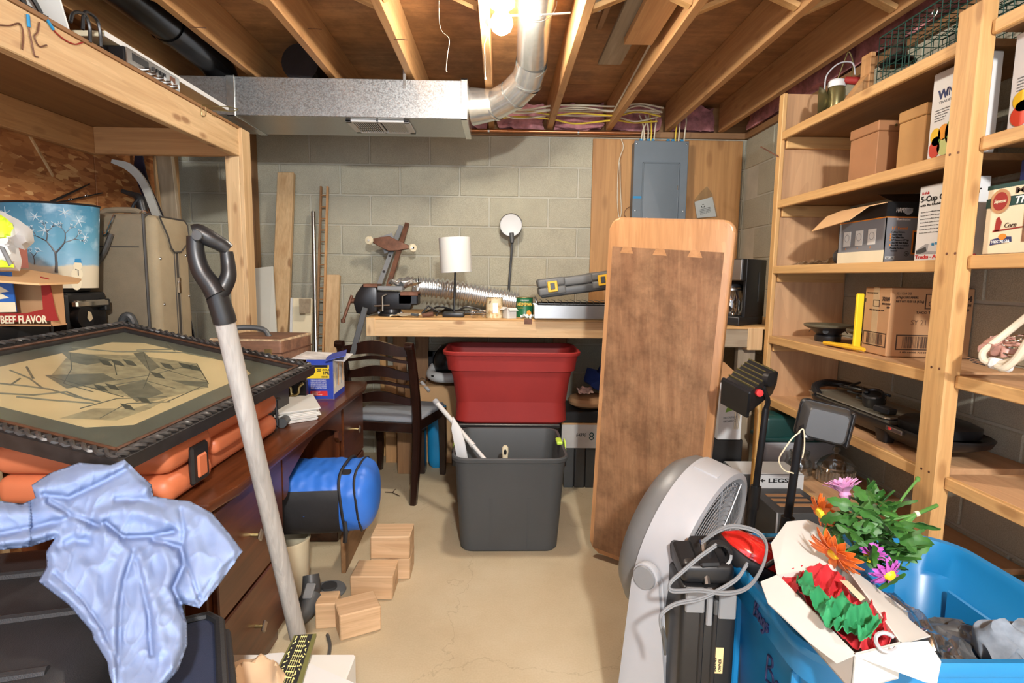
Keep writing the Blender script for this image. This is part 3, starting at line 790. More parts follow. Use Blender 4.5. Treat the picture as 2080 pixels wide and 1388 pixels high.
# crumpled foil on the vise
def crumple(b, amp, s=30, seed=0):
    for v in b.bm.verts:
        c = v.co
        v.co = c + V((wob(c.x + seed, c.y, c.z, s), wob(c.y + 5 + seed, c.z, c.x, s), wob(c.z, c.x + 9 + seed, c.y, s))) * amp
    return b
b = B(); bmesh.ops.create_icosphere(b.bm, subdivisions=4, radius=1, matrix=MX.Translation((-.565, 3.27, BT + .19)) @ MX.Diagonal((.09, .05, .022, 1)))
one('foil_scrap', 'crumpled aluminium foil scrap lying on the bench vise', 'foil', crumple(b, .03, 26), FOIL, (-.56, 3.27, BT + .17))

# rusty caster arm standing behind the vise
t = T('roller_stand', 'rusty steel stand with cross arm and two cream casters leaning on wall', 'stand', at(778, 575, 3.62))
a, c = at(768, 585, 3.60), at(815, 459, 3.86)
t.p('rail', B().beam(a, c, .030, .012, (0, 1, 0), .001), GREY)
a2, c2 = at(788, 585, 3.58), at(827, 455, 3.84)
t.p('rail', B().beam(a2, c2, .028, .03, (0, 1, 0), .001), RUST, label='rusty brown rail')
for f in (.25, .5): t.p('slot', B().lathe([(0, .001), (.009, .001), (.009, -.001), (0, -.001)], a.lerp(c, f) + V((0, -.009, 0)), 12, Euler((PI / 2 - .2, 0, 0)).to_matrix()), BLACK)
l, r = at(757, 489, 3.72), at(836, 503, 3.72)
ax = (r - l).normalized(); up = V((0, .2, 1)).normalized()
t.p('cross_arm', B().prism([(0, -.012), (.06, -.034), (.11, -.05), (.17, -.034), (.24, -.012), (.24, .012), (.17, .03), (.11, .05), (.06, .034), (0, .012)], -.02, l + V((0, -.02, 0)), ax, up, .004), RUST)
t.p('gusset_plate', B().prism([(.035, .03), (.12, .075), (.15, -.02), (.075, -.075)], .006, l + V((0, .03, 0)), ax, up), GREY)
for s, p in ((0, l + V((-.015, -.01, .0))), (1, r + V((.012, -.01, -.004)))):
    w = t.p('caster_wheel', B().lathe([(.006, -.012), (.024, -.011), (.028, 0), (.024, .011), (.006, .012)], p + V((0, -.02, 0)), 20, Euler((PI / 2, 0, .6 if s else -.3)).to_matrix()), CREAM)
    t.p('axle', B().tube([p + V((0, -.045, 0)), p + V((0, .02, 0))], .006, 8), STEEL)
    t.p('caster_fork', B().beam(p + V((0, .004, 0)), p + ax * (-.05 if s else .05), .014, .02, up, .003), RUST)
t = T('steel_angle_leg', 'dark steel bar leaning against the left bench end', 'bar', at(725, 700, 3.15))
t.p('bar', B().beam(at(716, 720, 3.03), at(742, 625, 3.05), .03, .012, (0, 1, 0), .002), DGREY)

# silver flexible duct hose
pts = spline([at(838, 583, 3.66), at(870, 583, 3.68), at(940, 592, 3.72), at(1000, 604, 3.74), at(1053, 613, 3.74)], 30)
t = T('foil_hose', 'silver corrugated flexible duct hose lying along the bench', 'hose', (pts[0].x, 3.7, BT))
k0 = 14
t.p('hose_body', B().tube(pts[k0:], [.060 + (.008 if i % 4 < 2 else -.006) for i in range(len(pts) - k0)], 28, False), FOIL, sharp=60)
b = B().tube(pts[:k0 + 2], [.058 + random.uniform(-.012, .010) for i in range(k0 + 2)], 20, False)
t.p('crumpled_end', crumple(b, .02, 40), FOIL)

# white shaded lamp
def rotx(a): return Euler((a, 0, 0)).to_matrix()
lp = at(922, 640, 3.22); lp.z = BT
t = T('table_lamp', 'small lamp with white drum shade and thin black pole on bench', 'lamp', lp)
t.p('base', B().box(lp + V((0, 0, .014)), (.12, .12, .027), None, .006, 2), BLACK)
sh = at(925, 518, 3.22); tl = Euler((0, -.055, 0)).to_matrix()
t.p('pole', B().tube([lp + V((0, 0, .02)), V((sh.x + .002, lp.y, sh.z - .02))], .0065, 12), BLACK)
t.p('shade', B().lathe([(.086, -.096), (.089, -.096), (.089, .096), (.086, .096), (.086, -.096)], sh, 40, tl), PAPER)
t.p('shade_ring', B().lathe([(.0865, -.098), (.0895, -.098), (.0895, -.093), (.0865, -.093), (.0865, -.098)], sh, 40, tl), WHITE)
for k in range(3):
    a = k * 2.1
    t.p('shade_spider', B().tube([sh + V((0, 0, -.05)), sh + V((.086 * math.cos(a), .086 * math.sin(a), -.05))], .0015, 5), STEEL)
# gooseneck lamp
hp = at(1038, 457, 3.80)
gp = at(1032, 640, 3.865); gp.z = BT
t = T('gooseneck_lamp', 'gooseneck desk lamp with round white head turned to the room', 'lamp', gp)
face = rotx(PI / 2 + .12)
t.p('base', B().lathe([(0, 0), (.055, 0), (.055, .012), (.04, .02), (0, .02)], gp, 28), DGREY)
t.p('stem', B().tube(spline([gp + V((0, 0, .015)), at(1034, 580, 3.865), at(1037, 540, 3.86), at(1040, 500, 3.84), at(1040, 480, 3.83)], 6), .008, 12), DGREY)
t.p('socket_neck', B().tube([at(1040, 494, 3.815), at(1040, 486, 3.82), at(1039, 474, 3.83)], [.012, .017, .017], 16), DGREY)
t.p('head_shell', B().lathe([(.075, .0), (.077, .004), (.077, -.012), (.06, -.04), (.025, -.055), (0, -.056)], hp + V((0, .01, 0)), 36, face), DGREY)
t.p('reflector', B().lathe([(.074, .004), (.07, -.004), (.04, -.014), (0, -.018)], hp + V((0, .01, 0)), 36, face), WHITE, label='white inside of lamp head')

# cans
def can(lab, p, r, h, lm, name='paint_can'):
    t = T(name, lab, 'can', p)
    t.p('can_body', B().lathe([(0, 0), (r, 0), (r + .001, .003), (r, .006), (r, h - .006), (r + .001, h - .003), (r, h), (r - .006, h), (r - .006, h - .004), (0, h - .004)], p, 32), lm)
    t.p('lid', B().lathe([(r - .007, h - .002), (r - .012, h - .004), (0, h - .003)], p, 28), STEEL)
    t.p('rim', B().lathe([(r - .007, h), (r, h + .002), (r + .0015, h), (r, h - .003)], p, 32), BRASS)
    return t
m, nt, bs = nmat('rusty_cream_label')
n = nd(nt, 'ShaderNodeTexNoise', {'Vector': coords(nt, (30, 30, 14)), 'Scale': 1.0, 'Detail': 6.0, 'Roughness': .7}).outputs[0]
nt.links.new(ramp(nt, n, [(.5, (.72, .62, .40)), (.58, (.55, .35, .15)), (.68, (.25, .11, .05))]), bs.inputs['Base Color'])
RCREAM = m
GREENL = plain('green_label', (.015, .13, .05), .35)
p = at(1004, 644, 3.17); p.z = BT
t = can('cream paint can with rust runs on the bench', p, .047, .113, RCREAM)
t.text('JB', .010, p + V((-.028, -.041, .086)), (1, -.15, 0), (0, 0, 1), INKB, bold=.0004)
t.p('label_frame', B().bx((p.x - .008, p.y - .0475, BT + .03), (p.x + .02, p.y - .0468, BT + .085)), INKW)
p = at(1065, 640, 3.27); p.z = BT
t = can('green varnish can with yellow lettering on the bench', p, .049, .113, GREENL, 'varnish_can')
t.text('MINWAX', .009, p + V((0, -.0502, .094)), (1, 0, 0), (0, 0, 1), INKW, w=.046, align='CENTER')
t.text('HELMSMAN', .019, p + V((0, -.0506, .066)), (1, 0, 0), (0, 0, 1), YELLOW, w=.082, align='CENTER', bold=.0005)
t.text('SPAR URETHANE', .005, p + V((-.04, -.0504, .052)), (1, 0, 0), (0, 0, 1), YELLOW, w=.034)
t.p('picture_patch', B().prism([(0, 0), (.026, .0), (.03, .014), (.018, .03), (.004, .026)], .001, p + V((.009, -.0506, .012)), (1, 0, 0), (0, 0, 1)), INKO)
p = at(1035, 643, 3.15); p.z = BT
t = T('small_carton', 'small open white carton between two paint cans', 'box', p, rz=.5)
t.p('carton_body', B().bx((-.028, -.028, 0), (.028, .028, .058), .001), PAPER)
t.p('flap', B().box((.0, -.038, .052), (.054, .03, .0015), rotx(.5)), PAPER)
t.p('flap', B().box((-.042, 0, .056), (.03, .05, .0015), Euler((0, -.5, 0)).to_matrix()), PAPER)
b = B().sheet(lambda u, v: V((.105 + .09 * u, 3.135 + .05 * v, BT + .012 + .014 * wob(u * 3, v * 3, 1, 1.5) + .012 * wob(u * 9, v * 7, 4))), 22, 14).thick(.002)
one('cloth_scrap', 'crumpled pale blue rag in front of the green can', 'rag', b, plain('pale_rag', (.55, .62, .62), .9), (.15, 3.15, BT))
one('paper_tag', 'small brown sheet hanging over the bench edge', 'tag', B().bx((.125, BY - .003, BT - .028), (.168, BY - .0015, BT + .001)), RUST, (.14, BY, BT))  # thin dark brown square set on the front of the beam
# roasting tray with a wire rack
p0, p1 = at(1086, 650, 3.055), at(1250, 650, 3.055)
t = T('roasting_tray', 'shallow stainless steel roasting tray on bench edge', 'tray', ((p0.x + p1.x) / 2, 3.2, BT))
w0, w1, ty0, ty1 = p0.x, p0.x + .48, 3.06, 3.36
def tray_ring(x0, x1, y0, y1, z): return [V((x0, y0, z)), V((x1, y0, z)), V((x1, y1, z)), V((x0, y1, z))]
t.p('tray_body', B().loops([tray_ring(w0 + .01, w1 - .01, ty0 + .01, ty1 - .01, BT + .001), tray_ring(w0, w1, ty0, ty1, BT + .008), tray_ring(w0 - .002, w1 + .002, ty0 - .002, ty1 + .002, BT + .078), tray_ring(w0 + .002, w1 - .002, ty0 + .002, ty1 - .002, BT + .076), tray_ring(w0 + .006, w1 - .006, ty0 + .006, ty1 - .006, BT + .008)], True, True), STEEL)
t.p('handle', B().tube(spline([(w0 + .02, ty0 + .03, BT + .08), (w0 + .005, ty0 + .02, BT + .12), (w0 + .005, ty0 + .12, BT + .12), (w0 + .02, ty0 + .13, BT + .08)], 6), .004, 8), STEEL)
t = T('wire_rack', 'black wire roasting rack sitting in the steel tray', 'rack', (.4, 3.2, BT + .07))
for k in range(12):
    x = w0 + .03 + k * .036
    t.p('rack_wire', B().tube([(x, ty0 + .01, BT + .080), (x + .012, ty0 + .05, BT + .10), (x + .016, ty1 - .02, BT + .10)], .002, 6), BLACKM)
for y in (ty0 + .012, ty1 - .02): t.p('rack_frame', B().tube([(w0 + .02, y, BT + .082), (w1 - .02, y, BT + .082)], .004, 8), BLACKM)

# grey tool case with yellow latches, tilted on the tray
c0 = at(1096, 607, 3.15)
rt = Euler((0, -.14, -.03)).to_matrix()
t = T('tool_case', 'grey plastic tool case with yellow latches tilted on the steel tray', 'tool case', c0, rot=rt)
W_, D_, H_ = .46, .28, .105
def rbox(lo, hi, r=.012, seg=3): return B().bx(lo, hi, r, seg)
t.p('lower_shell', rbox((.008, .005, 0), (W_ - .008, D_, .05)), DGREY)
t.p('upper_shell', rbox((.012, .006, .050), (W_ - .012, D_, H_ - .004)), plain('case_grey', (.12, .122, .12), .5, 0, .05))
CG = bpy.data.materials['case_grey']
for x0, x1 in ((0, .155), (.30, .46)):
    t.p('shell_end', rbox((x0, 0, .012), (x1, D_ + .002, .056), .01), CG)
    t.p('shell_end', rbox((x0, 0, .0575), (x1, D_ + .002, H_), .012), CG)
    for x in (x0 + .045, x0 + .11): t.p('rib', B().bx((x - .0012, -.0012, .016), (x + .0012, .004, H_ - .008)), DGREY)
for x in (.053, .335):
    l = t.p('latch', B().bx((x, -.010, .028), (x + .055, -.001, .088), .003), YELLOW, label='yellow latch')
    t.p('latch_tab', B().bx((x + .015, -.014, .042), (x + .040, -.009, .078), .002), DGREY, l)
# odds and ends on the bench
one('scrap_paper', 'crumpled paper scrap lying under the vise on bench', 'paper', B().sheet(lambda u, v: V((-.62 + .17 * u, 3.11 + .07 * v, BT + .004 + .02 * abs(wob(u * 2, v * 3, 2, 1.4)) + .01 * u)), 14, 8).thick(.001), CREAM, (-.54, 3.14, BT))
t = T('paint_brush', 'old grey paint brush lying on the bench beside vise', 'brush', (-.44, 3.13, BT))
t.p('handle', B().beam((-.58, 3.13, BT + .016), (-.50, 3.12, BT + .018), .026, .016, (0, 0, 1), .004), GREYW['x'])
t.p('bristles', B().beam((-.50, 3.12, BT + .018), (-.46, 3.115, BT + .014), .035, .014, (0, 0, 1), .003), DGREY)
t = T('staple_gun', 'small black hand tool with brown grip on bench', 'tool', (-.40, 3.12, BT))
t.p('grip', B().tube([(-.44, 3.115, BT + .012), (-.38, 3.115, BT + .022)], [.012, .014], 10), RUST)
t.p('frame', B().tube([(-.445, 3.12, BT + .02), (-.41, 3.14, BT + .065), (-.35, 3.13, BT + .03), (-.365, 3.12, BT + .012)], .006, 8), BLACKM)
cable('black cord tangled on the bench top behind the tools', [V((-.46, 3.3, BT + .01)), V((-.36, 3.25, BT + .055)), V((-.27, 3.3, BT + .03)), V((-.20, 3.35, BT + .05)), V((-.08, 3.33, BT + .02)), V((.02, 3.4, BT + .015))], BLACK, .006, cat='cord', name='power_cord')
one('black_bag', 'limp black plastic lying on bench before the silver hose', 'plastic', B().sheet(lambda u, v: V((-.47 + .36 * u, 3.36 + .12 * v, BT + .012 + .05 * abs(wob(u * 3, v * 2, 3, 1.3)) * (1 - abs(2 * u - 1) ** 2))), 24, 10).thick(.002), BLACK, (-.3, 3.4, BT))
t = T('safety_glasses', 'clear safety glasses lying on bench beside the lamp', 'glasses', (-.17, 3.14, BT))
for s in (-1, 1): t.p('lens', B().lathe([(0, .0), (.024, .003), (.026, .006)], (-.12 + .03 * s, 3.12, BT + .022), 18, Euler((PI / 2 - .3, 0, 0)).to_matrix()), GLASS)
t.p('temple', B().tube([(-.15, 3.12, BT + .03), (-.16, 3.2, BT + .02), (-.07, 3.24, BT + .01)], .002, 6), STEEL)
t.p('temple', B().tube([(-.09, 3.12, BT + .03), (-.05, 3.18, BT + .02), (-.03, 3.22, BT + .01)], .002, 6), STEEL)
t.p('frame', B().tube(spline([(-.148, 3.118, BT + .03), (-.12, 3.114, BT + .045), (-.092, 3.118, BT + .03)], 4), .0025, 6), STEEL)

# coffee maker on the side bench
t = T('coffee_maker', 'black and steel drip coffee maker with glass pot on side bench', 'coffee maker', (1.235, 2.95, BT), rz=-.87)
t.p('base', rbox((-.10, -.15, 0), (.10, .11, .045), .006), BLACK)
t.p('back_tower', rbox((-.10, .02, .045), (.10, .11, .335), .006), BLACK)
t.p('side_wall', rbox((.085, -.10, .04), (.102, .11, .335), .004), BLACK)
t.p('brew_head', rbox((-.10, -.14, .225), (.10, .03, .335), .006), BLACK)
t.p('steel_front', B().bx((-.095, -.146, .228), (.095, -.139, .332), .003), STEEL, label='brushed steel front')
t.p('side_slot', B().bx((.1022, .03, .12), (.1035, .038, .27), .0005), DGREY)
pot = t.p('glass_pot', B().lathe([(0, .002), (.06, .002), (.072, .03), (.072, .08), (.055, .13), (.05, .145)], (-.0, -.065, .046), 28), GLASS)
t.p('pot_lid', B().lathe([(0, .02), (.045, .018), (.052, .005), (.052, 0)], (0, -.065, .19), 24), BLACK)
t.p('pot_band', B().lathe([(.056, .0), (.056, .01), (.054, .01), (.054, 0)], (0, -.065, .176), 24), STEEL)
t.p('label_patch', B().bx((.02, -.139, .10), (.05, -.138, .115)), PAPER, pot)
t.p('dial', B().lathe([(0, .01), (.018, .009), (.02, 0)], (-.06, -.147, .28), 18, Euler((PI / 2, 0, 0)).to_matrix()), BLACK)
# dark vent frame on the wall under the bench
t = T('wall_vent', 'dark metal framed vent in the block wall under bench', 'vent', at(885, 765, 3.9))
a, c = at(869, 713, 3.93), at(930, 795, 3.93)
for lo, hi in (((a.x, c.z), (a.x + .04, a.z)), ((a.x, a.z - .04), (c.x, a.z)), ((c.x - .04, c.z), (c.x, a.z)), ((a.x, c.z), (c.x, c.z + .04))):
    t.p('vent_frame', B().bx((lo[0], 3.91, lo[1]), (hi[0], 3.94, hi[1]), .003), BLACKM)
t.p('vent_plate', B().bx((a.x + .04, 3.93, c.z + .04), (c.x - .04, 3.938, a.z - .04)), DGREY)
# ================================================================ middle of the room
# dining chair, its back to us, seat pushed under the bench
t = T('dining_chair', 'dark wooden ladder-back dining chair with grey padded seat', 'chair', (-.668, 3.11, 0), rz=-.20)
def sabre(x, pts): return [V((x, y, z)) for y, z in pts]
rear = [(-.055, .0), (-.025, .13), (.0, .28), (.01, .44), (-.005, .58), (-.04, .74), (-.085, .875), (-.10, .905)]
for s in (-1, 1):
    pts = spline(sabre(.20 * s, rear), 5); n = len(pts)
    rings = []
    for i, p in enumerate(pts):
        w = .019 + .004 * math.sin(PI * i / n); d = .021 + .007 * math.sin(PI * min(1, i / n * 1.3))
        rings.append([p + V((a * w, b * d, 0)) for a, b in ((-1, -.6), (-.6, -1), (.6, -1), (1, -.6), (1, .6), (.6, 1), (-.6, 1), (-1, .6))])
    t.p('rear_leg', B().loops(rings), MAHO)
    fl = [(.445, 0), (.455, .15), (.44, .32), (.425, .44)]
    pts = spline(sabre(.215 * s, fl), 4); n = len(pts); rings = []
    for i, p in enumerate(pts):
        w = .015 + .009 * i / n
        rings.append([p + V((a * w, b * w, 0)) for a, b in ((-1, -1), (1, -1), (1, 1), (-1, 1))])
    t.p('front_leg', B().loops(rings), MAHO)
    t.p('side_rail', B().beam((.198 * s, .01, .425), (.213 * s, .44, .415), .022, .06, (0, 0, 1), .004), MAHO)
    t.p('scroll_end', B().lathe([(0, -.024), (.02, -.022), (.022, 0), (.02, .022), (0, .024)], (.20 * s, -.098, .893), 16, rotY), MAHO)
t.p('front_rail', B().beam((-.2, .44, .415), (.2, .44, .415), .022, .06, (0, 0, 1), .004), MAHO)
t.p('rear_rail', B().beam((-.19, .012, .415), (.19, .012, .415), .022, .055, (0, 0, 1), .004), MAHO)
def wavy(z, y, h, amp):
    def ring(u):
        x = -.195 + .39 * u
        c = amp * math.cos((u - .5) * 2 * PI) * (1 if abs(u - .5) < .5 else 0)
        hh = h * (.8 + .35 * math.cos((u - .5) * PI) ** 2)
        zz = z + c; yy = y - .018 * math.cos((u - .5) * PI)
        return [V((x, yy - .008, zz - hh / 2)), V((x, yy + .008, zz - hh / 2)), V((x, yy + .008, zz + hh / 2)), V((x, yy - .008, zz + hh / 2))]
    return B().loops([ring(i / 24) for i in range(25)])
t.p('crest_rail', wavy(.872, -.082, .062, .013), MAHO)
t.p('back_slat', wavy(.815, -.066, .018, .012), MAHO)
t.p('back_slat', wavy(.735, -.042, .052, .014), MAHO)
t.p('back_slat', wavy(.672, -.026, .016, .012), MAHO)
t.p('back_slat', wavy(.585, -.006, .050, .014), MAHO)
b = B().loops([[V((x * (.205 + .01 * y / .4), .02 + y, z)) for x, y in ((-1, 0), (1, 0), (1.04, .43), (-1.04, .43))] for z in (.44, .475)])
bmesh.ops.bevel(b.bm, geom=b.bm.edges[:], offset=.014, segments=3, affect='EDGES', profile=.5)
t.p('seat_pad', b, PADF, label='grey fabric seat pad')

# plastic totes
def tote(t, bw, bd, tw, td, h, m, r=.06, lip=.022, wall=.004, wide=None):
    def R(w, d, z, rr=r): return [V((x, y, z)) for x, y in rrect(w, d, rr, 6)]
    k = lambda f: (bw + (tw - bw) * f, bd + (td - bd) * f)
    rings = [R(bw - .02, bd - .02, 0, r - .01), R(bw, bd, .01)]
    hs = [.25, .5, .75, (h - .05) / h] if wide is None else [.3, wide - .001, ]
    if wide is None:
        for f in hs: rings.append(R(*k(f), h * f))
    else:
        s = .93
        for f in hs: rings.append(R(k(f)[0] * s, k(f)[1] * s, h * f))
        rings.append(R(*k(wide), h * (wide + .012))); rings.append(R(*k((h - .045) / h), h - .045))
    w, d = tw, td
    rings += [R(w, d, h - lip), R(w + .022, d + .022, h - lip + .001, r + .01), R(w + .026, d + .026, h - .006, r + .012), R(w + .018, d + .018, h, r + .01), R(w - .004, d - .004, h - .002, r), R(w - .012, d - .012, h - .02, r)]
    for f in (.6, .3): rings.append(R((k(f)[0]) * .96 - .012, (k(f)[1]) * .96 - .012, h * f))
    rings += [R(bw * .92 - .01, bd * .92 - .01, .012, r - .01)]
    return t.p('tote_body', B().loops(rings), m)
t = T('grey_tote', 'dark grey plastic storage tote with lime latches on floor', 'tote', (.042, 2.672, 0), rz=.012)
tote(t, .455, .40, .505, .50, .468, TOTE, .06)
for s in (-1, 1):
    # raised strips of the front panel
    t.p('front_rib', B().prism([(s * .082, .0), (s * .087, .0), (s * .095, .26), (s * .078, .26)], .004, (0, -.2005, .012), (1, 0, 0), (0, -.10, 1)), TOTE)
    l = t.p('latch', B().prism([(-.045, 0), (.045, 0), (.04, .05), (.02, .075), (-.02, .075), (-.04, .05)], .006, (s * .272, .0, .405), (0, 1, 0), (-s * .05, 0, 1), .002), LIME, label='lime green latch')
    t.p('latch_hook', B().bx((s * .245 - .014, -.04, .462), (s * .245 + .014, .04, .478), .004), LIME, l)
    t.p('handle_block', B().bx((s * .262 - .014, -.06, .36), (s * .262 + .014, .06, .44), .006), BLACK)
t = T('storage_crate', 'dark crate under the red tote, behind the grey tote', 'crate', (.04, 3.22, 0))
t.p('crate_body', B().bx((-.24, 3.02, 0), (.32, 3.42, .455), .01), BLACK)
t.p('crate_lid', B().bx((-.25, 3.01, .44), (.33, 3.43, .464), .006), BLACK)
t = T('red_tote', 'dark red plastic tote standing above and behind the grey one', 'tote', (.057, 3.215, .466), rz=0, local=True)
tote(t, .625, .40, .735, .44, .40, RED, .08, .022, wide=.72)
for m, a in ((TOTE, (-.06, .02)),): pass

# contents of the grey tote
b = B().prism([(0, 0), (.05, 0), (.05, .42), (.045, .50), (.018, .57), (0, .50)], .012, (-.150, 2.52, .17), (1, 0, 0), (-.15, -.03, .82), .003)
one('white_paddle', 'white flat board with pointed end standing in the grey tote', 'board', b, WHITE, (-.15, 2.47, .17), sharp=30)
t = T('curtain_rod', 'white telescoping curtain rod slanting out of the grey tote', 'rod', (.12, 2.55, .05))
r0, r1 = at(862, 800, 3.0) + V((0, 0, .03)), at(982, 948, 2.62) + V((.01, 0, .03)); r2 = r1 + (r1 - r0).normalized() * .12
t.p('thick_tube', B().tube([r0.lerp(r2, .18), r0.lerp(r2, .68)], .0125, 14), WHITE)
t.p('thin_tube', B().tube([r0.lerp(r2, .66), r2], .0105, 14), WHITE)
t.p('joint_ring', B().tube([r0.lerp(r2, .655), r0.lerp(r2, .68)], .0145, 14), WHITE)
t.p('end_tip', B().tube([r0.lerp(r2, .16), r0.lerp(r2, .20)], .016, 14), LGREY)
r0 = at(857, 787, 3.75); r1 = at(872, 806, 3.71)
t = T('rod_piece', 'short piece of white rod with metal clip lying on the carton', 'rod', r1)
t.p('rod', B().tube([at(856, 782, 3.74) + V((0, 0, .02)), at(872, 800, 3.69) + V((0, 0, .02))], .011, 10), WHITE)
t.p('clip', B().tube(arc(at(858, 776, 3.75), .025, 0, 5, 10, (1, 0, 0), (0, 0, 1)), .004, 6), CHROME)
t = T('brush_handle', 'ivory plastic handle with hanging hole standing in grey tote', 'handle', (.02, 2.6, .1))
b = B().loops([[V((x, y, z)) + at(1026, 940, 2.62) for x, y in rrect(.032 * s, .02, .009, 3)] for z, s in ((-.3, .7), (-.1, .75), (.03, .85), (.055, 1.0), (.075, .9), (.083, .5))])
t.p('handle_body', b, CREAM)
t.p('hanging_hole', B().lathe([(0, .001), (.007, .001), (.007, 0)], at(1026, 940, 2.62) + V((0, -.0105, .055)), 14, rotx(PI / 2), 1, 2.0), BLACK)
b = B().tube([V((-.08, 2.56, .42)), V((.0, 2.58, .435))], .018, 12)
one('glass_tube', 'short clear plastic tube lying inside the grey tote front', 'tube', B().tube([at(945, 940, 2.5), at(968, 948, 2.52)], .012, 12, False), GLASS)

# under the bench behind the chair and totes
t = T('flat_carton', 'brown cardboard carton under bench with helmet on top', 'box', (-.50, 3.80, 0))
t.p('carton_body', B().bx((-.645, 3.72, 0), (-.20, 3.89, .535), .002), CARDL)
t.p('top_flap', B().bx((-.648, 3.70, .535), (-.195, 3.89, .539), .001), CARDL)
hc = V((-.335, 3.79, .70))
t = T('helmet', 'white and black motorcycle helmet on carton under the bench', 'helmet', (hc.x, hc.y, .556), rz=-.35)
b = B(); bmesh.ops.create_uvsphere(b.bm, u_segments=28, v_segments=18, radius=1, matrix=MX.Translation((0, 0, .13)) @ MX.Diagonal((.125, .15, .135, 1)))
bmesh.ops.delete(b.bm, geom=[f for f in b.bm.faces if f.calc_center_median().y < -.06 and .09 < f.calc_center_median().z < .21], context='FACES')
t.p('shell', b, BLACK)
b = B(); bmesh.ops.create_uvsphere(b.bm, u_segments=28, v_segments=18, radius=1, matrix=MX.Translation((0, 0, .13)) @ MX.Diagonal((.119, .143, .129, 1)))
t.p('liner', b, BLACKM)
b = B().tube(spline([(-.125, -.02, .09), (-.10, -.11, .055), (0, -.165, .05), (.10, -.11, .055), (.125, -.02, .09)], 5), .034, 12)
t.p('chin_bar', b, WHITE, label='white chin bar')
t.p('chin_vent', B().box((-.055, -.178, .058), (.03, .01, .014), Euler((0, 0, -.4)).to_matrix(), .003), BLACK)
t.p('side_flash', B().tube(spline([(-.128, .0, .10), (-.13, .02, .17), (-.095, .03, .235)], 5), [.012, .014, .016, .016, .014, .014, .013, .012, .012, .01, .008], 10), WHITE)
t.p('red_mark', B().box((-.11, -.095, .068), (.03, .004, .02), Euler((0, 0, -.75)).to_matrix()), RED)
t = T('blue_tub', 'bright blue plastic tub standing on end under the bench', 'tub', (-.43, 3.66, 0))
c = onz(886, 952, 0.0)
b = B().loops([[V((c.x + x, c.y + .03 + y * .8, z)) for x, y in rrect(.115 * s, .10 * s, .045 * s, 5)] for z, s in ((.0, .55), (.02, .85), (.05, .98), (.12, 1.0), (.34, 1.03), (.40, 1.0))])
t.p('tub_body', b, SKYB)
t.p('tub_rim', B().loops([[V((c.x + x, c.y + .03 + y * .8, z)) for x, y in rrect(.13 * s, .112 * s, .05, 5)] for z, s in ((.395, .95), (.40, 1), (.415, 1), (.42, .95))]), SKYB)
def boxthing(name, lab, cat, lo, hi, m, bev=.002, group=None): return one(name, lab, cat, B().bx(lo, hi, bev), m, ((lo[0] + hi[0]) / 2, (lo[1] + hi[1]) / 2, lo[2]), group=group)
boxthing('wood_offcut', 'brown timber offcut standing on floor behind the chair legs', 'wood block', (-.66, 3.50, 0), (-.556, 3.60, .30), OLDW['z'])
t = T('dark_case', 'small dark case with brass catch under the chair seat', 'case', (-.51, 3.56, 0))
t.p('case_body', B().bx((-.545, 3.50, 0), (-.485, 3.60, .285), .004), MAHO)
t.p('brass_catch', B().bx((-.53, 3.496, .22), (-.515, 3.501, .25), .001), BRASS)
boxthing('wood_offcut', 'pale timber offcut leaning beside the dark case under bench', 'wood block', (-.575, 3.615, 0), (-.50, 3.69, .30), PINE['z'])
boxthing('wood_offcut', 'orange brown wood piece seen through the chair back', 'wood block', (-.78, 3.72, 0), (-.705, 3.79, .66), JOIST['z'])
boxthing('wood_offcut', 'narrow pale strip of wood against wall behind chair', 'wood block', (-.84, 3.86, 0), (-.80, 3.93, .95), PINE2['z'])
# stack between the red tote and the table top
x0 = at(1166, 900, 3.3).x
t = T('slatted_crate', 'dark slatted crate at the foot of the box stack', 'crate', (.6, 3.4, 0))
for k in range(8): t.p('slat', B().bx((x0 - .06 + k * .066, 3.28, 0), (x0 - .06 + k * .066 + .058, 3.295, .245), .002), DGREY)
t.p('crate_box', B().bx((x0 - .06, 3.296, 0), (x0 + .46, 3.60, .25), .003), BLACK)
t = T('file_box', 'white cardboard box with handwritten numbers under bench', 'box', (.6, 3.3, .25))
t.p('box_body', B().bx((x0 - .08, 3.27, .25), (x0 + .44, 3.60, .40), .002), plain('greyed_card', (.62, .60, .57), .8))
t.p('box_edge', B().bx((x0 - .085, 3.266, .395), (x0 + .445, 3.60, .405), .002), CARDL)
t.text('64890', .022, (x0 + .005, 3.2695, .322), (1, 0, 0), (0, 0, 1), INK, w=.06, shear=.3)
t.text('8', .05, (x0 + .082, 3.2695, .30), (1, 0, 0), (0, 0, 1), TEAL, bold=-.0005)
boxthing('black_box', 'flat black box on the handwritten white box', 'box', (x0 - .08, 3.27, .406), (x0 + .42, 3.58, .475), BLACK, .004)
t = T('round_cushion', 'brown round cushion on the black box beside red tote', 'cushion', (x0 + .0, 3.42, .476))
t.p('cushion', B().lathe([(0, .0), (.09, .0), (.125, .02), (.13, .04), (.12, .06), (.08, .075), (0, .08)], (x0 + .10, 3.41, .476), 28), CARDB)
b = B(); bmesh.ops.create_icosphere(b.bm, subdivisions=4, radius=1, matrix=MX.Translation((x0 + .22, 3.42, .64)) @ MX.Diagonal((.12, .12, .08, 1)))
one('blue_cloth', 'crumpled navy blue cloth on the stack behind table top', 'cloth', crumple(b, .07, 14), INKBL if False else plain('royal_cloth', (.02, .05, .22), .8), (x0 + .15, 3.42, .478))
b = B().sheet(lambda u, v: V((x0 + .02 + .09 * u, 3.30 + .08 * v, .585 + .02 * wob(u * 4, v * 4, 1) + .015 * v)), 10, 10).thick(.003)
one('leaflet', 'pink and white printed leaflet on the round cushion', 'leaflet', b, plain('pink_print', (.75, .50, .42), .7, 0, .4, 40), (x0 + .05, 3.33, .55))

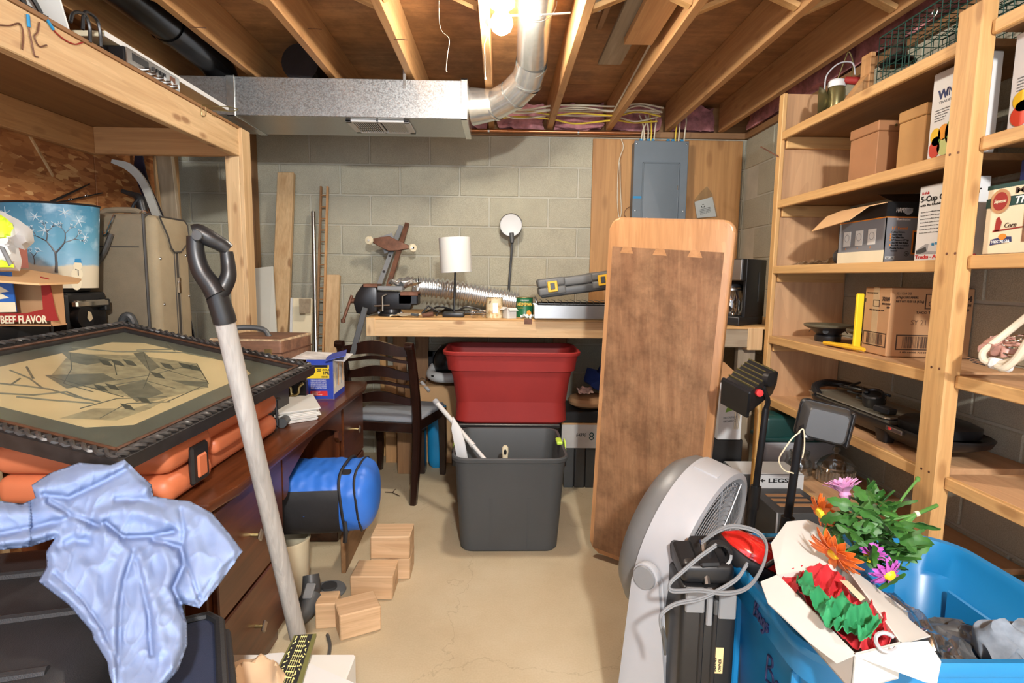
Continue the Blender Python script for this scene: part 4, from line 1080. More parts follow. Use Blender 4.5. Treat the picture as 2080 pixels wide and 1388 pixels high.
# leaning table top
a_, ro, tl_ = .62, .070, -.075
e0 = V((math.cos(a_), -math.sin(a_), 0)); n0 = V((math.sin(a_), math.cos(a_), 0))
u0 = V((0, 0, 1)) * math.cos(tl_) + n0 * math.sin(tl_)
uu = u0 * math.cos(ro) + e0 * math.sin(ro); ee = e0 * math.cos(ro) - u0 * math.sin(ro); nn = ee.cross(uu)   # ee right, uu up, nn toward the viewer side
TW, TL = .485, 1.485
o = V((.428, 2.458, TW * math.sin(ro) + .003))
t = T('wooden_tabletop', 'large brown wooden table top standing on edge in room', 'table top', o + ee * .24)
rm = MX((ee, uu, -nn)).transposed().to_4x4(); fm = MX.Translation(o) @ rm
if nn.y > 0: nn = -nn
pl = [(p[0] + TW / 2, p[1] + TL / 2) for p in rrect(TW, TL, .045, 6)]
b = B().prism(pl, .030, o - nn * .0, ee, uu)
bmesh.ops.bevel(b.bm, geom=[e for e in b.bm.edges if len(e.link_faces) == 2 and any(len(f.verts) > 8 for f in e.link_faces)], offset=.011, segments=3, affect='EDGES', profile=.5)
t.p('top_board', b, TABLE2)
fz = o + (ee.cross(uu)) * .030
off = (ee.cross(uu)) * .0301
fr = ee.cross(uu)
side = 1 if fr.y < 0 else -1
base = o + fr * (.0302 if side > 0 else -.0012)
in0, in1, iy0, iy1 = .018, TW - .030, .02, TL - .115
t.p('centre_panel', B().prism([(in0, iy0), (in1, iy0), (in1, iy1), (in0, iy1)], .001, base, ee, uu), TABLE, label='worn darker centre boards')
for k, x in enumerate((.055, .19, .325)):
    t.p('dovetail_key', B().prism([(x - .002, iy1 - .024), (x + .054, iy1 - .024), (x + .042, iy1 + .002), (x + .010, iy1 + .002)], .0004, base + fr * side * .001, ee, uu), TABLE2, label='pale dovetail inlay')
t.p('underframe', B().prism([(.06, .06), (TW - .06, .06), (TW - .06, TL - .06), (.06, TL - .06)], .02, o + fr * (-.021 if side > 0 else .031), ee, uu), OLDW['z'])

# timber blocks on the floor
def block(lab, p, rz, s, z=0, me=None):
    w, d, h = s
    b = B().bx((0, 0, 0), (w, d, h), .004)
    for v in b.bm.verts: v.co += V((wob(v.co.x * 9, v.co.y * 9, v.co.z * 9 + p[0] * 50), wob(v.co.y * 9, 3, p[1] * 40), wob(v.co.z * 9, v.co.x * 9, p[0] * 30))) * .004
    return one('timber_block', lab, 'wood block', b, BLOCKW['x'], (p[0], p[1], z), rz, local=True)
block('square timber block nearest, lying alone and askew on floor', onz(691, 1305, .0), .46, (.145, .115, .095))
block('small timber block half hidden behind the askew block', onz(646, 1290, 0) + V((-.02, .03, 0)), .1, (.075, .085, .095))
pB = onz(712, 1219, 0)
block('timber block standing in front of the two stacked ones', pB, .0, (.165, .13, .098))
block('lower timber block of the stack of two', (pB.x + .045, pB.y + .145, 0), .02, (.165, .13, .096))
block('upper timber block of the stack of two', (pB.x + .048, pB.y + .135, 0), .01, (.163, .13, .096), .098)
one('twig', 'tiny dark twig lying on the concrete by chair leg', 'twig', B().tube([onz(782, 1000, .004), onz(797, 1001, .006), onz(812, 1008, .003)], .0025, 5).tube([onz(797, 1001, .006), onz(803, 994, .004)], .002, 5), INKB)

# ================================================================ the writing desk
FX, BXD, DZ, DY0_, DY1_ = -.742, -1.24, .70, 1.38, 2.97
t = T('writing_desk', 'dark brown wooden kneehole desk with brass-knobbed drawers', 'desk', (-1.0, 2.2, 0))
pl = [(BXD, DY0_ - .03), (FX + .02, DY0_ - .03), (FX + .035, DY0_ + .1), (FX + .035, DY1_ - .08), (FX + .018, DY1_ + .03), (BXD, DY1_ + .03)]
t.p('desk_top', B().prism(pl, .028, (0, 0, DZ - .028), (1, 0, 0), (0, 1, 0), .007), WALN['y'])
P0, P1 = (DY0_, 1.86), (2.56, DY1_)
for (y0, y1) in (P0, P1):
    t.p('pedestal', B().bx((BXD + .02, y0, .07), (FX - .012, y1, DZ - .03), .003), WALN['z'])
    t.p('plinth', B().bx((BXD + .03, y0 + .01, 0), (FX - .03, y1 - .01, .075), .003), WALN['y'])
    for z0, z1 in ((.085, .335), (.345, .655)):
        d = t.p('drawer_front', B().bx((FX - .013, y0 + .02, z0), (FX + .006, y1 - .02, z1), .004), WALN['y'])
        yc, zc = (y0 + y1) / 2, (z0 + z1) / 2
        if y0 < 2: yc -= .02
        t.p('knob_stem', B().tube([(FX + .004, yc, zc), (FX + .030, yc, zc)], .005, 8), BRASS, d)
        t.p('knob', B().box((FX + .034, yc, zc), (.007, .032, .026), Euler((.8, 0, 0)).to_matrix(), .003), STEEL, d, label='metal drawer knob')
# arched apron over the kneehole
ap = [(P0[1], DZ - .03), (P1[0], DZ - .03)]
yl, yr = P0[1], P1[0]
low = [(yr, .50), (yr - .03, .505), (yr - .055, .53), (yr - .05, .56), (yr - .09, .575)]
for k in range(1, 12):
    f = k / 12; low.append((yr - .09 + (yl - yr + .18) * f, .575 + .055 * math.sin(PI * f)))
low += [(yl + .09, .575), (yl + .05, .56), (yl + .055, .53), (yl + .03, .505), (yl, .50)]
b = B().prism([(y, z) for y, z in ap[::-1]][::-1] + low, .018, (FX - .016, 0, 0), (0, 1, 0), (0, 0, 1))
t.p('arched_apron', b, WALN['y'])
t.p('back_panel', B().bx((BXD + .02, yl, .07), (BXD + .035, yr, DZ - .03)), WALN['z'])
# loose plank by the far pedestal
a, c = onz(712, 1172, 0), V((-.672, 2.80, 0))
one('loose_plank', 'short dark plank standing on edge against the desk pedestal', 'plank', B().beam(V((-.665, 2.28, .085)), V((-.685, 2.84, .085)), .02, .17, (0, 0, 1), .003), OLDW['y'], (-.67, 2.5, 0))

# things in the kneehole: white can, vacuum head, grey disc
t = T('white_bucket', 'tall white plastic can standing under the desk', 'can', (-.845, 2.12, 0))
t.p('can_body', B().lathe([(0, 0), (.075, 0), (.085, .01), (.09, .15), (.092, .235), (.088, .235), (.086, .02), (0, .015)], (-.845, 2.12, 0), 28), CREAM)
t.p('can_rim', B().lathe([(.09, .228), (.096, .23), (.096, .242), (.088, .242)], (-.845, 2.12, 0), 28), CREAM)
t = T('vacuum_head', 'grey plastic vacuum nozzle on the floor under desk', 'nozzle', (-.76, 2.14, 0))
n0_ = onz(622, 1268, .02)
t.p('nozzle_body', B().tube(spline([n0_ + V((-.03, -.04, .02)), n0_ + V((0, .03, .05)), n0_ + V((-.01, .09, .07)), n0_ + V((-.02, .12, .12))], 5), [.022 + .003 * i if i < 8 else .045 - .001 * i for i in range(16)], 14), DGREY)
t.p('nozzle_clip', B().box(n0_ + V((-.002, .045, .10)), (.035, .06, .012), Euler((.5, 0, 0)).to_matrix(), .004), GREY)
c = V((-.682, 2.14, 0))
t = T('grey_disc', 'flat grey plastic disc lying under the desk', 'disc', c)
t.p('disc', B().lathe([(0, .0), (.062, 0), (.066, .008), (.062, .016), (0, .02)], c, 32), plain('disc_grey', (.20, .21, .21), .5))
t.p('hub', B().lathe([(.03, .019), (.03, .03), (0, .03)], c, 20), DGREY)
cable('thin black hose curving over the floor beside timber block', [onz(665, 1290, .006), onz(670, 1310, .006), onz(667, 1335, .006), onz(657, 1355, .006), onz(640, 1375, .006), onz(610, 1400, .006)], DGREY, .006, cat='hose', name='thin_hose')

# sleeping bag stuffed in the kneehole
t = T('sleeping_bag', 'rolled sleeping bag in blue and black nylon sack under desk', 'sleeping bag', (-.672, 2.17, .40), rz=.10)
def sq(c): return math.copysign(abs(c) ** .72, c)
def sack(u0, u1, a0=0, a1=2 * PI, r0=1.0, n=64, k=60, caps=True, amp=.011):
    rings = []
    for i in range(k + 1):
        f = u0 + (u1 - u0) * i / k; x = -.19 + .38 * f
        s = min(1, max(0, 1 - abs(2 * f - 1) ** 7) ** .5 + .03)
        rings.append([V((x, .155 * s * r0 * sq(math.cos(a)) * (1 + amp * 5 * wob(x * 9, math.cos(a) * 2, math.sin(a) * 2, 1.3) + amp * 2.2 * wob(x * 40, math.cos(a) * 5, math.sin(a) * 5, 1.0)), .128 * s * r0 * sq(math.sin(a)) * (1 + amp * 5 * wob(x * 22, math.cos(a) * 3, math.sin(a) * 3, 1.6)))) for a in [a0 + (a1 - a0) * j / n for j in range(n)]])
    return B().loops(rings, caps, caps)
t.p('sack', sack(0, 1), NYLON)
rings = []
for i in range(13):
    x = -.200 + .255 * i / 12
    rings.append([V((x, .160 * sq(math.cos(a)) * (1 + .02 * wob(x * 9, a, 1)), .133 * sq(math.sin(a)) * (1 + .02 * wob(x * 9, a, 1)))) for a in [PI - .42 + (PI * .62 + .30) * j / 14 for j in range(15)]])
t.p('black_panel', B().loops(rings, False, False, False).thick(.004), BNYL, label='black nylon panel')
for x, w in ((.065, .006), (.12, .005)):
    t.p('strap', B().tube([V((x + .012 * math.sin(a * 2), .160 * (1 - (x > .1) * .03) * sq(math.cos(a)), .133 * (1 - (x > .1) * .03) * sq(math.sin(a)))) for a in [2 * PI * j / 40 for j in range(40)]], w, 6, closed=True), BNYL)
t.p('buckle', B().box((.075, -.09, .115), (.035, .03, .014), Euler((.6, 0, 0)).to_matrix(), .004), BLACK)
t.p('strap_tail', B().tube(spline([(.075, -.155, -.05), (.08, -.165, -.09), (.075, -.155, -.13)], 4), .009, 6), BNYL)
from mathutils.geometry import delaunay_2d_cdt
def inside(p, poly):
    c = False; j = len(poly) - 1
    for i in range(len(poly)):
        a, b_ = poly[i], poly[j]
        if (a[1] > p[1]) != (b_[1] > p[1]) and p[0] < (b_[0] - a[0]) * (p[1] - a[1]) / (b_[1] - a[1]) + a[0]: c = not c
        j = i
    return c
def edge_dist(p, poly):
    m = 1e9
    for i in range(len(poly)):
        a, b_ = V(poly[i - 1]), V(poly[i]); d = b_ - a
        t = max(0, min(1, (V(p) - a).dot(d) / max(1e-9, d.length_squared)))
        m = min(m, (a + d * t - V(p)).length)
    return m
def drape(poly, fn, step, th=.003):
    """cloth cut to an outline; fn(a, b, distance from the hem) gives the point in the room"""
    dense = []
    for i in range(len(poly)):
        a, b_ = V(poly[i - 1]), V(poly[i]); k = max(1, int((b_ - a).length / step))
        dense += [a.lerp(b_, j / k) for j in range(k)]
    n = len(dense); pts = list(dense)
    x0, x1 = min(p[0] for p in poly), max(p[0] for p in poly); y0, y1 = min(p[1] for p in poly), max(p[1] for p in poly)
    r = 0; y = y0
    while y < y1:
        x = x0 + (step / 2 if r % 2 else 0)
        while x < x1:
            if inside((x, y), poly) and edge_dist((x, y), poly) > step * .5: pts.append(V((x, y)))
            x += step
        y += step * .87; r += 1
    vs, es, fs = delaunay_2d_cdt(pts, [(i, (i + 1) % n) for i in range(n)], [], 1, 1e-5)[:3]
    b = B()
    bv = [b.bm.verts.new(fn(v[0], v[1], edge_dist(v, poly))) for v in vs]
    for f in fs:
        try: b.bm.faces.new([bv[i] for i in f])
        except ValueError: pass
    b.thick(th)
    return b
def ridge(x, y, s, seed=0.0):
    return max(0.0, 1 - abs(2 * NZ.noise(V((x * s + seed, y * s, seed * .7)))))

# ================================================================ things on the loft deck
def onbeam(u, v, dx=0): return onx(u, v, LX - .02 + dx)
p = onx(262, 140, LX - .03)
ry0_, ry1_ = p.y - .05, p.y + .27
t = T('car_radio', 'old silver-faced radio with knobs on the loft edge', 'radio', (LX - .1, (ry0_ + ry1_) / 2, DK))
t.p('radio_body', B().bx((LX - .22, ry0_, DK), (LX - .012, ry1_, DK + .058), .003), BLACKM)
fp = t.p('face_plate', B().bx((LX - .012, ry0_ + .004, DK + .003), (LX - .004, ry1_ - .004, DK + .056), .002), STEEL, label='silver face plate')
t.p('dial_window', B().bx((LX - .004, ry0_ + .03, DK + .022), (LX - .003, ry0_ + .12, DK + .046)), BLACK, fp)
t.p('display', B().bx((LX - .004, ry1_ - .07, DK + .026), (LX - .003, ry1_ - .035, DK + .046)), RUST, fp)
for k in range(4): t.p('button', B().bx((LX - .004, ry0_ + .14 + .022 * k, DK + .026), (LX + .001, ry0_ + .152 + .022 * k, DK + .040), .001), BLACK, fp)
for k in range(5): t.p('knob', B().tube([(LX - .004, ry0_ + .10 + .045 * k, DK + .014), (LX + .012, ry0_ + .10 + .045 * k, DK + .014)], .008, 12), CHROME)
t = T('white_box_panel', 'grey white boxy panel with upturned lid behind the loft radio', 'box', (LX - .3, 1.88, DK))
t.p('panel_body', B().bx((LX - .40, 1.80, DK), (LX - .235, 1.98, DK + .05), .003), WHITE)
t.p('lid', B().box((LX - .318, 1.93, DK + .098), (.17, .006, .13), rotx(.75)), PAPER)
t.p('lid_edge', B().box((LX - .232, 1.93, DK + .098), (.006, .010, .135), rotx(.75)), RUST)
one('white_booklet', 'white booklet propped among black cables on loft', 'booklet', B().box((LX - .075, 1.775, DK + .062), (.10, .006, .125), rotx(.35), .002), PAPER, (LX - .07, 1.775, DK))
a, c = onx(335, 148, LX - .10), V((LX - .08, 2.80, DK + .02))
t = T('white_shelf_board', 'long white laminate board lying along the loft deck', 'board', (LX - .1, 2.3, DK))
t.p('board', B().bx((LX - .24, 1.95, DK + .060), (LX - .03, 2.78, DK + .078), .002), CREAM)
t.p('board_edge', B().bx((LX - .03, 1.95, DK + .060), (LX - .027, 2.78, DK + .078)), WHITE)
boxthing('deck_batten', 'narrow wood batten lying under the white board on loft', 'batten', (LX - .22, 2.34, DK), (LX - .12, 2.75, DK + .06), PINE['y'])
t = T('wire_hanger', 'bent brass wire hanger hooked over the loft beam', 'hanger', onx(450, 222, LX))
h = [onx(u, v, LX + d) for u, v, d in ((405, 213, -.03), (440, 216, 0), (462, 217, .01), (483, 222, .01), (470, 226, .01), (440, 224, 0), (412, 221, -.01))]
t.p('hanger_wire', B().tube(spline(h, 4), .0022, 6), BRASS)
t.p('hook_end', B().tube(spline([onx(u, v, LX + .004) for u, v in ((410, 214), (410, 234), (418, 235), (418, 218))], 4), .0016, 6), BRASS)
t.p('hook_end', B().tube(spline([onx(u, v, LX + .004) for u, v in ((428, 228), (436, 236), (443, 234), (437, 226))], 4), .0016, 6), BRASS)
random.seed(11)
for k in range(5):
    y = 1.40 + .055 * k
    pts = [V((LX - .05 - .05 * random.random(), y - .12, DK + .02)), V((LX - .10, y, DK + .07 + .03 * random.random() + .018 * k)), V((LX - .05, y + .10, DK + .03)), V((LX - .12, y + .09, DK + .06)), V((LX - .04, y + .11, DK + .02))]
    cable('tangled black cable heaped on the loft edge', pts, BLACK, .010 if k < 3 else .006, 'black cables on the loft', 'cable', 'power_cable')
cable('black cable loop drooping over the loft edge', [onx(u, v, LX + .004) for u, v in ((168, 60), (172, 25), (195, 38), (203, 62), (205, 95))], BLACK, .005)
cable('second black cable loop hanging beside the white booklet', [onx(u, v, LX + .005) for u, v in ((143, 45), (150, 26), (172, 30), (182, 55), (183, 86))], BLACK, .005)
for lab, P_, m in (('thin brown wire with blue crimp hanging down the loft beam', ((56, 30), (58, 55), (64, 85), (70, 112), (78, 116)), RUST),
                   ('thin red wire with blue crimp curving along loft beam', ((95, 40), (108, 60), (130, 80), (152, 90), (168, 86)), RED),
                   ('short rusty wire curling on the loft beam face', ((80, 45), (76, 65), (70, 75), (80, 94), (95, 92)), RUST),
                   ('brown wire running to the frame edge on loft beam', ((-10, 50), (20, 52), (40, 48), (47, 70), (45, 100)), RUST)):
    pts = [onx(u, v, LX + .003) for u, v in P_]
    t = T('loose_wire', lab, 'wire', pts[0])
    t.p('wire', B().tube(spline(pts, 5), .002, 6), m)
    if 'blue' in lab: t.p('crimp', B().tube([pts[0] + V((.001, 0, .0)), pts[1] + V((.001, 0, 0))], .004, 8), SKYB)

# ================================================================ skis, poles and rods against the strand board
SKIW = plain('ski_white', (.55, .55, .50), .4, 0, .1)
SKIN = plain('ski_navy', (.015, .018, .04), .25, 0, .2)
def ski(lab, pix, w, m, d, m2):
    pts = spline([at(u, v, d + k) for u, v, k in pix], 6)
    t = T('ski', lab, 'ski', pts[-1])
    def ring(i, wd, th, dy=0):
        p = pts[i]; tg = (pts[min(i + 1, len(pts) - 1)] - pts[max(i - 1, 0)]).normalized()
        s_ = tg.cross(V((0, -1, 0))).normalized()
        k = min(1, .45 + i / 10)
        return [p + s_ * wd * k + V((0, dy, 0)), p - s_ * wd * k + V((0, dy, 0)), p - s_ * wd * k + V((0, th + dy, 0)), p + s_ * wd * k + V((0, th + dy, 0))]
    t.p('ski_body', B().loops([ring(i, w, .012) for i in range(len(pts))]), m)
    t.p('edge_strip', B().loops([ring(i, w * .96, .003, .0125) for i in range(len(pts))]), m2)
ski('pale ski with tip curved over leaning against strand board', [(226, 327, 0), (262, 340, .02), (290, 372, .04), (312, 425, .04), (330, 480, .04), (372, 690, 0), (398, 800, -.1)], .020, SKIW, 2.98, STEEL)
ski('dark navy ski standing beside the pale one', [(280, 300, .1), (283, 345, .1), (295, 385, .08), (316, 432, .06), (345, 520, .05), (392, 720, 0), (415, 810, -.1)], .028, SKIN, 3.02, STEEL)
lean('grey_plank', 'grey painted plank standing behind the suitcase beside skis', 'plank', at(333, 300, 3.20), V((-1.70, 3.12, .01)), .085, .03, GREYW['z'])
t = T('ski_pole', 'black ski pole grip with wrist strap over the suitcase', 'ski pole', at(290, 440, 2.88))
t.p('grip', B().tube(spline([at(u, v, 2.88) for u, v in ((268, 396), (280, 400), (287, 414), (292, 440), (296, 470))], 4), [.012 + .002 * min(i, 6) for i in range(17)], 12), BLACK)
t.p('grip_top', B().tube([at(248, 388, 2.88), at(278, 398, 2.88)], [.010, .016], 10), BLACK)
t.p('wrist_strap', B().tube(spline([at(u, v, 2.86) for u, v in ((282, 404), (270, 420), (272, 445), (284, 450))], 4), .008, 8), BNYL)
t.p('shaft', B().tube([at(296, 460, 2.88), at(330, 640, 2.86)], .008, 10), DGREY)
for lab, P_ in (('thick black fishing rod slanting across the strand board', ((40, 450), (62, 430), (182, 374))), ('thin black rod with rings slanting across strand board', ((90, 430), (115, 412), (208, 392))), ('thin black rod lying level behind the suitcase top', ((215, 424), (270, 422)))):
    pts = [onx(u, v, XL + .016) for u, v in P_]
    t = T('fishing_rod', lab, 'fishing rod', pts[0])
    t.p('rod_blank', B().tube(pts, [.010 if 'thick' in lab else .005, .008 if 'thick' in lab else .004, .003][:len(pts)], 8), BLACK)
    if 'rings' in lab:
        for f in (.25, .6): t.p('guide_ring', B().tube(arc(pts[1].lerp(pts[2], f) + V((.006, 0, .004)), .006, 0, 2 * PI, 12, (1, 0, 0), (0, 0, 1)), .0012, 5), STEEL)
b = B().beam(onx(58, 272, XL + .003), onx(108, 358, XL + .003), .010, .006, (1, 0, 0))
one('wood_splinter', 'pale splinter of wood caught on the strand board wall', 'splinter', b, PINE['z'])

# ================================================================ suitcase, tin, radio cassette, carton trays
LD = .8665
sx0, sx1, sy0, sy1, sz1 = -1.86, -1.535, 2.46, 2.74, 1.52
t = T('suitcase', 'large taupe fabric suitcase standing upright under the loft', 'suitcase', (-1.7, 2.6, LD))
def softbox(lo, hi, r=.04, sag=.0):
    b = B().bx(lo, hi); bmesh.ops.bevel(b.bm, geom=b.bm.edges[:], offset=r, segments=4, affect='EDGES', profile=.5); return b
t.p('front_shell', softbox((sx0, sy0, LD), (sx1 + .01, sy1, sz1), .03), TAUPE)
t.p('side_gusset', softbox((sx1 - .06, sy0 + .012, LD + .005), (sx1 + .045, sy1 - .005, sz1 - .004), .028), TAUPE2, label='lighter beige side gusset')
t.p('piping', B().tube(spline([(sx1 + .006, sy0 - .002, LD + .03), (sx1 + .006, sy0 - .002, sz1 - .06), (sx1 + .004, sy0 + .006, sz1 - .015), (sx1 + .004, sy0 + .05, sz1 + .001)], 6), .006, 8), PIPING)
yz = (sy0 + sy1) / 2
t.p('zip_tape', B().bx((sx1 + .044, yz + .0, LD + .04), (sx1 + .048, yz + .034, sz1 - .10), .001), PIPING)
for s in (0, .026): t.p('zip_teeth', B().tube([(sx1 + .049, yz + .004 + s, LD + .04), (sx1 + .049, yz + .004 + s, sz1 - .10)], .0025, 6), TAUPE)
t.p('zip_pull', B().bx((sx1 + .050, yz + .004, 1.175), (sx1 + .058, yz + .026, 1.23), .004), CHROME)
t.p('zip_slider', B().bx((sx1 + .048, yz + .006, 1.225), (sx1 + .060, yz + .024, 1.25), .003), CHROME)
flap = [(0, 0), (.19, 0), (.215, -.02), (.222, -.07), (.20, -.11), (.15, -.145), (.10, -.15), (.075, -.13), (.055, -.08), (.02, -.03)]
t.p('corner_flap', B().prism(flap, .008, (sx1 + .045, sy0 + .035, sz1 - .01), (0, 1, 0), (0, 0, 1), .003), TAUPE2)
t.p('flap_piping', B().tube([V((sx1 + .053, sy0 + .035 + a, sz1 - .01 + c)) for a, c in flap], .004, 6, closed=True), PIPING)
for y, z in ((sy0 + .04, 1.33), (sy0 + .05, 1.13), (sy1 - .03, 1.16), (sy1 - .04, 1.35)):
    t.p('stud', B().lathe([(0, .003), (.006, .002), (.007, 0)], (sx1 + .045, y, z), 10, Euler((0, PI / 2, 0)).to_matrix()), STEEL)
t.p('top_handle', B().tube(spline([(sx0 + .07, sy0 + .12, sz1 - .005), (sx0 + .10, sy0 + .12, sz1 + .02), (sx0 + .22, sy0 + .12, sz1 + .022), (sx0 + .26, sy0 + .12, sz1 - .003)], 5), .013, 10), TAUPE)
t.p('handle_ring', B().tube(arc((sx0 + .27, sy0 + .10, sz1 + .004), .018, 0, 2 * PI, 14, (1, 0, 0), (0, .4, .9)), .003, 6), CHROME)
t.p('snap_hook', B().tube(spline([(sx0 + .215, sy0 - .006, sz1 - .01), (sx0 + .20, sy0 - .016, sz1 - .05), (sx0 + .185, sy0 - .016, sz1 - .085), (sx0 + .17, sy0 - .014, sz1 - .095), (sx0 + .165, sy0 - .012, sz1 - .08)], 4), .005, 8), CHROME)
t.p('side_strap', B().tube(spline([(sx0 + .20, sy0 - .012, sz1 - .09), (sx0 + .17, sy0 - .022, sz1 - .17), (sx0 + .12, sy0 - .014, sz1 - .23)], 5), .011, 8), PIPING)
t.p('carry_handle', B().tube(spline([(sx1 - .10, sy0 - .004, LD + .02), (sx1 - .10, sy0 - .03, LD + .12), (sx1 - .085, sy0 - .036, LD + .20), (sx1 - .055, sy0 - .03, LD + .21), (sx1 - .035, sy0 - .01, LD + .10)], 5), .017, 10), DGREY)
t.p('seam', B().bx((sx0 + .03, sy0 - .0015, 1.375), (sx1 - .02, sy0 + .001, 1.379)), PIPING)

# black radio cassette under the tin
bx0, bx1, by0, by1, bz1 = -1.97, -1.68, 2.20, 2.42, 1.185
boxthing('black_case', 'black case lying on the lower deck under the radio', 'case', (-1.95, 2.02, LD), (-1.57, 2.41, .985), BLACK, .01)
t = T('boombox', 'black portable radio with chrome grip and round dial under tin', 'radio', (-1.75, 2.3, .985))
t.p('radio_body', B().bx((bx0, by0, .986), (bx1, by1, bz1), .008), BLACK)
t.p('top_ledge', B().bx((bx0 + .02, by0 + .02, bz1), (bx1 - .04, by1 - .03, bz1 + .018), .004), BLACKM)
t.p('door_panel', B().bx((bx0 + .10, by0 - .006, 1.0), (bx1 - .09, by0, 1.12), .003), BLACKM)
t.p('door_bar', B().bx((bx1 - .085, by0 - .012, .99), (bx1 - .055, by0, 1.13), .003), DGREY)
for k in range(2): t.p('groove', B().bx((bx0 + .02, by0 - .002, 1.145 + .016 * k), (bx1 - .06, by0, 1.149 + .016 * k)), DGREY)
t.p('lock', B().lathe([(0, .002), (.011, .002), (.012, 0)], (bx1 - .13, by0 - .001, 1.135), 16, rotx(PI / 2)), DGREY)
t.p('dial', B().lathe([(0, .03), (.046, .028), (.05, .02), (.052, 0)], (bx1 - .001, by0 + .06, 1.09), 26, rotY), BLACKM)
t.p('dial_sticker', B().prism([(0, 0), (.012, -.014), (.03, -.004), (.022, .022), (.006, .028)], .001, (bx1 + .030, by0 + .06, 1.085), (0, 1, 0), (0, 0, 1)), CREAM)
t.p('handle_grip', B().bx((bx1 + .005, by0 + .01, 1.128), (bx1 + .032, by0 + .19, 1.156), .006), CHROME, label='chrome grip')
t.p('grip_bracket', B().bx((bx1 - .002, by0 + .17, 1.11), (bx1 + .03, by0 + .20, 1.158), .004), BLACK)

# painted winter tin bucket
def tinmat():
    m, nt, b = nmat('winter_tin')
    tc = nd(nt, 'ShaderNodeTexCoord').outputs['Object']
    z = nd(nt, 'ShaderNodeSeparateXYZ', {0: tc}).outputs[2]
    n = nd(nt, 'ShaderNodeTexNoise', {'Vector': tc, 'Scale': 11.0, 'Detail': 4.0}).outputs[0]
    zz = nd(nt, 'ShaderNodeMath', {0: n, 1: .05, 2: z}, operation='MULTIPLY_ADD').outputs[0]
    sky = ramp(nt, nd(nt, 'ShaderNodeMath', {0: zz, 1: 3.0}, operation='MULTIPLY').outputs[0], [(.2, (.30, .50, .66)), (.6, (.12, .33, .46)), (1.0, (.05, .19, .30))])
    cl = ramp(nt, nd(nt, 'ShaderNodeTexNoise', {'Vector': tc, 'Scale': 16.0, 'Detail': 5.0}).outputs[0], [(.52, 0.0), (.72, .55)])
    sky = mixc(nt, cl, sky, (.55, .70, .78))
    sn = ramp(nt, zz, [(.112, 1.0), (.118, 0.0)])
    nt.links.new(mixc(nt, sn, sky, (.66, .58, .42)), b.inputs['Base Color'])
    b.inputs['Roughness'].default_value = .22
    return m
tx, ty, tz = -1.80, 2.30, bz1 + .019
t = T('winter_tin', 'oval blue tin bucket painted with a snowy tree and snowman', 'bucket', (tx, ty, tz), rz=.12)
TA, TB, TH = .155, .095, .325
def tin(a, z, o=0):
    k = 1 + .16 * z / TH
    return V(((TA * k + o) * math.cos(a), (TB * k + o) * math.sin(a), z))
NA = 48
t.p('tin_body', B().loops([[tin(2 * PI * i / NA, 0) for i in range(NA)], [tin(2 * PI * i / NA, TH) for i in range(NA)], [tin(2 * PI * i / NA, TH, -.004) for i in range(NA)], [tin(2 * PI * i / NA, .006, -.004) for i in range(NA)]]), tinmat())
t.p('rolled_rim', B().tube([tin(2 * PI * i / NA, TH) for i in range(NA)], .004, 8, closed=True), BLACKM)
def tp(a, z): return tin(-PI / 2 + a, z, .0008)
br = B(); frost = B(); PALEB = plain('painted_frost_white', (.52, .62, .68), .4)
def branch(a, z, ang, l, w, dep):
    a2, z2 = a + l * math.sin(ang) / .15, z + l * math.cos(ang)
    br.tube([tp(a, z), tp((a + a2) / 2 + .01, (z + z2) / 2), tp(a2, z2)], [w, w * .8, w * .6], 5)
    if dep <= 1:
        for k in range(3):
            aa = a2 + random.uniform(-.05, .05); zz = z2 + random.uniform(-.006, .008)
            frost.tube([tp(a2, z2), tp(aa, zz)], .0012, 4)
    if dep:
        for s in (-1, 1) if dep > 1 else (-1, 0, 1): branch(a2, z2, ang + s * random.uniform(.35, .6), l * .68, w * .62, dep - 1)
random.seed(5)
branch(.42, .06, .02, .075, .006, 4)
branch(-.02, .09, .0, .03, .002, 2)
t.p('painted_tree', br, plain('tree_paint', (.06, .05, .05), .4))
t.p('painted_frost', frost, PALEB, stuff=True)
for a, z, r in ((-.55, .28, .026), (.1, .27, .02), (.25, .22, .022), (.95, .26, .026), (-.35, .20, .016), (1.1, .20, .018), (-.75, .24, .016), (.65, .29, .02)):
    fl = B()
    for k in range(6):
        g = k * PI / 3 + a
        fl.tube([tp(a, z), tp(a + r * math.cos(g) / .15, z + r * math.sin(g))], [.0022, .0006], 4)
    t.p('painted_snowflake', fl, PALEB)
sm = B()
for a, z, r in ((.88, .055, .022), (.90, .088, .016)):
    sm.loops([[tp(a + r * math.cos(q) / .15, z + r * 1.1 * math.sin(q)) + V((0, -.001, 0)) for q in [2 * PI * i / 18 for i in range(18)]]], True, False)
sm.loops([[tp(.86 + .020 * math.cos(q) / .15, .022 + .03 * math.sin(q)) + V((0, -.001, 0)) for q in [2 * PI * i / 18 for i in range(18)]]], True, False)
t.p('painted_snowman', sm, CREAM)
t.p('painted_hat', B().loops([[tp(.91 + .013 * x / .15, .105 + .011 * z) + V((0, -.0018, 0)) for x, z in ((-1, -.4), (1.1, -.5), (.8, 1), (-.8, .9))]], True, False), SKYB)
t.p('painted_scarf', B().tube([tp(.83, .074), tp(.90, .071), tp(.90, .05)], .002, 5), INK)

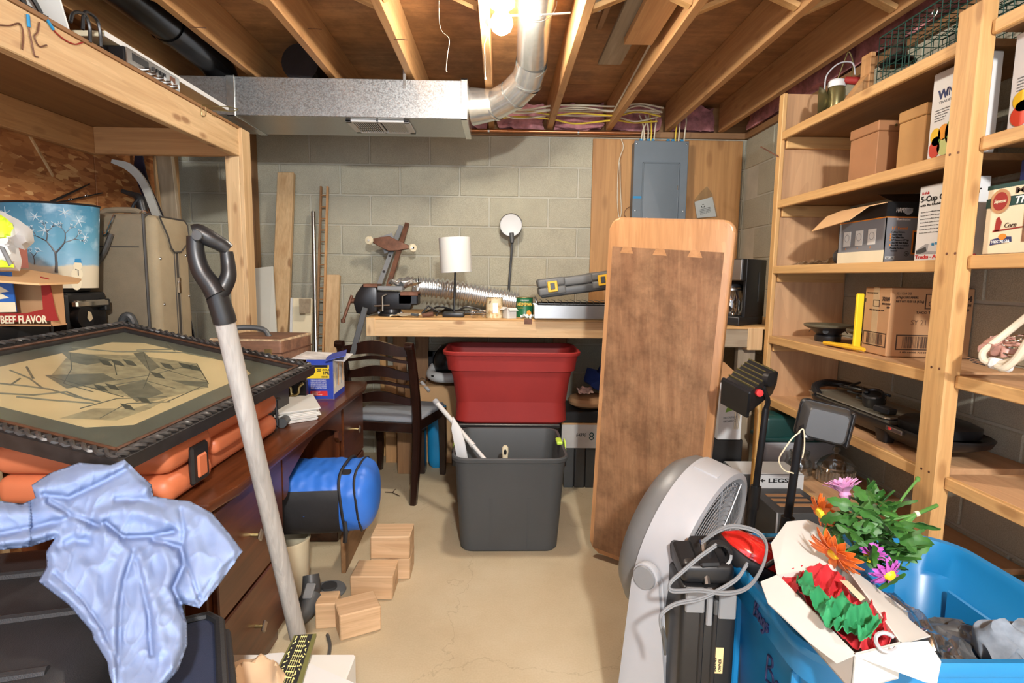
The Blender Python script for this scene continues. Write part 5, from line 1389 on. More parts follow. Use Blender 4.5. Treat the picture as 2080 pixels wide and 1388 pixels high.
# stacked cardboard trays at the left edge
boxthing('black_crate', 'black crate carrying the printed cardboard trays', 'crate', (-1.95, 1.50, LD), (-1.575, 1.98, 1.095), BLACK, .006)
t = T('printed_tray', 'red cardboard soup tray printed with beef flavor lettering', 'box', (-1.60, 1.8, 1.096))
q = [at(u, v, 1.80) for u, v in ((110, 652), (98, 566), (80, 562), (80, 632), (-60, 640), (-60, 668), (0, 665))]
yb = 1.80
xa, xb = at(112, 650, yb).x, -1.95
zt, zb = at(0, 638, yb).z, 1.096
t.p('front_wall', B().prism([(xb, zb), (xa + .012, zb + .018), (xa + .004, zb + .05), (xa - .008, at(95, 566, yb).z), (xa - .032, at(80, 562, yb).z), (xa - .032, at(80, 628, yb).z), (xa - .085, at(30, 636, yb).z), (xb, zt)], .004, (0, yb, 0), (1, 0, 0), (0, 0, 1)), RED)
t.text('BEEF FLAVOR', .024, (at(4, 655, yb).x, yb - .0052, at(4, 655, yb).z - .003), (1, 0, .02), (0, 0, 1), CREAM, w=at(98, 648, yb).x - at(4, 648, yb).x, bold=.0008)
t.p('tray_bottom', B().bx((xb, yb, zb), (xa - .01, yb + .06, zb + .004)), CARDB)
t.p('inner_wall', B().bx((xb, yb + .05, zb), (xa - .012, yb + .054, zb + .14)), CARDB)
t.p('side_wall', B().bx((xa - .014, yb, zb), (xa - .010, yb + .055, zb + .14)), CARDB)
bp = [(at(u, v, yb - .012).x, at(u, v, yb - .012).z) for u, v in ((-60, 552), (22, 552), (33, 634), (-60, 636))]
t.p('blue_label', B().prism([bp[3], bp[2], bp[1], bp[0]], .004, (0, yb - .008, 0), (1, 0, 0), (0, 0, 1)), plain('label_blue', (.02, .12, .42), .5))
bq = [(at(u, v, yb - .014).x, at(u, v, yb - .014).z) for u, v in ((-60, 614), (30, 614), (33, 634), (-60, 636))]
t.p('cream_band', B().prism([bq[3], bq[2], bq[1], bq[0]], .001, (0, yb - .0125, 0), (1, 0, 0), (0, 0, 1)), CREAM)
for zc in (592, 605):
    lf = [(at(u, v, yb).x, at(u, v, yb).z) for u, v in ((-30, zc - 6), (0, zc - 14), (26, zc), (0, zc + 4), (-30, zc + 6))]
    t.p('leaf_mark', B().prism(lf[::-1], .001, (0, yb - .0125, 0), (1, 0, 0), (0, 0, 1)), CREAM)
e = [at(u, v, 1.72) for u, v in ((-60, 548), (35, 549), (168, 566), (158, 574), (95, 580), (22, 570), (-60, 566))]
b = B(); b.loops([[at(-60, 545, 1.9), at(60, 548, 1.9), at(165, 566, 1.95), at(158, 573, 1.86), at(80, 576, 1.70), at(-60, 566, 1.66)], [p + V((0, 0, -.006)) for p in (at(-60, 545, 1.9), at(60, 548, 1.9), at(165, 566, 1.95), at(158, 573, 1.86), at(80, 576, 1.70), at(-60, 566, 1.66))]])
one('cardboard_flap', 'flat brown cardboard lid lying on the printed tray', 'cardboard', b, CARDL, at(60, 560, 1.8))
VEST = plain('neon_yellow', (.62, .80, .04), .5, 0, .1, 8)
PP = [(-60, 430), (0, 433), (35, 450), (60, 470), (63, 490), (50, 502), (30, 496), (38, 530), (36, 545), (0, 545), (-60, 546)]
def vf(u, v, e): 
    y = 1.78 - .06 * min(1, e / 18) + .02 * wob(u * .03, v * .03, 1)
    return at(u, v, y)
t = T('neon_jacket', 'bundle of neon yellow and white fabric on the cardboard lid', 'jacket', at(0, 545, 1.8))
t.p('white_panel', drape(PP, vf, 7, .008), WHITE)
t.p('yellow_panel', drape([(-58, 432), (0, 436), (32, 456), (30, 480), (0, 490), (-58, 496)], lambda u, v, e: vf(u, v, min(18, e + 14)) + V((.002, -.012, 0)), 7, .004), VEST)
t.p('yellow_panel', drape([(-58, 536), (10, 528), (34, 538), (34, 544), (-58, 544)], lambda u, v, e: vf(u, v, 18) + V((.002, -.012, 0)), 7, .004), VEST)
t.p('grey_trim', B().tube([vf(u, v, 18) + V((0, -.012, 0)) for u, v in ((-10, 496), (12, 505), (30, 540))], .006, 6), GREY)
boxthing('pink_card_box', 'small pink box between neon jacket and tin', 'box', at(28, 545, 1.93) + V((0, 0, 0)), at(54, 500, 1.99), plain('pink_card', (.62, .24, .20), .6), .002)

# ================================================================ framed picture lying on the desk things
FA, FB, FC, FD = V((-1.470, 2.199, 1.071)), V((-.6965, 2.088, .928)), V((-.777, 1.119, .886)), V((-1.551, 1.231, 1.029))
fx = (FB - FA); fw = fx.length; fx.normalize()
fdn = (FD - FA); fh = fdn.length; fdn = (fdn - fx * fdn.dot(fx)).normalized()
fz_ = fdn.cross(fx)
if fz_.z < 0: fz_ = -fz_
t = T('framed_picture', 'large black carved frame with a sketch of an old house lying flat', 'picture', (FA + FC) / 2)
cs = [FA, FB, FC, FD]; cen = (FA + FC) / 2
def inset(d): 
    k = []
    for p, n1, n2 in ((FA, fx, fdn), (FB, -fx, fdn), (FC, -fx, -fdn), (FD, fx, -fdn)): k.append(p + n1 * d + n2 * d)
    return k
prof = [(0, -.032), (0, .0), (.010, .004), (.020, .004), (.022, -.004), (.040, -.006), (.044, -.002), (.052, -.004), (.056, -.014), (.056, -.032)]
FRB = plain('frame_black', (.022, .019, .018), .35, 0, .3, 30); FRR = plain('frame_brown', (.10, .045, .025), .4, 0, .4, 30)
for k in range(4):
    rings = []
    for c in (k, (k + 1) % 4):
        rings.append([inset(d)[c] + fz_ * h for d, h in prof])
    t.p('frame_side', B().loops(rings), FRB)
    a, c = inset(.046)[k] + fz_ * .0, inset(.046)[(k + 1) % 4] + fz_ * .0
    t.p('inner_bead', B().tube([a, c], .004, 6), FRR)
    a, c = inset(.013)[k] + fz_ * .006, inset(.013)[(k + 1) % 4] + fz_ * .006
    n = int((c - a).length / .0075); sd = (c - a).normalized().cross(fz_)
    rp = B()
    for ph in (0, PI): rp.tube([a.lerp(c, i / n) + sd * .008 * math.sin(i * .9 + ph) + fz_ * .004 * math.cos(i * .9 + ph) for i in range(n + 1)], .0048, 5)
    t.p('rope_carving', rp, plain('frame_rope', (.05, .045, .042), .4, 0, .4, 40) if k == 0 else bpy.data.materials['frame_rope'])
q = inset(.05)
MATB = plain('picture_mat', (.115, .125, .10), .6, 0, .15, 5)
t.p('backing', B().loops([[p - fz_ * .034 for p in inset(.004)], [p - fz_ * .030 for p in inset(.004)]]), CARDB)
t.p('picture_mat', B().loops([[p - fz_ * .020 for p in q], [p - fz_ * .016 for p in q]]), MATB)
# octagonal sheet
mw_, cc = .135, .07
i4 = inset(mw_)
oc = []
for k in range(4):
    p = i4[k]; d1 = (i4[k - 1] - p).normalized(); d2 = (i4[(k + 1) % 4] - p).normalized()
    oc += [p + d1 * cc, p + d2 * cc]
AGED = plain('aged_print', (.66, .53, .30), .5, 0, .22, 2.5)
t.p('print_sheet', B().loops([[p - fz_ * .0158 for p in oc], [p - fz_ * .0148 for p in oc]]), AGED)
pn = fz_; po = cen - fz_ * .0144
def onf(u, v): d = ray(u, v); return EYEV + d * ((po - EYEV).dot(pn) / d.dot(pn))
SK1 = plain('sketch_grey', (.17, .165, .115), .6, 0, .3, 30); SK2 = plain('sketch_light', (.38, .33, .20), .6, 0, .3, 30); SK3 = plain('sketch_dark', (.075, .08, .06), .6, 0, .3, 30)
def ink(name, polys, m, lift=0.0):
    b = B()
    for P_ in polys:
        pts = [onf(u, v) + pn * lift for u, v in P_]
        b.loops([pts, [p + pn * .0004 for p in pts]])
    t.p(name, b, m)
def lines(name, ls, m, w=.002):
    b = B()
    for P_ in ls: b.tube([onf(u, v) for u, v in P_], w, 4)
    t.p(name, b, m)
X = lambda L: [(a * .3387, 380 + c * .3387) for a, c in L]     # the points below were read off a 2.95 times enlargement
ink('sketch_wall', [X([(420, 1000), (820, 1010), (1180, 1060), (1250, 1200), (900, 1290), (560, 1210), (380, 1180), (300, 1140)])], SK2)
ink('sketch_roof', [X([(360, 985), (560, 1010), (680, 1040), (520, 1070), (430, 1050)]), X([(270, 1130), (620, 1120), (700, 1160), (400, 1210)]), X([(800, 1000), (860, 990), (960, 1080), (900, 1110)]), X([(1030, 1160), (1240, 1170), (1250, 1205), (1120, 1190)]), X([(700, 1200), (860, 1160), (980, 1240), (820, 1290)])], SK1, .0004)
ink('sketch_window', [X([(x, y), (x + 60, y + 12), (x + 90, y + 42), (x + 30, y + 32)]) for x, y in ((590, 1035), (660, 1035), (735, 1035), (560, 1185), (630, 1180), (960, 1055), (1070, 1055), (1120, 1065), (900, 1110), (820, 1260), (720, 1300))], SK3, .0008)
lines('sketch_tree', [X(L) for L in ([(0, 1180), (150, 1195), (300, 1215), (450, 1260), (600, 1290)], [(0, 1240), (200, 1250), (400, 1230), (500, 1270)], [(60, 1100), (180, 1150), (260, 1210)], [(160, 1080), (200, 1150)], [(430, 965), (700, 990), (900, 990), (1100, 995), (1290, 1030)], [(1000, 940), (1050, 985)], [(820, 980), (1040, 975)], [(100, 1260), (300, 1280), (560, 1300)], [(120, 1150), (60, 1190)])], SK1, .0028)
lines('sketch_outline', [X(L) for L in ([(420, 1000), (430, 1090), (380, 1180), (560, 1230)], [(300, 1140), (560, 1210), (740, 1260)], [(700, 1160), (900, 1130), (1180, 1060)], [(860, 990), (900, 1110), (860, 1210)], [(1180, 1060), (1250, 1180), (1000, 1290)], [(560, 1210), (860, 1160), (1050, 1210)], [(480, 1330), (700, 1270), (1000, 1260)], [(600, 1388), (760, 1300), (1020, 1290)], [(680, 1040), (700, 1130)], [(940, 1080), (1100, 1130), (1240, 1165)])], SK3, .0016)
ink('sketch_ground', [X([(360, 1388), (560, 1330), (800, 1330), (1010, 1270), (900, 1330), (700, 1400)])], SK2, .0001)
t.p('glazing', B().loops([[p - fz_ * .0120 for p in q], [p - fz_ * .0100 for p in q]]), PICG)

# ================================================================ orange tool case under the frame
ox1, oy0, oy1, oz0, oz1 = -.795, 1.315, 1.985, DZ, DZ + .155
t = T('orange_case', 'orange plastic tool case with black latch on the desk', 'tool case', (-1.05, 1.65, DZ))
zm = (oz0 + oz1) / 2
def shell(x0, x1, y0, y1, z0, z1, r): 
    b = B().bx((x0, y0, z0), (x1, y1, z1)); bmesh.ops.bevel(b.bm, geom=b.bm.edges[:], offset=r, segments=4, affect='EDGES', profile=.5); return b
t.p('lower_shell', shell(-1.22, ox1 - .03, oy0 + .005, oy1, oz0 + .001, zm - .002, .028), ORANGE)
t.p('upper_shell', shell(-1.22, ox1 - .03, oy0 + .005, oy1, zm, oz1 - .002, .028), ORANGE)
for y0, y1 in ((oy0, oy0 + .22), (oy1 - .18, oy1)):
    t.p('shell_boss', shell(-1.0, ox1, y0, y1, oz0 + .003, zm - .001, .034), ORANGE)
    t.p('shell_boss', shell(-1.0, ox1 + .002, y0, y1, zm + .001, oz1, .034), ORANGE)
l = t.p('latch_frame', B().bx((ox1 - .004, oy0 + .085, oz0 + .025), (ox1 + .012, oy0 + .165, oz1 - .028), .006), BLACK, label='black latch frame')
t.p('latch_tab', B().bx((ox1 + .008, oy0 + .104, oz0 + .04), (ox1 + .017, oy0 + .146, oz1 - .055), .004), ORANGE, l)
t.p('carry_handle', shell(ox1 - .05, ox1 - .005, oy0 + .24, oy1 - .20, zm - .022, zm + .026, .018), ORANGE)
t.p('hinge_pin', B().tube([(ox1 - .01, oy1 + .004, zm - .05), (ox1 - .01, oy1 + .004, zm + .045)], .005, 8), BLACKM)
t.p('hinge_knob', B().lathe([(0, .006), (.014, .005), (.016, 0)], (ox1 - .01, oy1 + .004, zm + .045), 14, rotx(0)), DGREY)
# dark things further back that carry the frame, envelopes, blue box
boxthing('black_case', 'black case behind the orange one, holding up the frame', 'case', (-1.22, 2.03, DZ), (-.86, 2.26, .89), BLACK, .008)
t = T('brass_hook', 'antler-shaped brass hook poking out below frame corner', 'hook', at(600, 800, 2.40))
t.p('hook_arms', B().tube(spline([at(u, v, 2.38) for u, v in ((582, 789), (590, 788), (592, 800), (598, 803), (606, 798), (608, 786), (616, 779))], 4), .006, 8), BRASS)
t.p('hook_stem', B().tube([at(592, 800, 2.38), at(588, 812, 2.38)], .006, 8), BRASS)
t.p('mount', B().bx(at(575, 818, 2.40), at(626, 772, 2.43), .002), BLACKM)
b = B()
ev = [V((p.x, p.y, DZ + .002)) for p in (onz(u, v, DZ + .045) for u, v in ((556, 812), (630, 802), (646, 830), (560, 842)))]
t = T('envelope_stack', 'stack of white envelopes on the desk behind orange case', 'envelope', (ev[0] + ev[2]) / 2)
random.seed(4)
for k in range(9):
    d = V((random.uniform(-.006, .012), random.uniform(-.008, .008), .0052 * k))
    t.p('envelope', B().loops([[p + d for p in ev], [p + d + V((0, 0, .0042)) for p in ev]]), PAPER)
t = T('black_torch', 'small black rubber torch lying on the desk', 'torch', onz(580, 855, DZ))
c = onz(572, 860, DZ + .02); c2 = onz(590, 842, DZ + .02)
t.p('torch_body', B().tube([c, c.lerp(c2, .7), c2], [.019, .017, .021], 14), DGREY)
t.p('torch_tip', B().tube([c2, c2 + (c2 - c).normalized() * .012], [.023, .021], 14), BLACK)
# old suitcases behind the frame
for i, (z0, z1, lab) in enumerate(((DZ, .845, 'lower worn brown suitcase of two on the desk back'), (.846, .985, 'upper worn brown suitcase with dark handle on the desk back'))):
    ms = wood('worn_leather_%d' % i, (.16, .075, .045), (.30, .15, .085), 'x', knots=0, stain=.5)
    t = T('old_suitcase', lab, 'suitcase', (-1.115, 2.585, z0), rz=-.06 if i else -.02)
    t.p('case_body', softbox((-.165, -.13, 0), (.165, .20, z1 - z0), .014), ms)
    t.p('case_seam', B().bx((-.167, -.132, (z1 - z0) * .55), (.167, .202, (z1 - z0) * .55 + .005)), RUST)
    t.p('worn_edge', B().tube([(-.157, -.122, z1 - z0 - .008), (.157, -.122, z1 - z0 - .008), (.159, .19, z1 - z0 - .008)], .009, 6), plain('scuffed_%d' % i, (.42, .30, .18), .8, 0, .5, 40))
    t.p('catch', B().bx((.09, -.136, (z1 - z0) * .45), (.12, -.130, (z1 - z0) * .7), .001), BRASS)
    if i:
        t.p('handle', B().tube(spline([(-.14, -.06, .135), (-.13, -.05, .165), (-.06, -.02, .18), (.02, .0, .17), (.05, .0, .135)], 5), .012, 10), DGREY)
# blue carton with its flap up
p = onz(679, 812, DZ)
t = T('blue_carton', 'blue and white cardboard carton with yellow price sticker on desk', 'box', p, rz=.04)
w, d, h = .122, .20, .185
t.p('front_wall', B().bx((-w, 0, 0), (0, .003, h)), plain('carton_blue', (.025, .06, .40), .4))
t.p('back_wall', B().bx((-w, d - .003, 0), (0, d, h)), PAPER)
t.p('left_wall', B().bx((-w, 0, 0), (-w + .003, d, h)), PAPER)
t.p('right_wall', B().bx((-.003, 0, 0), (0, d, h)), PAPER, label='white printed side')
t.p('bottom', B().bx((-w, 0, 0), (0, d, .003)), CARDB)
t.p('blue_band', B().bx((0, .002, 0), (.0006, d - .002, .025)), bpy.data.materials['carton_blue'])
for k in range(6): t.p('picture_patch', B().bx((0, .02 + .028 * k, .05 + .01 * (k % 2)), (.0006, .036 + .028 * k, .12 + .02 * (k % 3))), (CREAM, LGREY, CARDL)[k % 3])
t.p('lid', B().box((-.085, .09, h + .004), (.27, .17, .003), Euler((.06, .05, 0)).to_matrix()), plain('lid_print', (.62, .60, .58), .5, 0, .4, 14))
t.p('lid_flap', B().box((.0, .06, h + .012), (.09, .20, .003), Euler((0, -.25, .2)).to_matrix()), bpy.data.materials['carton_blue'])
t.p('price_sticker', B().bx((-w + .002, -.0008, .098), (-.020, -.0001, .160)), SUN, label='yellow price sticker')
t.p('sticker_head', B().bx((-w + .002, -.0014, .148), (-.026, -.0008, .160)), BLACK)
t.text('49', .026, (-w + .004, -.0014, .119), (1, 0, 0), (0, 0, 1), INK, bold=.0015)
t.text('00', .013, (-w + .048, -.0014, .130), (1, 0, 0), (0, 0, 1), INK, bold=.0006)
t.text('CCLA', .009, (-w + .072, -.0014, .133), (1, 0, 0), (0, 0, 1), INK, bold=.0004)
t.text('1PK', .012, (-w + .074, -.0014, .117), (1, 0, 0), (0, 0, 1), INK, bold=.0008)
for k in range(10): t.p('barcode_bar', B().bx((-w + .068 + .0028 * k, -.0014, .101), (-w + .0692 + .0028 * k + .0006 * (k % 2), -.0008, .110)), INK)
for k in range(5): t.text(('THIS BULB SAVES ENERGY', 'LONG LIFE SOFT LIGHT', 'SUITABLE FOR INDOOR USE', 'DO NOT USE WITH DIMMERS', 'READ ALL INSTRUCTIONS')[k], .0045, (-w + .018, -.0008, .088 - .009 * k), (1, 0, 0), (0, 0, 1), INKW, w=.07)
t.p('red_label', B().bx((-w + .016, -.0008, .018), (-.030, -.0001, .040)), plain('label_red', (.70, .03, .03), .5))
for k in range(3): t.text(('IMPORTANT', 'SAFETY', 'INSTRUCTIONS')[k], .0045, (-w + .024, -.0014, .033 - .0062 * k), (1, 0, 0), (0, 0, 1), INKW, w=(.036, .026, .044)[k])

# ================================================================ shovel
g0, g1 = at(457, 655, 1.215), at(607, 1300, 1.40)
ax = (g1 - g0).normalized(); end = g1 + ax * (g1.z - .22) / abs(ax.z)
t = T('shovel', 'shovel with weathered wooden shaft and black D grip leaning by desk', 'shovel', (end.x, end.y, 0))
t.p('shaft', B().tube([g0 - ax * .02, g0.lerp(g1, .3), g0.lerp(g1, .7), end], [.0205, .0205, .021, .021], 18), SHAFT, sharp=60)
t.p('socket', B().tube([at(438, 588, 1.205), at(443, 608, 1.21), g0 - ax * .012, g0 + ax * .0], [.021, .0225, .0235, .0235], 18), BLACK)
arm1 = spline([at(u, v, 1.20) for u, v in ((440, 600), (428, 580), (408, 550), (398, 515), (396, 480))], 6)
arm2 = spline([at(u, v, d) for u, v, d in ((442, 600, 1.205), (455, 582, 1.215), (464, 560, 1.22), (463, 535, 1.225), (460, 512, 1.225))], 6)
t.p('grip_arm', B().tube(arm1, [.022 - .006 * i / len(arm1) for i in range(len(arm1))], 14), BLACK)
t.p('grip_arm', B().tube(arm2, [.019 - .006 * i / len(arm2) for i in range(len(arm2))], 14), BLACK)
t.p('grip_bar', B().tube(spline([at(u, v, d) for u, v, d in ((392, 474, 1.195), (404, 473, 1.20), (430, 487, 1.21), (452, 499, 1.22), (463, 508, 1.225))], 5), [.0165, .017, .017, .0175, .018, .018, .018, .018, .018, .018, .0175, .017, .0165, .016, .016, .016, .0155, .0155, .015, .015, .0145], 14), BLACK)
t.p('grip_rivet', B().lathe([(0, .003), (.010, .002), (.011, 0)], at(400, 478, 1.178), 14, rotx(PI / 2)), DGREY)
t.p('blade', B().prism([(-.09, 0), (.09, 0), (.095, .17), (.03, .20), (.0, .26), (-.03, .20), (-.095, .17)], .004, V((end.x, end.y, .01)), (.9, .4, 0), (0, 0, 1)), STEEL)

# ================================================================ luggage, shirt and odds at the near left
t = T('navy_suitcase', 'navy soft suitcase with black zip edge standing beside black one', 'suitcase', (-.54, 1.05, 0), rz=.50)
t.p('case_body', softbox((-.135, -.62, .0), (0, 0, .615), .035), NAVY)
for dx in (-.035, -.012):
    t.p('zip_edge', B().tube([(dx * .6 + .004, -.62, .585 + dx * .2), (dx * .6 + .004, -.04, .585 + dx * .2), (dx - .0, -.004, .56), (dx - .0, .004, .50), (dx, .004, .05)], .010, 8), LUGG)
t.p('top_edge', B().tube([(-.10, -.60, .612), (-.02, -.58, .616), (-.012, -.05, .616), (-.03, -.012, .612), (-.10, -.008, .612)], .009, 8), LUGG)
t = T('black_suitcase', 'large black fabric suitcase under the pale blue shirt', 'suitcase', (-.70, 1.19, 0), rz=.22)
t.p('case_body', softbox((-.86, -.62, 0), (0, .04, .69), .05), LUGG)
for y in (-.10, -.26, -.42): t.p('ridge', B().tube([(-.82, y, .688), (-.5, y - .02, .694), (-.05, y, .688)], .010, 8), LUGG)
t.p('handle', B().tube(spline([(-.40, -.15, .685), (-.40, -.17, .72), (-.40, -.33, .72), (-.40, -.35, .685)], 4), .013, 8), BLACK)
SP = [(-45, 1012), (0, 1018), (45, 1024), (72, 1012), (64, 986), (100, 962), (160, 940), (225, 945), (252, 933), (285, 965), (308, 985), (312, 1008), (345, 1014), (385, 1018), (430, 1042), (465, 1083), (493, 1120), (470, 1152), (450, 1182), (405, 1236), (368, 1226), (380, 1265), (381, 1310), (362, 1362), (330, 1398), (300, 1425), (240, 1425), (222, 1372), (218, 1345), (190, 1300), (186, 1284), (140, 1230), (78, 1182), (95, 1150), (93, 1122), (112, 1094), (60, 1112), (0, 1118), (-45, 1122)]
def pld(u, v, L):
    m = 1e9; s_ = 0
    for a, c in zip(L, L[1:]):
        a, c = V(a), V(c); d = c - a; tt = max(0, min(1, (V((u, v)) - a).dot(d) / d.length_squared)); q_ = a + d * tt - V((u, v))
        if q_.length < m: m = q_.length; s_ = d.x * q_.y - d.y * q_.x
    return m, s_
FOLDS = [  # crest of a fold in the cloth, its half width and height; one-sided folds (last number 1) drop sharply on one flank
    ([(66, 993), (130, 985), (190, 958), (250, 938)], 16, .020, 0), ([(90, 1006), (140, 1012), (200, 985), (262, 950)], 7, -.016, 0),
    ([(100, 1020), (150, 1050), (200, 1068)], 7, -.020, 0), ([(70, 1000), (110, 1035), (170, 1060)], 14, .014, 0),
    ([(0, 1045), (80, 1042), (150, 1050)], 16, .014, 0), ([(0, 1085), (70, 1072), (140, 1052)], 7, -.014, 0), ([(0, 1103), (60, 1095), (110, 1080)], 10, .012, 0),
    ([(205, 1048), (250, 1036), (300, 1045), (335, 1062)], 17, .026, 0), ([(215, 1062), (250, 1092), (300, 1090), (352, 1080)], 6, -.020, 0),
    ([(200, 1010), (250, 1000), (300, 990)], 18, .012, 0), ([(235, 1015), (285, 1015), (330, 1030)], 7, -.010, 0),
    ([(312, 1098), (366, 1112), (374, 1150), (352, 1195), (366, 1226)], 7, -.022, 0), ([(345, 1040), (390, 1075), (400, 1130), (392, 1190)], 20, .018, 0),
    ([(366, 1036), (374, 1080), (372, 1121), (392, 1180), (405, 1215)], 5, -.010, 0), ([(420, 1050), (455, 1100), (430, 1170)], 22, .008, 0), ([(470, 1140), (430, 1180), (405, 1215)], 5, -.006, 0),
    ([(215, 1085), (255, 1120), (240, 1180), (232, 1240), (229, 1388)], 15, .017, 0), ([(272, 1121), (252, 1180), (243, 1240), (240, 1390)], 6, -.012, 0),
    ([(280, 1128), (300, 1180), (318, 1240), (330, 1320)], 16, .016, 0), ([(278, 1140), (292, 1200), (303, 1250), (308, 1330)], 6, -.012, 0),
    ([(330, 1110), (345, 1160), (335, 1200)], 12, .012, 0), ([(120, 1110), (150, 1096), (180, 1100)], 10, -.014, 0), ([(105, 1120), (150, 1078), (205, 1090), (225, 1130)], 15, .012, 0),
    ([(95, 1178), (150, 1225), (200, 1290), (225, 1350), (232, 1400)], 9, .009, 0), ([(112, 1165), (165, 1215), (212, 1280), (240, 1350)], 4, -.006, 0), ([(165, 1150), (200, 1215), (215, 1260)], 14, .008, 0),
    ([(340, 1250), (362, 1290), (350, 1350)], 14, .010, 0)]
def shirt(u, v, e):
    y = 1.100 - .37 * (v - 935) / 453 - (.02 if u < 60 else 0)
    h = .010 * NZ.noise(V((u * .011, v * .011, 2.0))) + .004 * NZ.noise(V((u * .04, v * .03, 5.0)))
    h += .007 * ridge(u * .013 + v * .004, v * .007, 1.0, 4.0) ** 3 + .004 * ridge(u * .03, v * .022 + u * .012, 1.0, 9.0) ** 3
    for L, w, am, _ in FOLDS:
        q_ = pld(u, v, L)[0]
        if q_ < w * 3: h += am * math.exp(-(q_ / w) ** 2)
    h -= .022 * math.exp(-(e / 9.0) ** 2)
    return at(u, v, y - h)
one('blue_shirt', 'crumpled pale blue cotton shirt thrown over the black suitcase', 'shirt', drape(SP, shirt, 3.6, .003), SHIRT, (-.75, .95, .72), sharp=180)

# white board on a carton, ruler and beige cloth at the bottom edge
boxthing('low_carton', 'white carton at the near edge under board and ruler', 'box', (-.66, 1.10, 0), (-.34, 1.25, .372), PAPER, .004)
wbp = [onz(u, v, .40) for u, v in ((520, 1345), (545, 1328), (575, 1326), (615, 1342), (720, 1388))] + [V((-.33, 1.10, .40)), V((-.62, 1.09, .40))]
one('white_board', 'white laminate board with rounded corner on the low carton', 'board', B().loops([[p - V((0, 0, .026)) for p in wbp], wbp]), WHITE, (-.45, 1.2, .374))
rp = [onz(u, v, .405) for u, v in ((598, 1296), (643, 1293), (612, 1400), (545, 1400))]
t = T('ruler', 'black and yellow measuring stick with printed tree pattern', 'ruler', (rp[0] + rp[2]) / 2)
t.p('stick', B().loops([[p for p in rp], [p + V((0, 0, .007)) for p in rp]]), plain('ruler_olive', (.16, .16, .05), .4))
RY = plain('ruler_yellow', (.78, .72, .28), .5)
def rpt(a, c): return rp[0].lerp(rp[1], a).lerp(rp[3].lerp(rp[2], a), c) + V((0, 0, .0072))
b = B().loops([[rpt(.08, .01), rpt(.82, .01), rpt(.82, .99), rpt(.08, .99)]], True, False)
t.p('black_face', B().loops([[rpt(.08, .01), rpt(.84, .01), rpt(.84, .99), rpt(.08, .99)], [p + V((0, 0, .0004)) for p in (rpt(.08, .01), rpt(.84, .01), rpt(.84, .99), rpt(.08, .99))]]), INK)
b = B()
for a in (.36, .44, .52, .60): b.tube([rpt(a, .02), rpt(a, .98)], .0009, 4)
t.p('printed_line', b, RY)
b = B(); random.seed(2)
for k in range(46):
    a, c = random.choice((.16, .22, .68, .76)), random.random() * .94 + .02
    b.tube([rpt(a, c), rpt(a + random.uniform(-.08, .08), c + .03)], [.0022, .0006], 4)
for k in range(9):
    c = .05 + .1 * k
    b.tube([rpt(.34, c), rpt(.62, c + .015)], .0018, 4)
t.p('printed_trees', b, RY)
b = drape([(462, 1352), (490, 1340), (530, 1338), (560, 1352), (600, 1378), (560, 1420), (470, 1420)], lambda u, v, e: onz(u, v, .405) + V((0, 0, .035 * ridge(u * .02, v * .02, 1, 2) * min(1, e / 14))), 6, .004)
one('beige_cloth', 'crumpled beige cloth lying on white board by the navy suitcase', 'cloth', b, plain('beige_cloth_mat', (.60, .42, .26), .9), (-.58, 1.17, .40))
# ================================================================ shelf contents, top to bottom
S1, S2, S3, S4, S5, S6 = 1.957, 1.644, 1.337, 1.002, .702, .377
N2, N3, N4, N5 = 1.664, 1.345, 1.006, .706
OLIVE = plain('olive_brass', (.20, .17, .07), .3, .6, .2)
c = V((1.385, 2.42, S1))
t = T('camp_lantern', 'old olive brass lantern with reflector dish and wire bail on top shelf', 'lantern', c)
t.p('tank', B().lathe([(0, 0), (.032, 0), (.034, .006), (.034, .10), (.030, .112), (0, .114)], c + V((.0, .0, 0)), 24), OLIVE)
t.p('white_collar', B().lathe([(.031, .112), (.033, .112), (.033, .135), (.026, .142), (0, .142)], c, 24), WHITE)
t.p('reflector', B().lathe([(.0, .0), (.02, .004), (.042, .014), (.060, .032), (.062, .032), (.044, .011), (.02, -.003), (0, -.006)], c + V((-.028, .01, .062)), 30, Euler((0, -PI / 2, -.58)).to_matrix()), OLIVE)
t.p('red_handle', B().tube([c + V((.02, -.02, .135)), c + V((.085, -.06, .118))], [.014, .017], 14), RED)
t.p('bail_wire', B().tube(spline([c + V(p) for p in ((-.045, .01, .10), (-.045, .0, .16), (-.01, -.02, .20), (.04, -.03, .20), (.05, -.04, .15))], 5), .003, 6), LGREY)
t.p('hook_wire', B().tube(spline([c + V(p) for p in ((.0, 0, .14), (.02, -.01, .22), (.035, -.01, .25), (.05, -.02, .20), (.045, -.02, .15))], 5), .0025, 6), OLIVE)
t = T('wooden_bracket', 'triangular wooden bracket standing on the top shelf', 'bracket', (1.42, 2.30, S1))
t.p('upright', B().bx((1.425, 2.27, S1), (1.445, 2.33, S1 + .20), .002), JOIST['z'])
t.p('brace', B().prism([(0, 0), (.085, 0), (.085, .12)], .05, (1.34, 2.325, S1), (1, 0, 0), (0, 0, 1)), JOIST['x'])
c = V((1.475, 2.185, S1))
t = T('oil_lamp', 'dark oil lamp with glass chimney and conical top on shelf', 'lamp', c)
t.p('base', B().lathe([(0, 0), (.06, 0), (.06, .01), (.045, .03), (.045, .055), (0, .06)], c, 26), BLACKM)
t.p('chimney', B().lathe([(.04, .06), (.055, .09), (.05, .115), (.035, .13)], c, 26), GLASS)
t.p('shade', B().lathe([(.060, .125), (.056, .132), (.028, .152), (.026, .152)], c, 28), BLACKM)
t.p('funnel_top', B().lathe([(.030, .150), (.022, .20), (.012, .235), (.010, .242), (0, .242)], c, 22), plain('brown_tin', (.07, .045, .035), .45, .4))
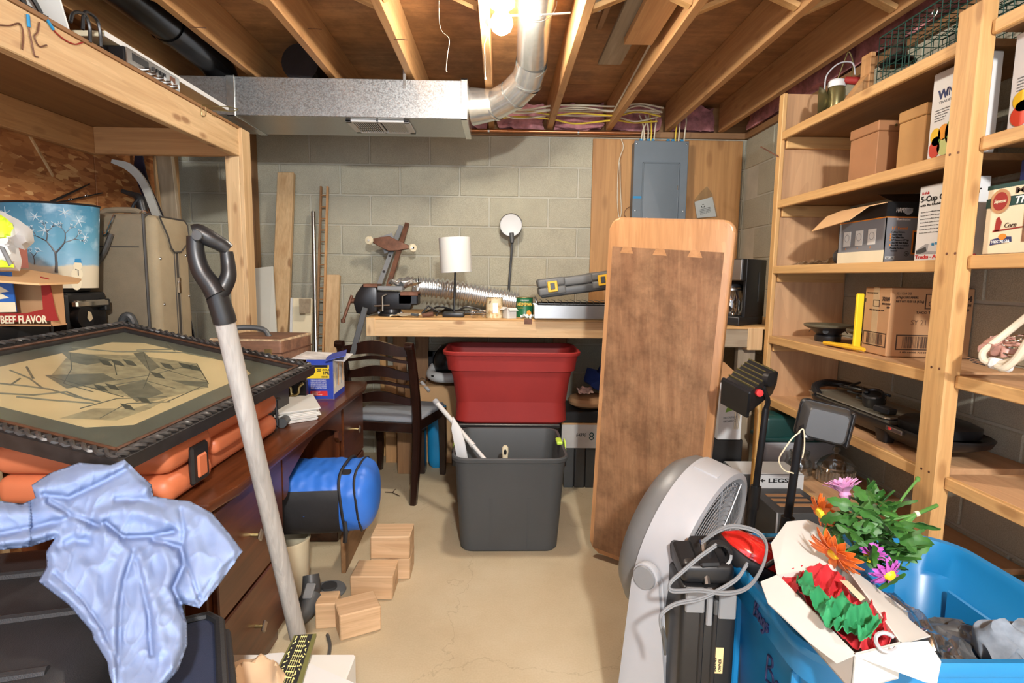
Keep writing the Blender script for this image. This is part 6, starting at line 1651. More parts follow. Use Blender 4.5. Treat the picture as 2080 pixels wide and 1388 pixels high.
# wire cage on the top shelf
GRW = plain('green_wire', (.015, .06, .045), .4, .2)
cx0, cx1, cy0, cy1, cz0, cz1 = 1.355, 1.585, .62, 2.115, S1 + .012, S1 + .185
t = T('wire_cage', 'long dark green wire mesh cage on the top shelf', 'cage', (1.47, 1.6, S1))
def wires(pairs, r=.0016):
    b = B()
    for a, c in pairs: b.tube([a, c], r, 4, False)
    return b
ys = [cy0 + (cy1 - cy0) * i / 46 for i in range(47)]
for x, nm in ((cx0, 'mesh_side'), (cx1, 'mesh_side')):
    L = [((x, y, cz0), (x, y, cz1)) for y in ys] + [((x, cy0, cz0 + (cz1 - cz0) * i / 6), (x, cy1, cz0 + (cz1 - cz0) * i / 6)) for i in range(7)]
    t.p(nm, wires(L), GRW, stuff=True)
t.p('mesh_top', wires([((cx0, y, cz1), (cx1, y, cz1)) for y in ys] + [((cx0 + (cx1 - cx0) * i / 7, cy0, cz1), (cx0 + (cx1 - cx0) * i / 7, cy1, cz1)) for i in range(8)]), GRW, stuff=True)
t.p('mesh_end', wires([((cx0 + (cx1 - cx0) * i / 7, cy1, cz0), (cx0 + (cx1 - cx0) * i / 7, cy1, cz1)) for i in range(8)] + [((cx0, cy1, cz0 + (cz1 - cz0) * i / 6), (cx1, cy1, cz0 + (cz1 - cz0) * i / 6)) for i in range(7)]), GRW, stuff=True)
t.p('inner_door', wires([((cx0 + .02, y, cz0 + .02 + (y - 1.2) * .1), (cx1 - .02, y, cz0 + .02 + (y - 1.2) * .1)) for y in [1.2 + .035 * i for i in range(18)]] + [((x, 1.2, cz0 + .02), (x, 1.8, cz0 + .08)) for x in (cx0 + .02, cx0 + .07, cx0 + .12, cx0 + .17)]), GRW, stuff=True)
for y in (1.35, 1.85): t.p('spring_clip', B().tube(arc((cx0 - .002, y, cz1 - .03), .012, 0, 5, 10, (0, 1, 0), (0, 0, 1)), .002, 5), STEEL)
for x in (cx0, cx1): t.p('frame_rod', B().tube([(x, cy0, cz1), (x, cy1, cz1)], .003, 6), GRW)

WBOX = plain('stained_box', (.36, .17, .075), .45, 0, .12, 4); WBOX2 = plain('amber_box', (.46, .25, .09), .4, 0, .15, 4)
for lab, lo, hi, m in (('reddish wooden recipe box with lid on second shelf', (1.372, 2.105, S2), (1.53, 2.27, 1.855), WBOX), ('amber wooden box with lid beside the appliance carton', (1.375, 1.875, S2), (1.54, 2.0, 1.85), WBOX2)):
    t = T('wooden_box', lab, 'box', ((lo[0] + hi[0]) / 2, (lo[1] + hi[1]) / 2, lo[2]))
    lo, hi = V(lo), V(hi)
    t.p('box_body', B().bx(lo, (hi.x, hi.y, hi.z - .038), .002), m)
    t.p('box_lid', B().bx((lo.x - .003, lo.y - .003, hi.z - .037), (hi.x + .003, hi.y + .003, hi.z), .003), m)
    t.p('clasp', B().lathe([(0, .004), (.005, .003), (.005, 0)], (lo.x + .06, lo.y - .003, hi.z - .018), 10, rotx(PI / 2)), BRASS)
VEG = {'red': plain('veg_red', (.62, .06, .03), .4), 'yel': plain('veg_yellow', (.85, .55, .03), .4), 'grn': plain('veg_green', (.16, .32, .04), .4), 'cab': plain('veg_pale', (.60, .66, .25), .4), 'org': plain('veg_orange', (.80, .32, .02), .4)}
BOXW = plain('glossy_white', (.78, .78, .76), .3, 0, .03)
def ellip(o, ex, ey, cx, cy, rx, ry, n=16): return [o + ex * (cx + rx * math.cos(2 * PI * i / n)) + ey * (cy + ry * math.sin(2 * PI * i / n)) for i in range(n)]
def decal(t, name, pts, m, nrm, lift=.0006):
    n = V(nrm) * lift
    t.p(name, B().loops([pts, [p + n for p in pts]]), m)
def appliance(lab, x, y0, y1, z0, z1, dx):
    """white appliance carton; its printed side looks to -x, left of the print at y1"""
    t = T('appliance_carton', lab, 'box', (x + dx / 2, (y0 + y1) / 2, z0))
    t.p('carton_body', B().bx((x, y0, z0), (x + dx, y1, z1), .003), BOXW)
    o, ex, ey = V((x - .0008, y1, z0)), V((0, -1, 0)), V((0, 0, 1)); W_, H_ = y1 - y0, z1 - z0; nn = (-1, 0, 0)
    k = W_ / .19
    t.text('W', .026 * k, o + ex * .026 * k + ey * (H_ - .085), ex, ey, INKBL, bold=.0012)
    t.text('INDSOR', .024 * k, o + ex * .058 * k + ey * (H_ - .083), ex, ey, INKBL, w=.10 * k)
    t.text('TRADITION', .008, o + ex * .03 * k + ey * (H_ - .10), ex, ey, LGREY, w=.08)
    for r in range(5): t.text('stainless steel blender jar'[:22 - 2 * r], .004, o + ex * .02 + ey * (H_ - .12 - .008 * r), ex, ey, GREY, w=.06 - .005 * r)
    for nm, cx, cy, rx, ry, m in (('tomato', .03, .045, .022, .028, 'red'), ('pepper', .03, .085, .02, .024, 'yel'), ('pepper', .062, .09, .022, .024, 'org'), ('parsley', .085, .085, .018, .035, 'grn'), ('parsley', .035, .068, .018, .014, 'grn'), ('melon', .068, .045, .028, .026, 'cab')):
        decal(t, 'printed_' + nm, ellip(o + V((-.0004, 0, 0)), ex, ey, cx * k, cy, rx * k, ry), VEG[m], nn)
    jar = [(.095, .03), (.16, .03), (.17, .15), (.168, .16), (.09, .165), (.092, .15)]
    decal(t, 'printed_jar', [o + V((-.0003, 0, 0)) + ex * a * k + ey * c_ for a, c_ in jar], plain('print_steel', (.55, .56, .57), .3), nn)
    for i in range(4): decal(t, 'jar_shadow', [o + V((-.0008, 0, 0)) + ex * a * k + ey * c_ for a, c_ in ((.104 + .016 * i, .04), (.108 + .016 * i, .04), (.110 + .016 * i, .12 - .02 * (i % 2)), (.102 + .016 * i, .11))], GREY, nn)
    t.p('printed_handle', B().tube([o + V((-.001, 0, 0)) + ex * a * k + ey * c_ for a, c_ in ((.088, .175), (.11, .185), (.14, .195), (.175, .20))], .0028, 5), CREAM)
    t.p('printed_grip', B().bx((x - .0012, y1 - .10 * k, z0 + .165), (x - .0004, y1 - .086 * k, z0 + .18)), BLACK)
    return t
appliance('white blender carton with fruit print beside the shelf post', 1.37, 1.652, 1.85, S2, 1.925, .05)
t = appliance('white blender carton in the right bay of second shelf', 1.360, 1.30, 1.552, N2, 1.925, .17)
decal(t, 'printed_photo', [V((1.359, 1.552 - a, N2 + c_)) for a, c_ in ((.15, .10), (.21, .10), (.21, .17), (.15, .17))], VEG['red'], (-1, 0, 0))

# third shelf: ceiling fixture carton, coffee maker carton, corn carton
FXG = plain('fixture_grey', (.20, .205, .22), .45, 0, .04)
fx0, fx1, fy0, fy1, fz0, fz1 = 1.372, 1.56, 2.02, 2.30, S3, 1.552
t = T('fixture_carton', 'grey light fixture carton with open brown flap on third shelf', 'box', (1.46, 2.16, S3))
for nm, lo, hi in (('near_wall', (fx0, fy0, fz0), (fx1, fy0 + .003, fz1)), ('far_wall', (fx0, fy1 - .003, fz0), (fx1, fy1, fz1)), ('side_wall', (fx0, fy0, fz0), (fx0 + .003, fy1, fz1)), ('side_wall', (fx1 - .003, fy0, fz0), (fx1, fy1, fz1)), ('bottom', (fx0, fy0, fz0), (fx1, fy1, fz0 + .003))):
    t.p(nm, B().bx(lo, hi), FXG)
t.p('black_band', B().bx((fx0 - .0006, fy0 - .0006, fz1 - .052), (fx1, fy0, fz1)), BLACK)
t.p('black_band', B().bx((fx0 - .0006, fy0 - .0006, fz1 - .052), (fx0, fy1, fz1)), BLACK)
t.p('orange_line', B().bx((fx0 - .0006, fy0 - .0007, fz1 - .056), (fx1, fy0, fz1 - .052)), INKO)
t.p('orange_line', B().bx((fx0 - .0007, fy0 - .0006, fz1 - .056), (fx0, fy1, fz1 - .052)), INKO)
t.p('beige_strip', B().bx((fx0 - .0007, fy0 + .0, fz0), (fx0, fy1, fz0 + .045)), CREAM)
f0, f1 = V((fx0, fy0, fz1)), V((fx0, fy1, fz1))
g0_, g1_ = V((fx0 - .115, fy0 + .035, fz1 - .062)), V((fx0 - .125, fy1 - .02, fz1 - .085))
mid = [f1, f0, f0.lerp(g0_, .45) + V((-.0, 0, .016)), g0_, g1_, f1.lerp(g1_, .5) + V((0, 0, .018))]
b = B(); r0_ = [f1, f1.lerp(g1_, .5) + V((0, 0, .018)), g1_]; r1_ = [f0, f0.lerp(g0_, .5) + V((0, 0, .018)), g0_]
b.loops([r0_, r1_], False, False, False).thick(.003)
t.p('open_flap', b, CARDL, label='bare brown inside of open flap')
t.p('rear_flap', B().loops([[V((fx0 + .02, fy0, fz1)), V((fx1, fy0, fz1)), V((fx1, fy0 + .10, fz1 + .045)), V((fx0 + .03, fy0 + .10, fz1 + .04))], [V((fx0 + .02, fy0 + .003, fz1)), V((fx1, fy0 + .003, fz1)), V((fx1, fy0 + .103, fz1 + .045)), V((fx0 + .03, fy0 + .103, fz1 + .04))]]), BLACK)
o, ex, ey = V((fx0 + .02, fy0 - .0014, fz0)), V((1, 0, 0)), V((0, 0, 1))
t.text('HAMPTON', .017, o + ex * .012 + ey * .178, ex, ey, INKW, w=.058)
t.text('Illuminates', .008, o + ex * .015 + ey * .150, ex, ey, INKW, w=.05)
decal(t, 'printed_lamp', ellip(o, ex, ey, .055, .182, .014, .012), LGREY, (0, -1, 0))
t.text('11" Round', .010, o + ey * .118, ex, ey, INKO, w=.055)
for r, s in enumerate(('Ceiling Fixture', 'Classic Finish', 'Opal White Glass', '8.5" Diameter x 4.75" High', 'Uses 100 Watt Medium', 'Base Bulb, not Included', 'Mounting Hardware', 'Included')):
    t.text(s, .0062, o + ey * (.106 - .0095 * r) + ex * (.0 if r in (0, 6) else .004), ex, ey, INK, w=(.05, .035, .044, .062, .06, .063, .05, .022)[r])
    if r in (1, 2, 3, 5): t.p('bullet', B().bx((o.x - .003, o.y, o.z + .106 - .0095 * r), (o.x + .001, o.y + .0006, o.z + .113 - .0095 * r)), INKO)
t.p('label_patch', B().bx((o.x - .014, o.y, o.z + .012), (o.x + .02, o.y + .0006, o.z + .022)), PAPER)
t.text('501-881', .006, o + ex * -.012 + ey * .014 + V((0, -.0006, 0)), ex, ey, INK, w=.03)
t.p('printed_ring', B().tube(arc(o + ex * .062 + ey * .032, .008, 0, 2 * PI, 16, (1, 0, 0), (0, 0, 1)), .0008, 4), INK)
t.text('UL', .006, o + ex * .058 + ey * .029, ex, ey, INK)
t.p('window_frame', B().bx((o.x + .078, o.y, o.z + .03), (o.x + .165, o.y + .0006, o.z + .115)), INKO)
t.p('window_dark', B().bx((o.x + .083, o.y - .0006, o.z + .035), (o.x + .165, o.y, o.z + .11)), BLACK)
for k in range(3):
    yy = fy0 + .05 + .075 * k
    t.p('diagram', B().bx((fx0 - .0012, yy, fz0 + .068), (fx0 - .0005, yy + .045, fz0 + .125)), PAPER)
    t.p('diagram_mark', B().tube(arc((fx0 - .0014, yy + .022, fz0 + .10), .014, 0, 2 * PI, 12, (0, 1, 0), (0, 0, 1)), .0009, 4), GREY)
    t.text(str(3 - k), .007, (fx0 - .0012, yy + .03, fz0 + .055), (0, -1, 0), (0, 0, 1), INKO)
t = T('coffee_carton', 'white coffee maker carton beside shelf post on third shelf', 'box', (1.44, 1.75, S3))
kx, ky0, ky1, kz0, kz1 = 1.368, 1.648, 1.862, S3, 1.578
t.p('carton_body', B().bx((kx, ky0, kz0), (kx + .05, ky1, kz1), .002), BOXW)
o, ex, ey = V((kx - .0008, ky1, kz0)), V((0, -1, 0)), V((0, 0, 1))
t.text('D-Volt', .009, o + ex * .012 + ey * .213, ex, ey, INKR, w=.03)
t.text('5-Cup Coffee Maker', .018, o + ex * .008 + ey * .190, ex, ey, INK, w=.235, bold=.0007)
t.text('with Re-Usable Basket Type Filter', .008, o + ex * .008 + ey * .175, ex, ey, INK, w=.20)
for r in range(7): t.text('brews hot coffee in any vehicle'[:24 + r % 3 * 2], .0038, o + ex * .014 + ey * (.155 - .011 * r), ex, ey, GREY, w=.08 + .008 * (r % 3))
for r, s in enumerate(('Brew Fresh', 'Hot Coffee', 'Anywhere In Minutes')): t.text(s, .008, o + ex * .105 + ey * (.092 - .012 * r), ex, ey, INKR, w=(.05, .05, .075)[r])
ph = [(.008, .035), (.05, .055), (.12, .05), (.20, .055), (.20, .022), (.008, .022)]
decal(t, 'printed_photo', [o + ex * a + ey * c_ for a, c_ in ph], LGREY, (-1, 0, 0))
decal(t, 'printed_cable', [o + V((-.0008, 0, 0)) + ex * a + ey * c_ for a, c_ in ((.01, .034), (.05, .045), (.055, .03), (.03, .024), (.01, .024))], DGREY, (-1, 0, 0))
decal(t, 'printed_van', [o + V((-.0008, 0, 0)) + ex * a + ey * c_ for a, c_ in ((.06, .03), (.062, .052), (.085, .060), (.13, .052), (.15, .035), (.14, .026))], WHITE, (-1, 0, 0))
for a, c_ in ((.075, .048), (.09, .05), (.105, .046)): decal(t, 'printed_window', [o + V((-.0016, 0, 0)) + ex * (a + d) + ey * (c_ + e_) for d, e_ in ((0, 0), (.011, -.001), (.011, .007), (0, .008))], SKYB, (-1, 0, 0))
t.text('Trucks - Autos - RVs - Boats', .011, o + ex * .006 + ey * .008, ex, ey, INKR, w=.24, bold=.0005)
t = T('corn_carton', 'cream and green popcorn appliance carton in the right bay', 'box', (1.42, 1.4, N3))
qx, qy0, qy1, qz1 = 1.325, 1.16, 1.548, 1.530
t.p('carton_body', B().bx((qx, qy0, N3), (qx + .24, qy1, qz1), .003), CREAM)
o, ex, ey = V((qx - .0008, qy1, N3)), V((0, -1, 0)), V((0, 0, 1))
t.p('green_band', B().bx((qx - .0006, qy0, N3 + .125), (qx, qy1, N3 + .150)), TEAL)
t.p('green_band', B().bx((qx - .0006, qy0, N3 + .174), (qx, qy1, qz1)), TEAL)
t.text('MASTER', .015, o + ex * .085 + ey * .155, ex, ey, INKB, w=.14, bold=.0004)
t.text('The Corn', .018, o + ex * .085 + ey * .129, ex, ey, INKW, w=.12, shear=.2, bold=.0005)
decal(t, 'round_seal', ellip(o + V((-.0006, 0, 0)), ex, ey, .045, .140, .030, .032, 24), CARDB, (-1, 0, 0))
decal(t, 'seal_ring', ellip(o + V((-.0012, 0, 0)), ex, ey, .045, .140, .022, .024, 24), RED, (-1, 0, 0))
t.text('Supreme', .010, o + V((-.0022, 0, 0)) + ex * .027 + ey * .136, ex, ey, CREAM, w=.036, shear=.3)
decal(t, 'printed_scene', [o + ex * a + ey * c_ for a, c_ in ((.035, .062), (.05, .062), (.055, .085), (.045, .10), (.038, .095))], RED, (-1, 0, 0))
decal(t, 'printed_line', [o + ex * a + ey * c_ for a, c_ in ((.03, .060), (.12, .066), (.12, .069), (.03, .064))], RED, (-1, 0, 0))
t.text('Corn', .013, o + ex * .062 + ey * .069, ex, ey, INKB, w=.034, shear=.3)
decal(t, 'banner', [o + ex * a + ey * c_ for a, c_ in ((.025, .025), (.09, .032), (.088, .045), (.06, .046), (.027, .040))], INKBL, (-1, 0, 0))
decal(t, 'banner_sun', ellip(o + V((-.0004, 0, 0)), ex, ey, .062, .046, .012, .008), INKO, (-1, 0, 0))
t.text('NOSTALGIA', .008, o + V((-.0008, 0, 0)) + ex * .03 + ey * .030, ex, ey, INKW, w=.054)
decal(t, 'printed_photo', [o + ex * a + ey * c_ for a, c_ in ((.118, .03), (.24, .03), (.24, .118), (.118, .118))], plain('photo_brown', (.22, .11, .06), .4, 0, .6, 30), (-1, 0, 0))
boxthing('dark_blue_box', 'dark blue box lying on top of the popcorn carton', 'box', (1.40, 1.20, 1.531), (1.57, 1.54, 1.60), INKBL, .003)
t = T('plug_adapter', 'small white adapter lying on the dark blue box', 'adapter', (1.42, 1.5, 1.6))
t.p('adapter_body', B().bx((1.405, 1.46, 1.601), (1.44, 1.535, 1.622), .003), LGREY)
t.p('adapter_tip', B().bx((1.410, 1.44, 1.604), (1.435, 1.46, 1.618), .002), STEEL)
b = B().sheet(lambda u, v: V((1.33 + .13 * u, 2.36 + .25 * v, S3 + .004 + .03 * abs(wob(u * 3, v * 4, 2, 1.3)))), 16, 22).thick(.001)
one('clear_bag', 'crumpled clear plastic bag lying on third shelf', 'plastic bag', b, FILM, (1.4, 2.45, S3))
t = T('coiled_lead', 'coiled dark cord beside the light fixture carton', 'cord', (1.44, 2.36, S3))
for k in range(4): t.p('coil', B().tube(arc((1.42, 2.335 + .008 * k, S3 + .034), .028, 0, 2 * PI, 18, (1, 0, .1), (0, .1, 1)), .0045, 6), PIPING)

# fourth shelf: speakers, pliers, yellow sheet, taco carton, phone cord
def speaker(lab, c, r):
    t = T('car_speaker', lab, 'speaker', c)
    t.p('magnet', B().lathe([(0, 0), (r * .52, 0), (r * .54, .004), (r * .54, .024), (r * .5, .028), (0, .028)], c, 28), BLACK)
    t.p('basket', B().lathe([(r * .45, .026), (r * .5, .034), (r * .72, .052), (r * .94, .062), (r * .96, .066), (r * .9, .066), (r * .5, .04)], c, 28), BLACKM)
    for k in range(4): t.p('basket_hole', B().lathe([(0, .001), (.012, .001), (.012, 0)], c + V((r * .70 * math.cos(k * PI / 2 + .9), r * .70 * math.sin(k * PI / 2 + .9), .046)), 10, Euler((.9, 0, k * PI / 2 + .9 + PI / 2)).to_matrix()), DGREY)
    t.p('rim', B().lathe([(r * .96, .064), (r, .066), (r * 1.02, .072), (r * .98, .076), (r * .8, .074), (r * .3, .05), (0, .05)], c, 36), plain('speaker_rim', (.16, .14, .09), .4, .3) if 'speaker_rim' not in bpy.data.materials else bpy.data.materials['speaker_rim'])
speaker('bigger black car speaker lying face up, next to end panel', V((1.452, 2.46, S4)), .098)
speaker('smaller black car speaker lying face up beside yellow sheet', V((1.470, 2.205, S4)), .082)
t = T('pliers', 'yellow handled pliers lying at the front of fourth shelf', 'pliers', (1.38, 2.12, S4))
for s in (-1, 1): t.p('handle', B().tube(spline([(1.345, 2.30, S4 + .010), (1.352 + .008 * s, 2.22, S4 + .012), (1.37 + .022 * s, 2.13, S4 + .012), (1.375 + .018 * s, 2.06, S4 + .012)], 5), .0075, 8), YELLOW)
t.p('pivot', B().lathe([(0, .008), (.011, .007), (.012, 0)], (1.36, 2.085, S4 + .004), 14), STEEL)
boxthing('yellow_sheet', 'thin bright yellow plastic board standing against the taco carton', 'board', (1.362, 2.128, S4), (1.388, 2.143, 1.222), SUN, .003)
p = V((1.372, 1.962, S4))
t = T('taco_carton', 'brown shipping carton printed with barcodes behind the shelf post', 'box', p, rz=-.08)
cw, cd_, ch = .283, .16, .245
t.p('carton_body', B().bx((0, 0, 0), (cw, cd_, ch), .003), CARDB)
t.p('tape', B().bx((-.0008, cd_ * .42, .03), (0, cd_ * .66, ch)), plain('tape', (.52, .36, .20), .25))
o, ex, ey = V((.0, -.0008, 0)), V((1, 0, 0)), V((0, 0, 1))
for r, s in enumerate(('12 - 13.4 OZ', '(379g) CONTAINERS', 'NET WT 10.05 LB (4.5kg)')): t.text(s, .008, o + ex * .018 + ey * (.222 - .014 * r), ex, ey, INKB, w=(.05, .075, .095)[r])
t.text('TACO TOPPERS', .009, o + ex * .09 + ey * .155, ex, ey, INKB, w=.095)
t.text('SY 21 NOV', .018, o + ex * .075 + ey * .115, ex, ey, plain('stamp_ink', (.20, .10, .05), .7), w=.115)
t.p('brand_frame', B().bx((.118, -.0012, .172), (.185, -.0004, .225)), INKB); t.p('brand_field', B().bx((.121, -.0018, .175), (.182, -.001, .222)), CARDB)
t.text('OLD', .018, o + ex * .128 + ey * .182 + V((0, -.0012, 0)), ex, ey, INKB, w=.04)
t.text('184', .020, o + ex * .235 + ey * .20, ex, ey, INKB, bold=.0008, w=.035); t.text('00172184', .010, o + ex * .228 + ey * .182, ex, ey, INKB, w=.045); t.text('000', .010, o + ex * .245 + ey * .165, ex, ey, INKB, w=.022)
def barcode(o, ex, ey, w, h, nrm, num):
    n = V(nrm) * .0008
    def rect(a, c_, e_, f_): return [o + ex * a + ey * c_, o + ex * e_ + ey * c_, o + ex * e_ + ey * f_, o + ex * a + ey * f_]
    for r in ((0, 0, w, .004), (0, h - .004, w, h), (0, 0, .004, h), (w - .004, 0, w, h)): decal(t, 'barcode_frame', rect(*r), INKB, nrm)
    random.seed(num); x = w * .16
    while x < w * .86:
        d = random.choice((.0008, .0016, .0026)); decal(t, 'barcode_bar', rect(x, .007, x + d, h - .006), INKB, nrm); x += d + random.choice((.0012, .002, .003))
barcode(V((.03, -.0002, .025)), V((1, 0, 0)), ey, .14, .055, (0, -1, 0), 1)
t.text('1 00 44000 72184 0', .006, (.045, -.0008, .014), (1, 0, 0), (0, 0, 1), INKB, w=.10)
barcode(V((-.0002, cd_ - .008, .030)), V((0, -1, 0)), ey, .145, .052, (-1, 0, 0), 2)
o, ex = V((-.0012, cd_ - .008, 0)), V((0, -1, 0))
t.text('72184', .014, o + ex * .105 + ey * .198, ex, ey, INKB, w=.045, bold=.0005); t.text('00172184', .007, o + ex * .105 + ey * .184, ex, ey, INKB, w=.05); t.text('000', .007, o + ex * .135 + ey * .172, ex, ey, INKB, w=.018)
t.text('12 / 13.4 OZ NET WT', .005, o + ex * .006 + ey * .222, ex, ey, INKB, w=.07); t.text('BEST BEFORE SEE TOP', .005, o + ex * .03 + ey * .16, ex, ey, INKB, w=.09)
for r in ((.05, .175, .09, .178), (.05, .197, .09, .2), (.05, .175, .053, .2), (.087, .175, .09, .2)): decal(t, 'brand_frame', [V((-.0004, cd_ - .008 - a, c_)) for a, c_ in ((r[0], r[1]), (r[2], r[1]), (r[2], r[3]), (r[0], r[3]))], INKB, (-1, 0, 0))
decal(t, 'corner_mark', [V((-.0004, cd_ - .004 - a, c_)) for a, c_ in ((0, .19), (.006, .19), (.006, .203), (0, .203))], INK, (-1, 0, 0))
CORDW = plain('cord_ivory', (.62, .55, .42), .5, 0, .06)
t = T('ivory_lead', 'thick ivory extension cord with three-pin plug on fourth shelf', 'cord', (1.37, 1.42, N4))
t.p('cord_run', B().tube(spline([at(2090, 640, 1.35), at(2055, 668, 1.38), at(2015, 700, 1.40), at(1996, 718, 1.41), at(2003, 735, 1.40), at(2040, 738, 1.36), at(2085, 722, 1.31)], 7), .0085, 10), CORDW)
t.p('cord_run', B().tube(spline([at(2090, 690, 1.30), at(2065, 728, 1.32), at(2040, 748, 1.34), at(2025, 745, 1.36)], 6), .0085, 10), CORDW)
pl_ = at(2008, 738, 1.40)
t.p('plug_body', B().box(pl_ + V((.012, -.02, .0)), (.05, .035, .028), Euler((0, .2, -.5)).to_matrix(), .006), WHITE)
for k in (-1, 0, 1): t.p('plug_pin', B().tube([pl_ + V((-.012, .004 + .009 * k, .004 * k)), pl_ + V((-.035, .018 + .009 * k, .006 + .004 * k))], .0025, 6), CHROME)
c = at(2036, 706, 1.40)
b = B(); bmesh.ops.create_icosphere(b.bm, subdivisions=4, radius=1, matrix=MX.Translation(c) @ MX.Diagonal((.042, .04, .024, 1)))
one('pink_shell', 'pinkish ridged shell lying inside the ivory cord loop', 'shell', crumple(b, .022, 45), plain('shell_pink', (.42, .22, .17), .4, 0, .3, 40), (c.x, c.y, N4))
c = at(2062, 700, 1.37)
t = T('clear_rings', 'loose clear plastic rings beside the pink shell', 'ring', (c.x, c.y, N4))
for k in range(3): t.p('ring', B().tube(arc(c + V((0, 0, -.012 + .014 * k)), .030 - .004 * k, 0, 2 * PI, 20, (1, .2 * k, .3), (0, 1, .3 - .2 * k)), .0025, 6), CHROME)

# fifth shelf: electric griddle
t = T('electric_griddle', 'black electric griddle with metal plate and coiled cord on shelf', 'griddle', (1.45, 2.0, S5))
gx0, gx1, gy0, gy1, gz = 1.345, 1.575, 1.64, 2.44, .752
def ov(w, d, r, z, c): return [V((c[0] + x, c[1] + y, z)) for x, y in rrect(w, d, r, 6)]
gc = ((gx0 + gx1) / 2, (gy0 + gy1) / 2)
t.p('drip_base', B().loops([ov(.18, .62, .06, gz - .03, gc), ov(.225, .76, .09, gz, gc), ov(.235, .79, .10, gz + .022, gc), ov(.225, .78, .10, gz + .026, gc), ov(.20, .70, .08, gz + .012, gc)]), BLACK)
pc = (gc[0] + .0, 2.16)
t.p('hot_plate', B().loops([ov(.195, .50, .015, gz + .014, pc), ov(.205, .51, .018, gz + .034, pc), ov(.200, .505, .018, gz + .040, pc), ov(.185, .49, .014, gz + .034, pc)]), plain('plate_metal', (.36, .32, .24), .35, .6, .1), label='tan metal cooking plate')
t.p('plate_rim', B().tube([p for p in ov(.206, .512, .018, gz + .036, pc)], .004, 6, closed=True), STEEL)
t.p('far_handle', B().tube(spline([(gx0 + .02, gy1 - .09, gz + .03), (gx0 + .04, gy1 - .03, gz + .055), (gc[0], gy1 - .0, gz + .065), (gx1 - .02, gy1 - .03, gz + .055)], 5), .016, 10), BLACK)
t.p('near_handle', B().loops([ov(.19, .20, .06, gz + .02, (gc[0], 1.80)), ov(.20, .21, .07, gz + .05, (gc[0], 1.80)), ov(.16, .17, .06, gz + .062, (gc[0], 1.81))]), BLACK)
for x, y in ((gx0 + .03, 1.93), (gx0 + .05, 2.32), (gx1 - .03, 1.93), (gx1 - .03, 2.32)):
    t.p('foot', B().loops([ov(.035, .05, .01, S5 + .0005, (x, y)), ov(.05, .07, .012, gz - .005, (x, y))]), BLACK)
t.p('control_socket', B().bx((gx0 - .01, 1.80, gz + .006), (gx0 + .01, 1.88, gz + .022), .003), STEEL)
t.p('red_light', B().bx((gx0 - .012, 1.852, gz + .012), (gx0 - .006, 1.862, gz + .020)), INKR)
c = V((1.44, 2.10, gz + .04))
pr = t.p('probe_head', B().lathe([(0, 0), (.034, 0), (.038, .008), (.038, .05), (.033, .056), (.030, .056), (.026, .05), (0, .05)], c + V((0, 0, .002)), 26, Euler((.25, -.3, 0)).to_matrix()), BLACK)
for k in range(3): t.p('probe_ring', B().lathe([(.0375, 0), (.0395, .002), (.0375, .004)], c + V((0, 0, .014 + .012 * k)), 26, Euler((.25, -.3, 0)).to_matrix()), BLACKM, pr)
for k in range(4):
    q0 = c + V((.02, .08, .006)); random.seed(20 + k)
    t.p('cord_coil', B().tube(spline([q0 + V((random.uniform(-.06, .05), random.uniform(-.10, .12), .006 + .012 * k + random.uniform(0, .008))) for _ in range(6)], 5), .0048, 6), BLACK)
t.p('cord_plug', B().box((1.40, 1.98, gz + .052), (.05, .06, .022), Euler((.1, .1, .4)).to_matrix(), .004), BLACK)

# sixth shelf: cool box and glass jars
t = T('cool_box', 'green and white picnic cool box on the lowest visible shelf', 'cooler', (1.42, 2.62, S6))
t.p('cooler_body', shell(1.24, 1.585, 2.54, 2.665, S6 + .001, .52, .02), LGREY)
t.p('cooler_lid', shell(1.232, 1.592, 2.532, 2.67, .521, .64, .022), TEAL, label='dark green lid')
t.p('lid_rim', shell(1.225, 1.595, 2.525, 2.672, .515, .54, .01), TEAL)
def jarthing(lab, c, prof, lid, knob):
    t = T('glass_jar', lab, 'jar', c)
    t.p('jar_body', B().lathe(prof, c, 30), GLASS)
    if lid: t.p('jar_lid', B().lathe(lid, c, 30), GLASS)
    return t
c = V((1.362, 2.455, S6))
t = jarthing('clear glass jar with diamond pattern and open neck', c, [(0, .004), (.046, .002), (.052, .012), (.053, .07), (.047, .085), (.040, .09), (.040, .108), (.043, .110), (.043, .120), (.038, .120), (.036, .09), (.048, .07), (.047, .014), (0, .010)], None, 0)
for r in range(3):
    for k in range(12):
        a = PI + k * PI / 11 + (r % 2) * .13
        t.p('diamond', B().lathe([(0, .004), (.007, 0)], c + V((.053 * math.cos(a), .053 * math.sin(a), .02 + .018 * r)), 4, Euler((0, PI / 2, a)).to_matrix()), GLASS)
c = V((1.495, 2.40, S6))
t = jarthing('wide clear glass jar with pointed glass lid', c, [(0, .004), (.070, .002), (.078, .012), (.080, .062), (.074, .070), (.070, .064), (.070, .014), (0, .010)], [(.080, .071), (.082, .078), (.062, .100), (.025, .122), (.010, .128), (.010, .136), (.018, .144), (.014, .156), (0, .160)], 1)
for k in range(16):
    a = PI + k * PI / 15
    t.p('flute', B().tube([c + V((.080 * math.cos(a), .080 * math.sin(a), .012)), c + V((.081 * math.cos(a), .081 * math.sin(a), .062))], .004, 5), GLASS)

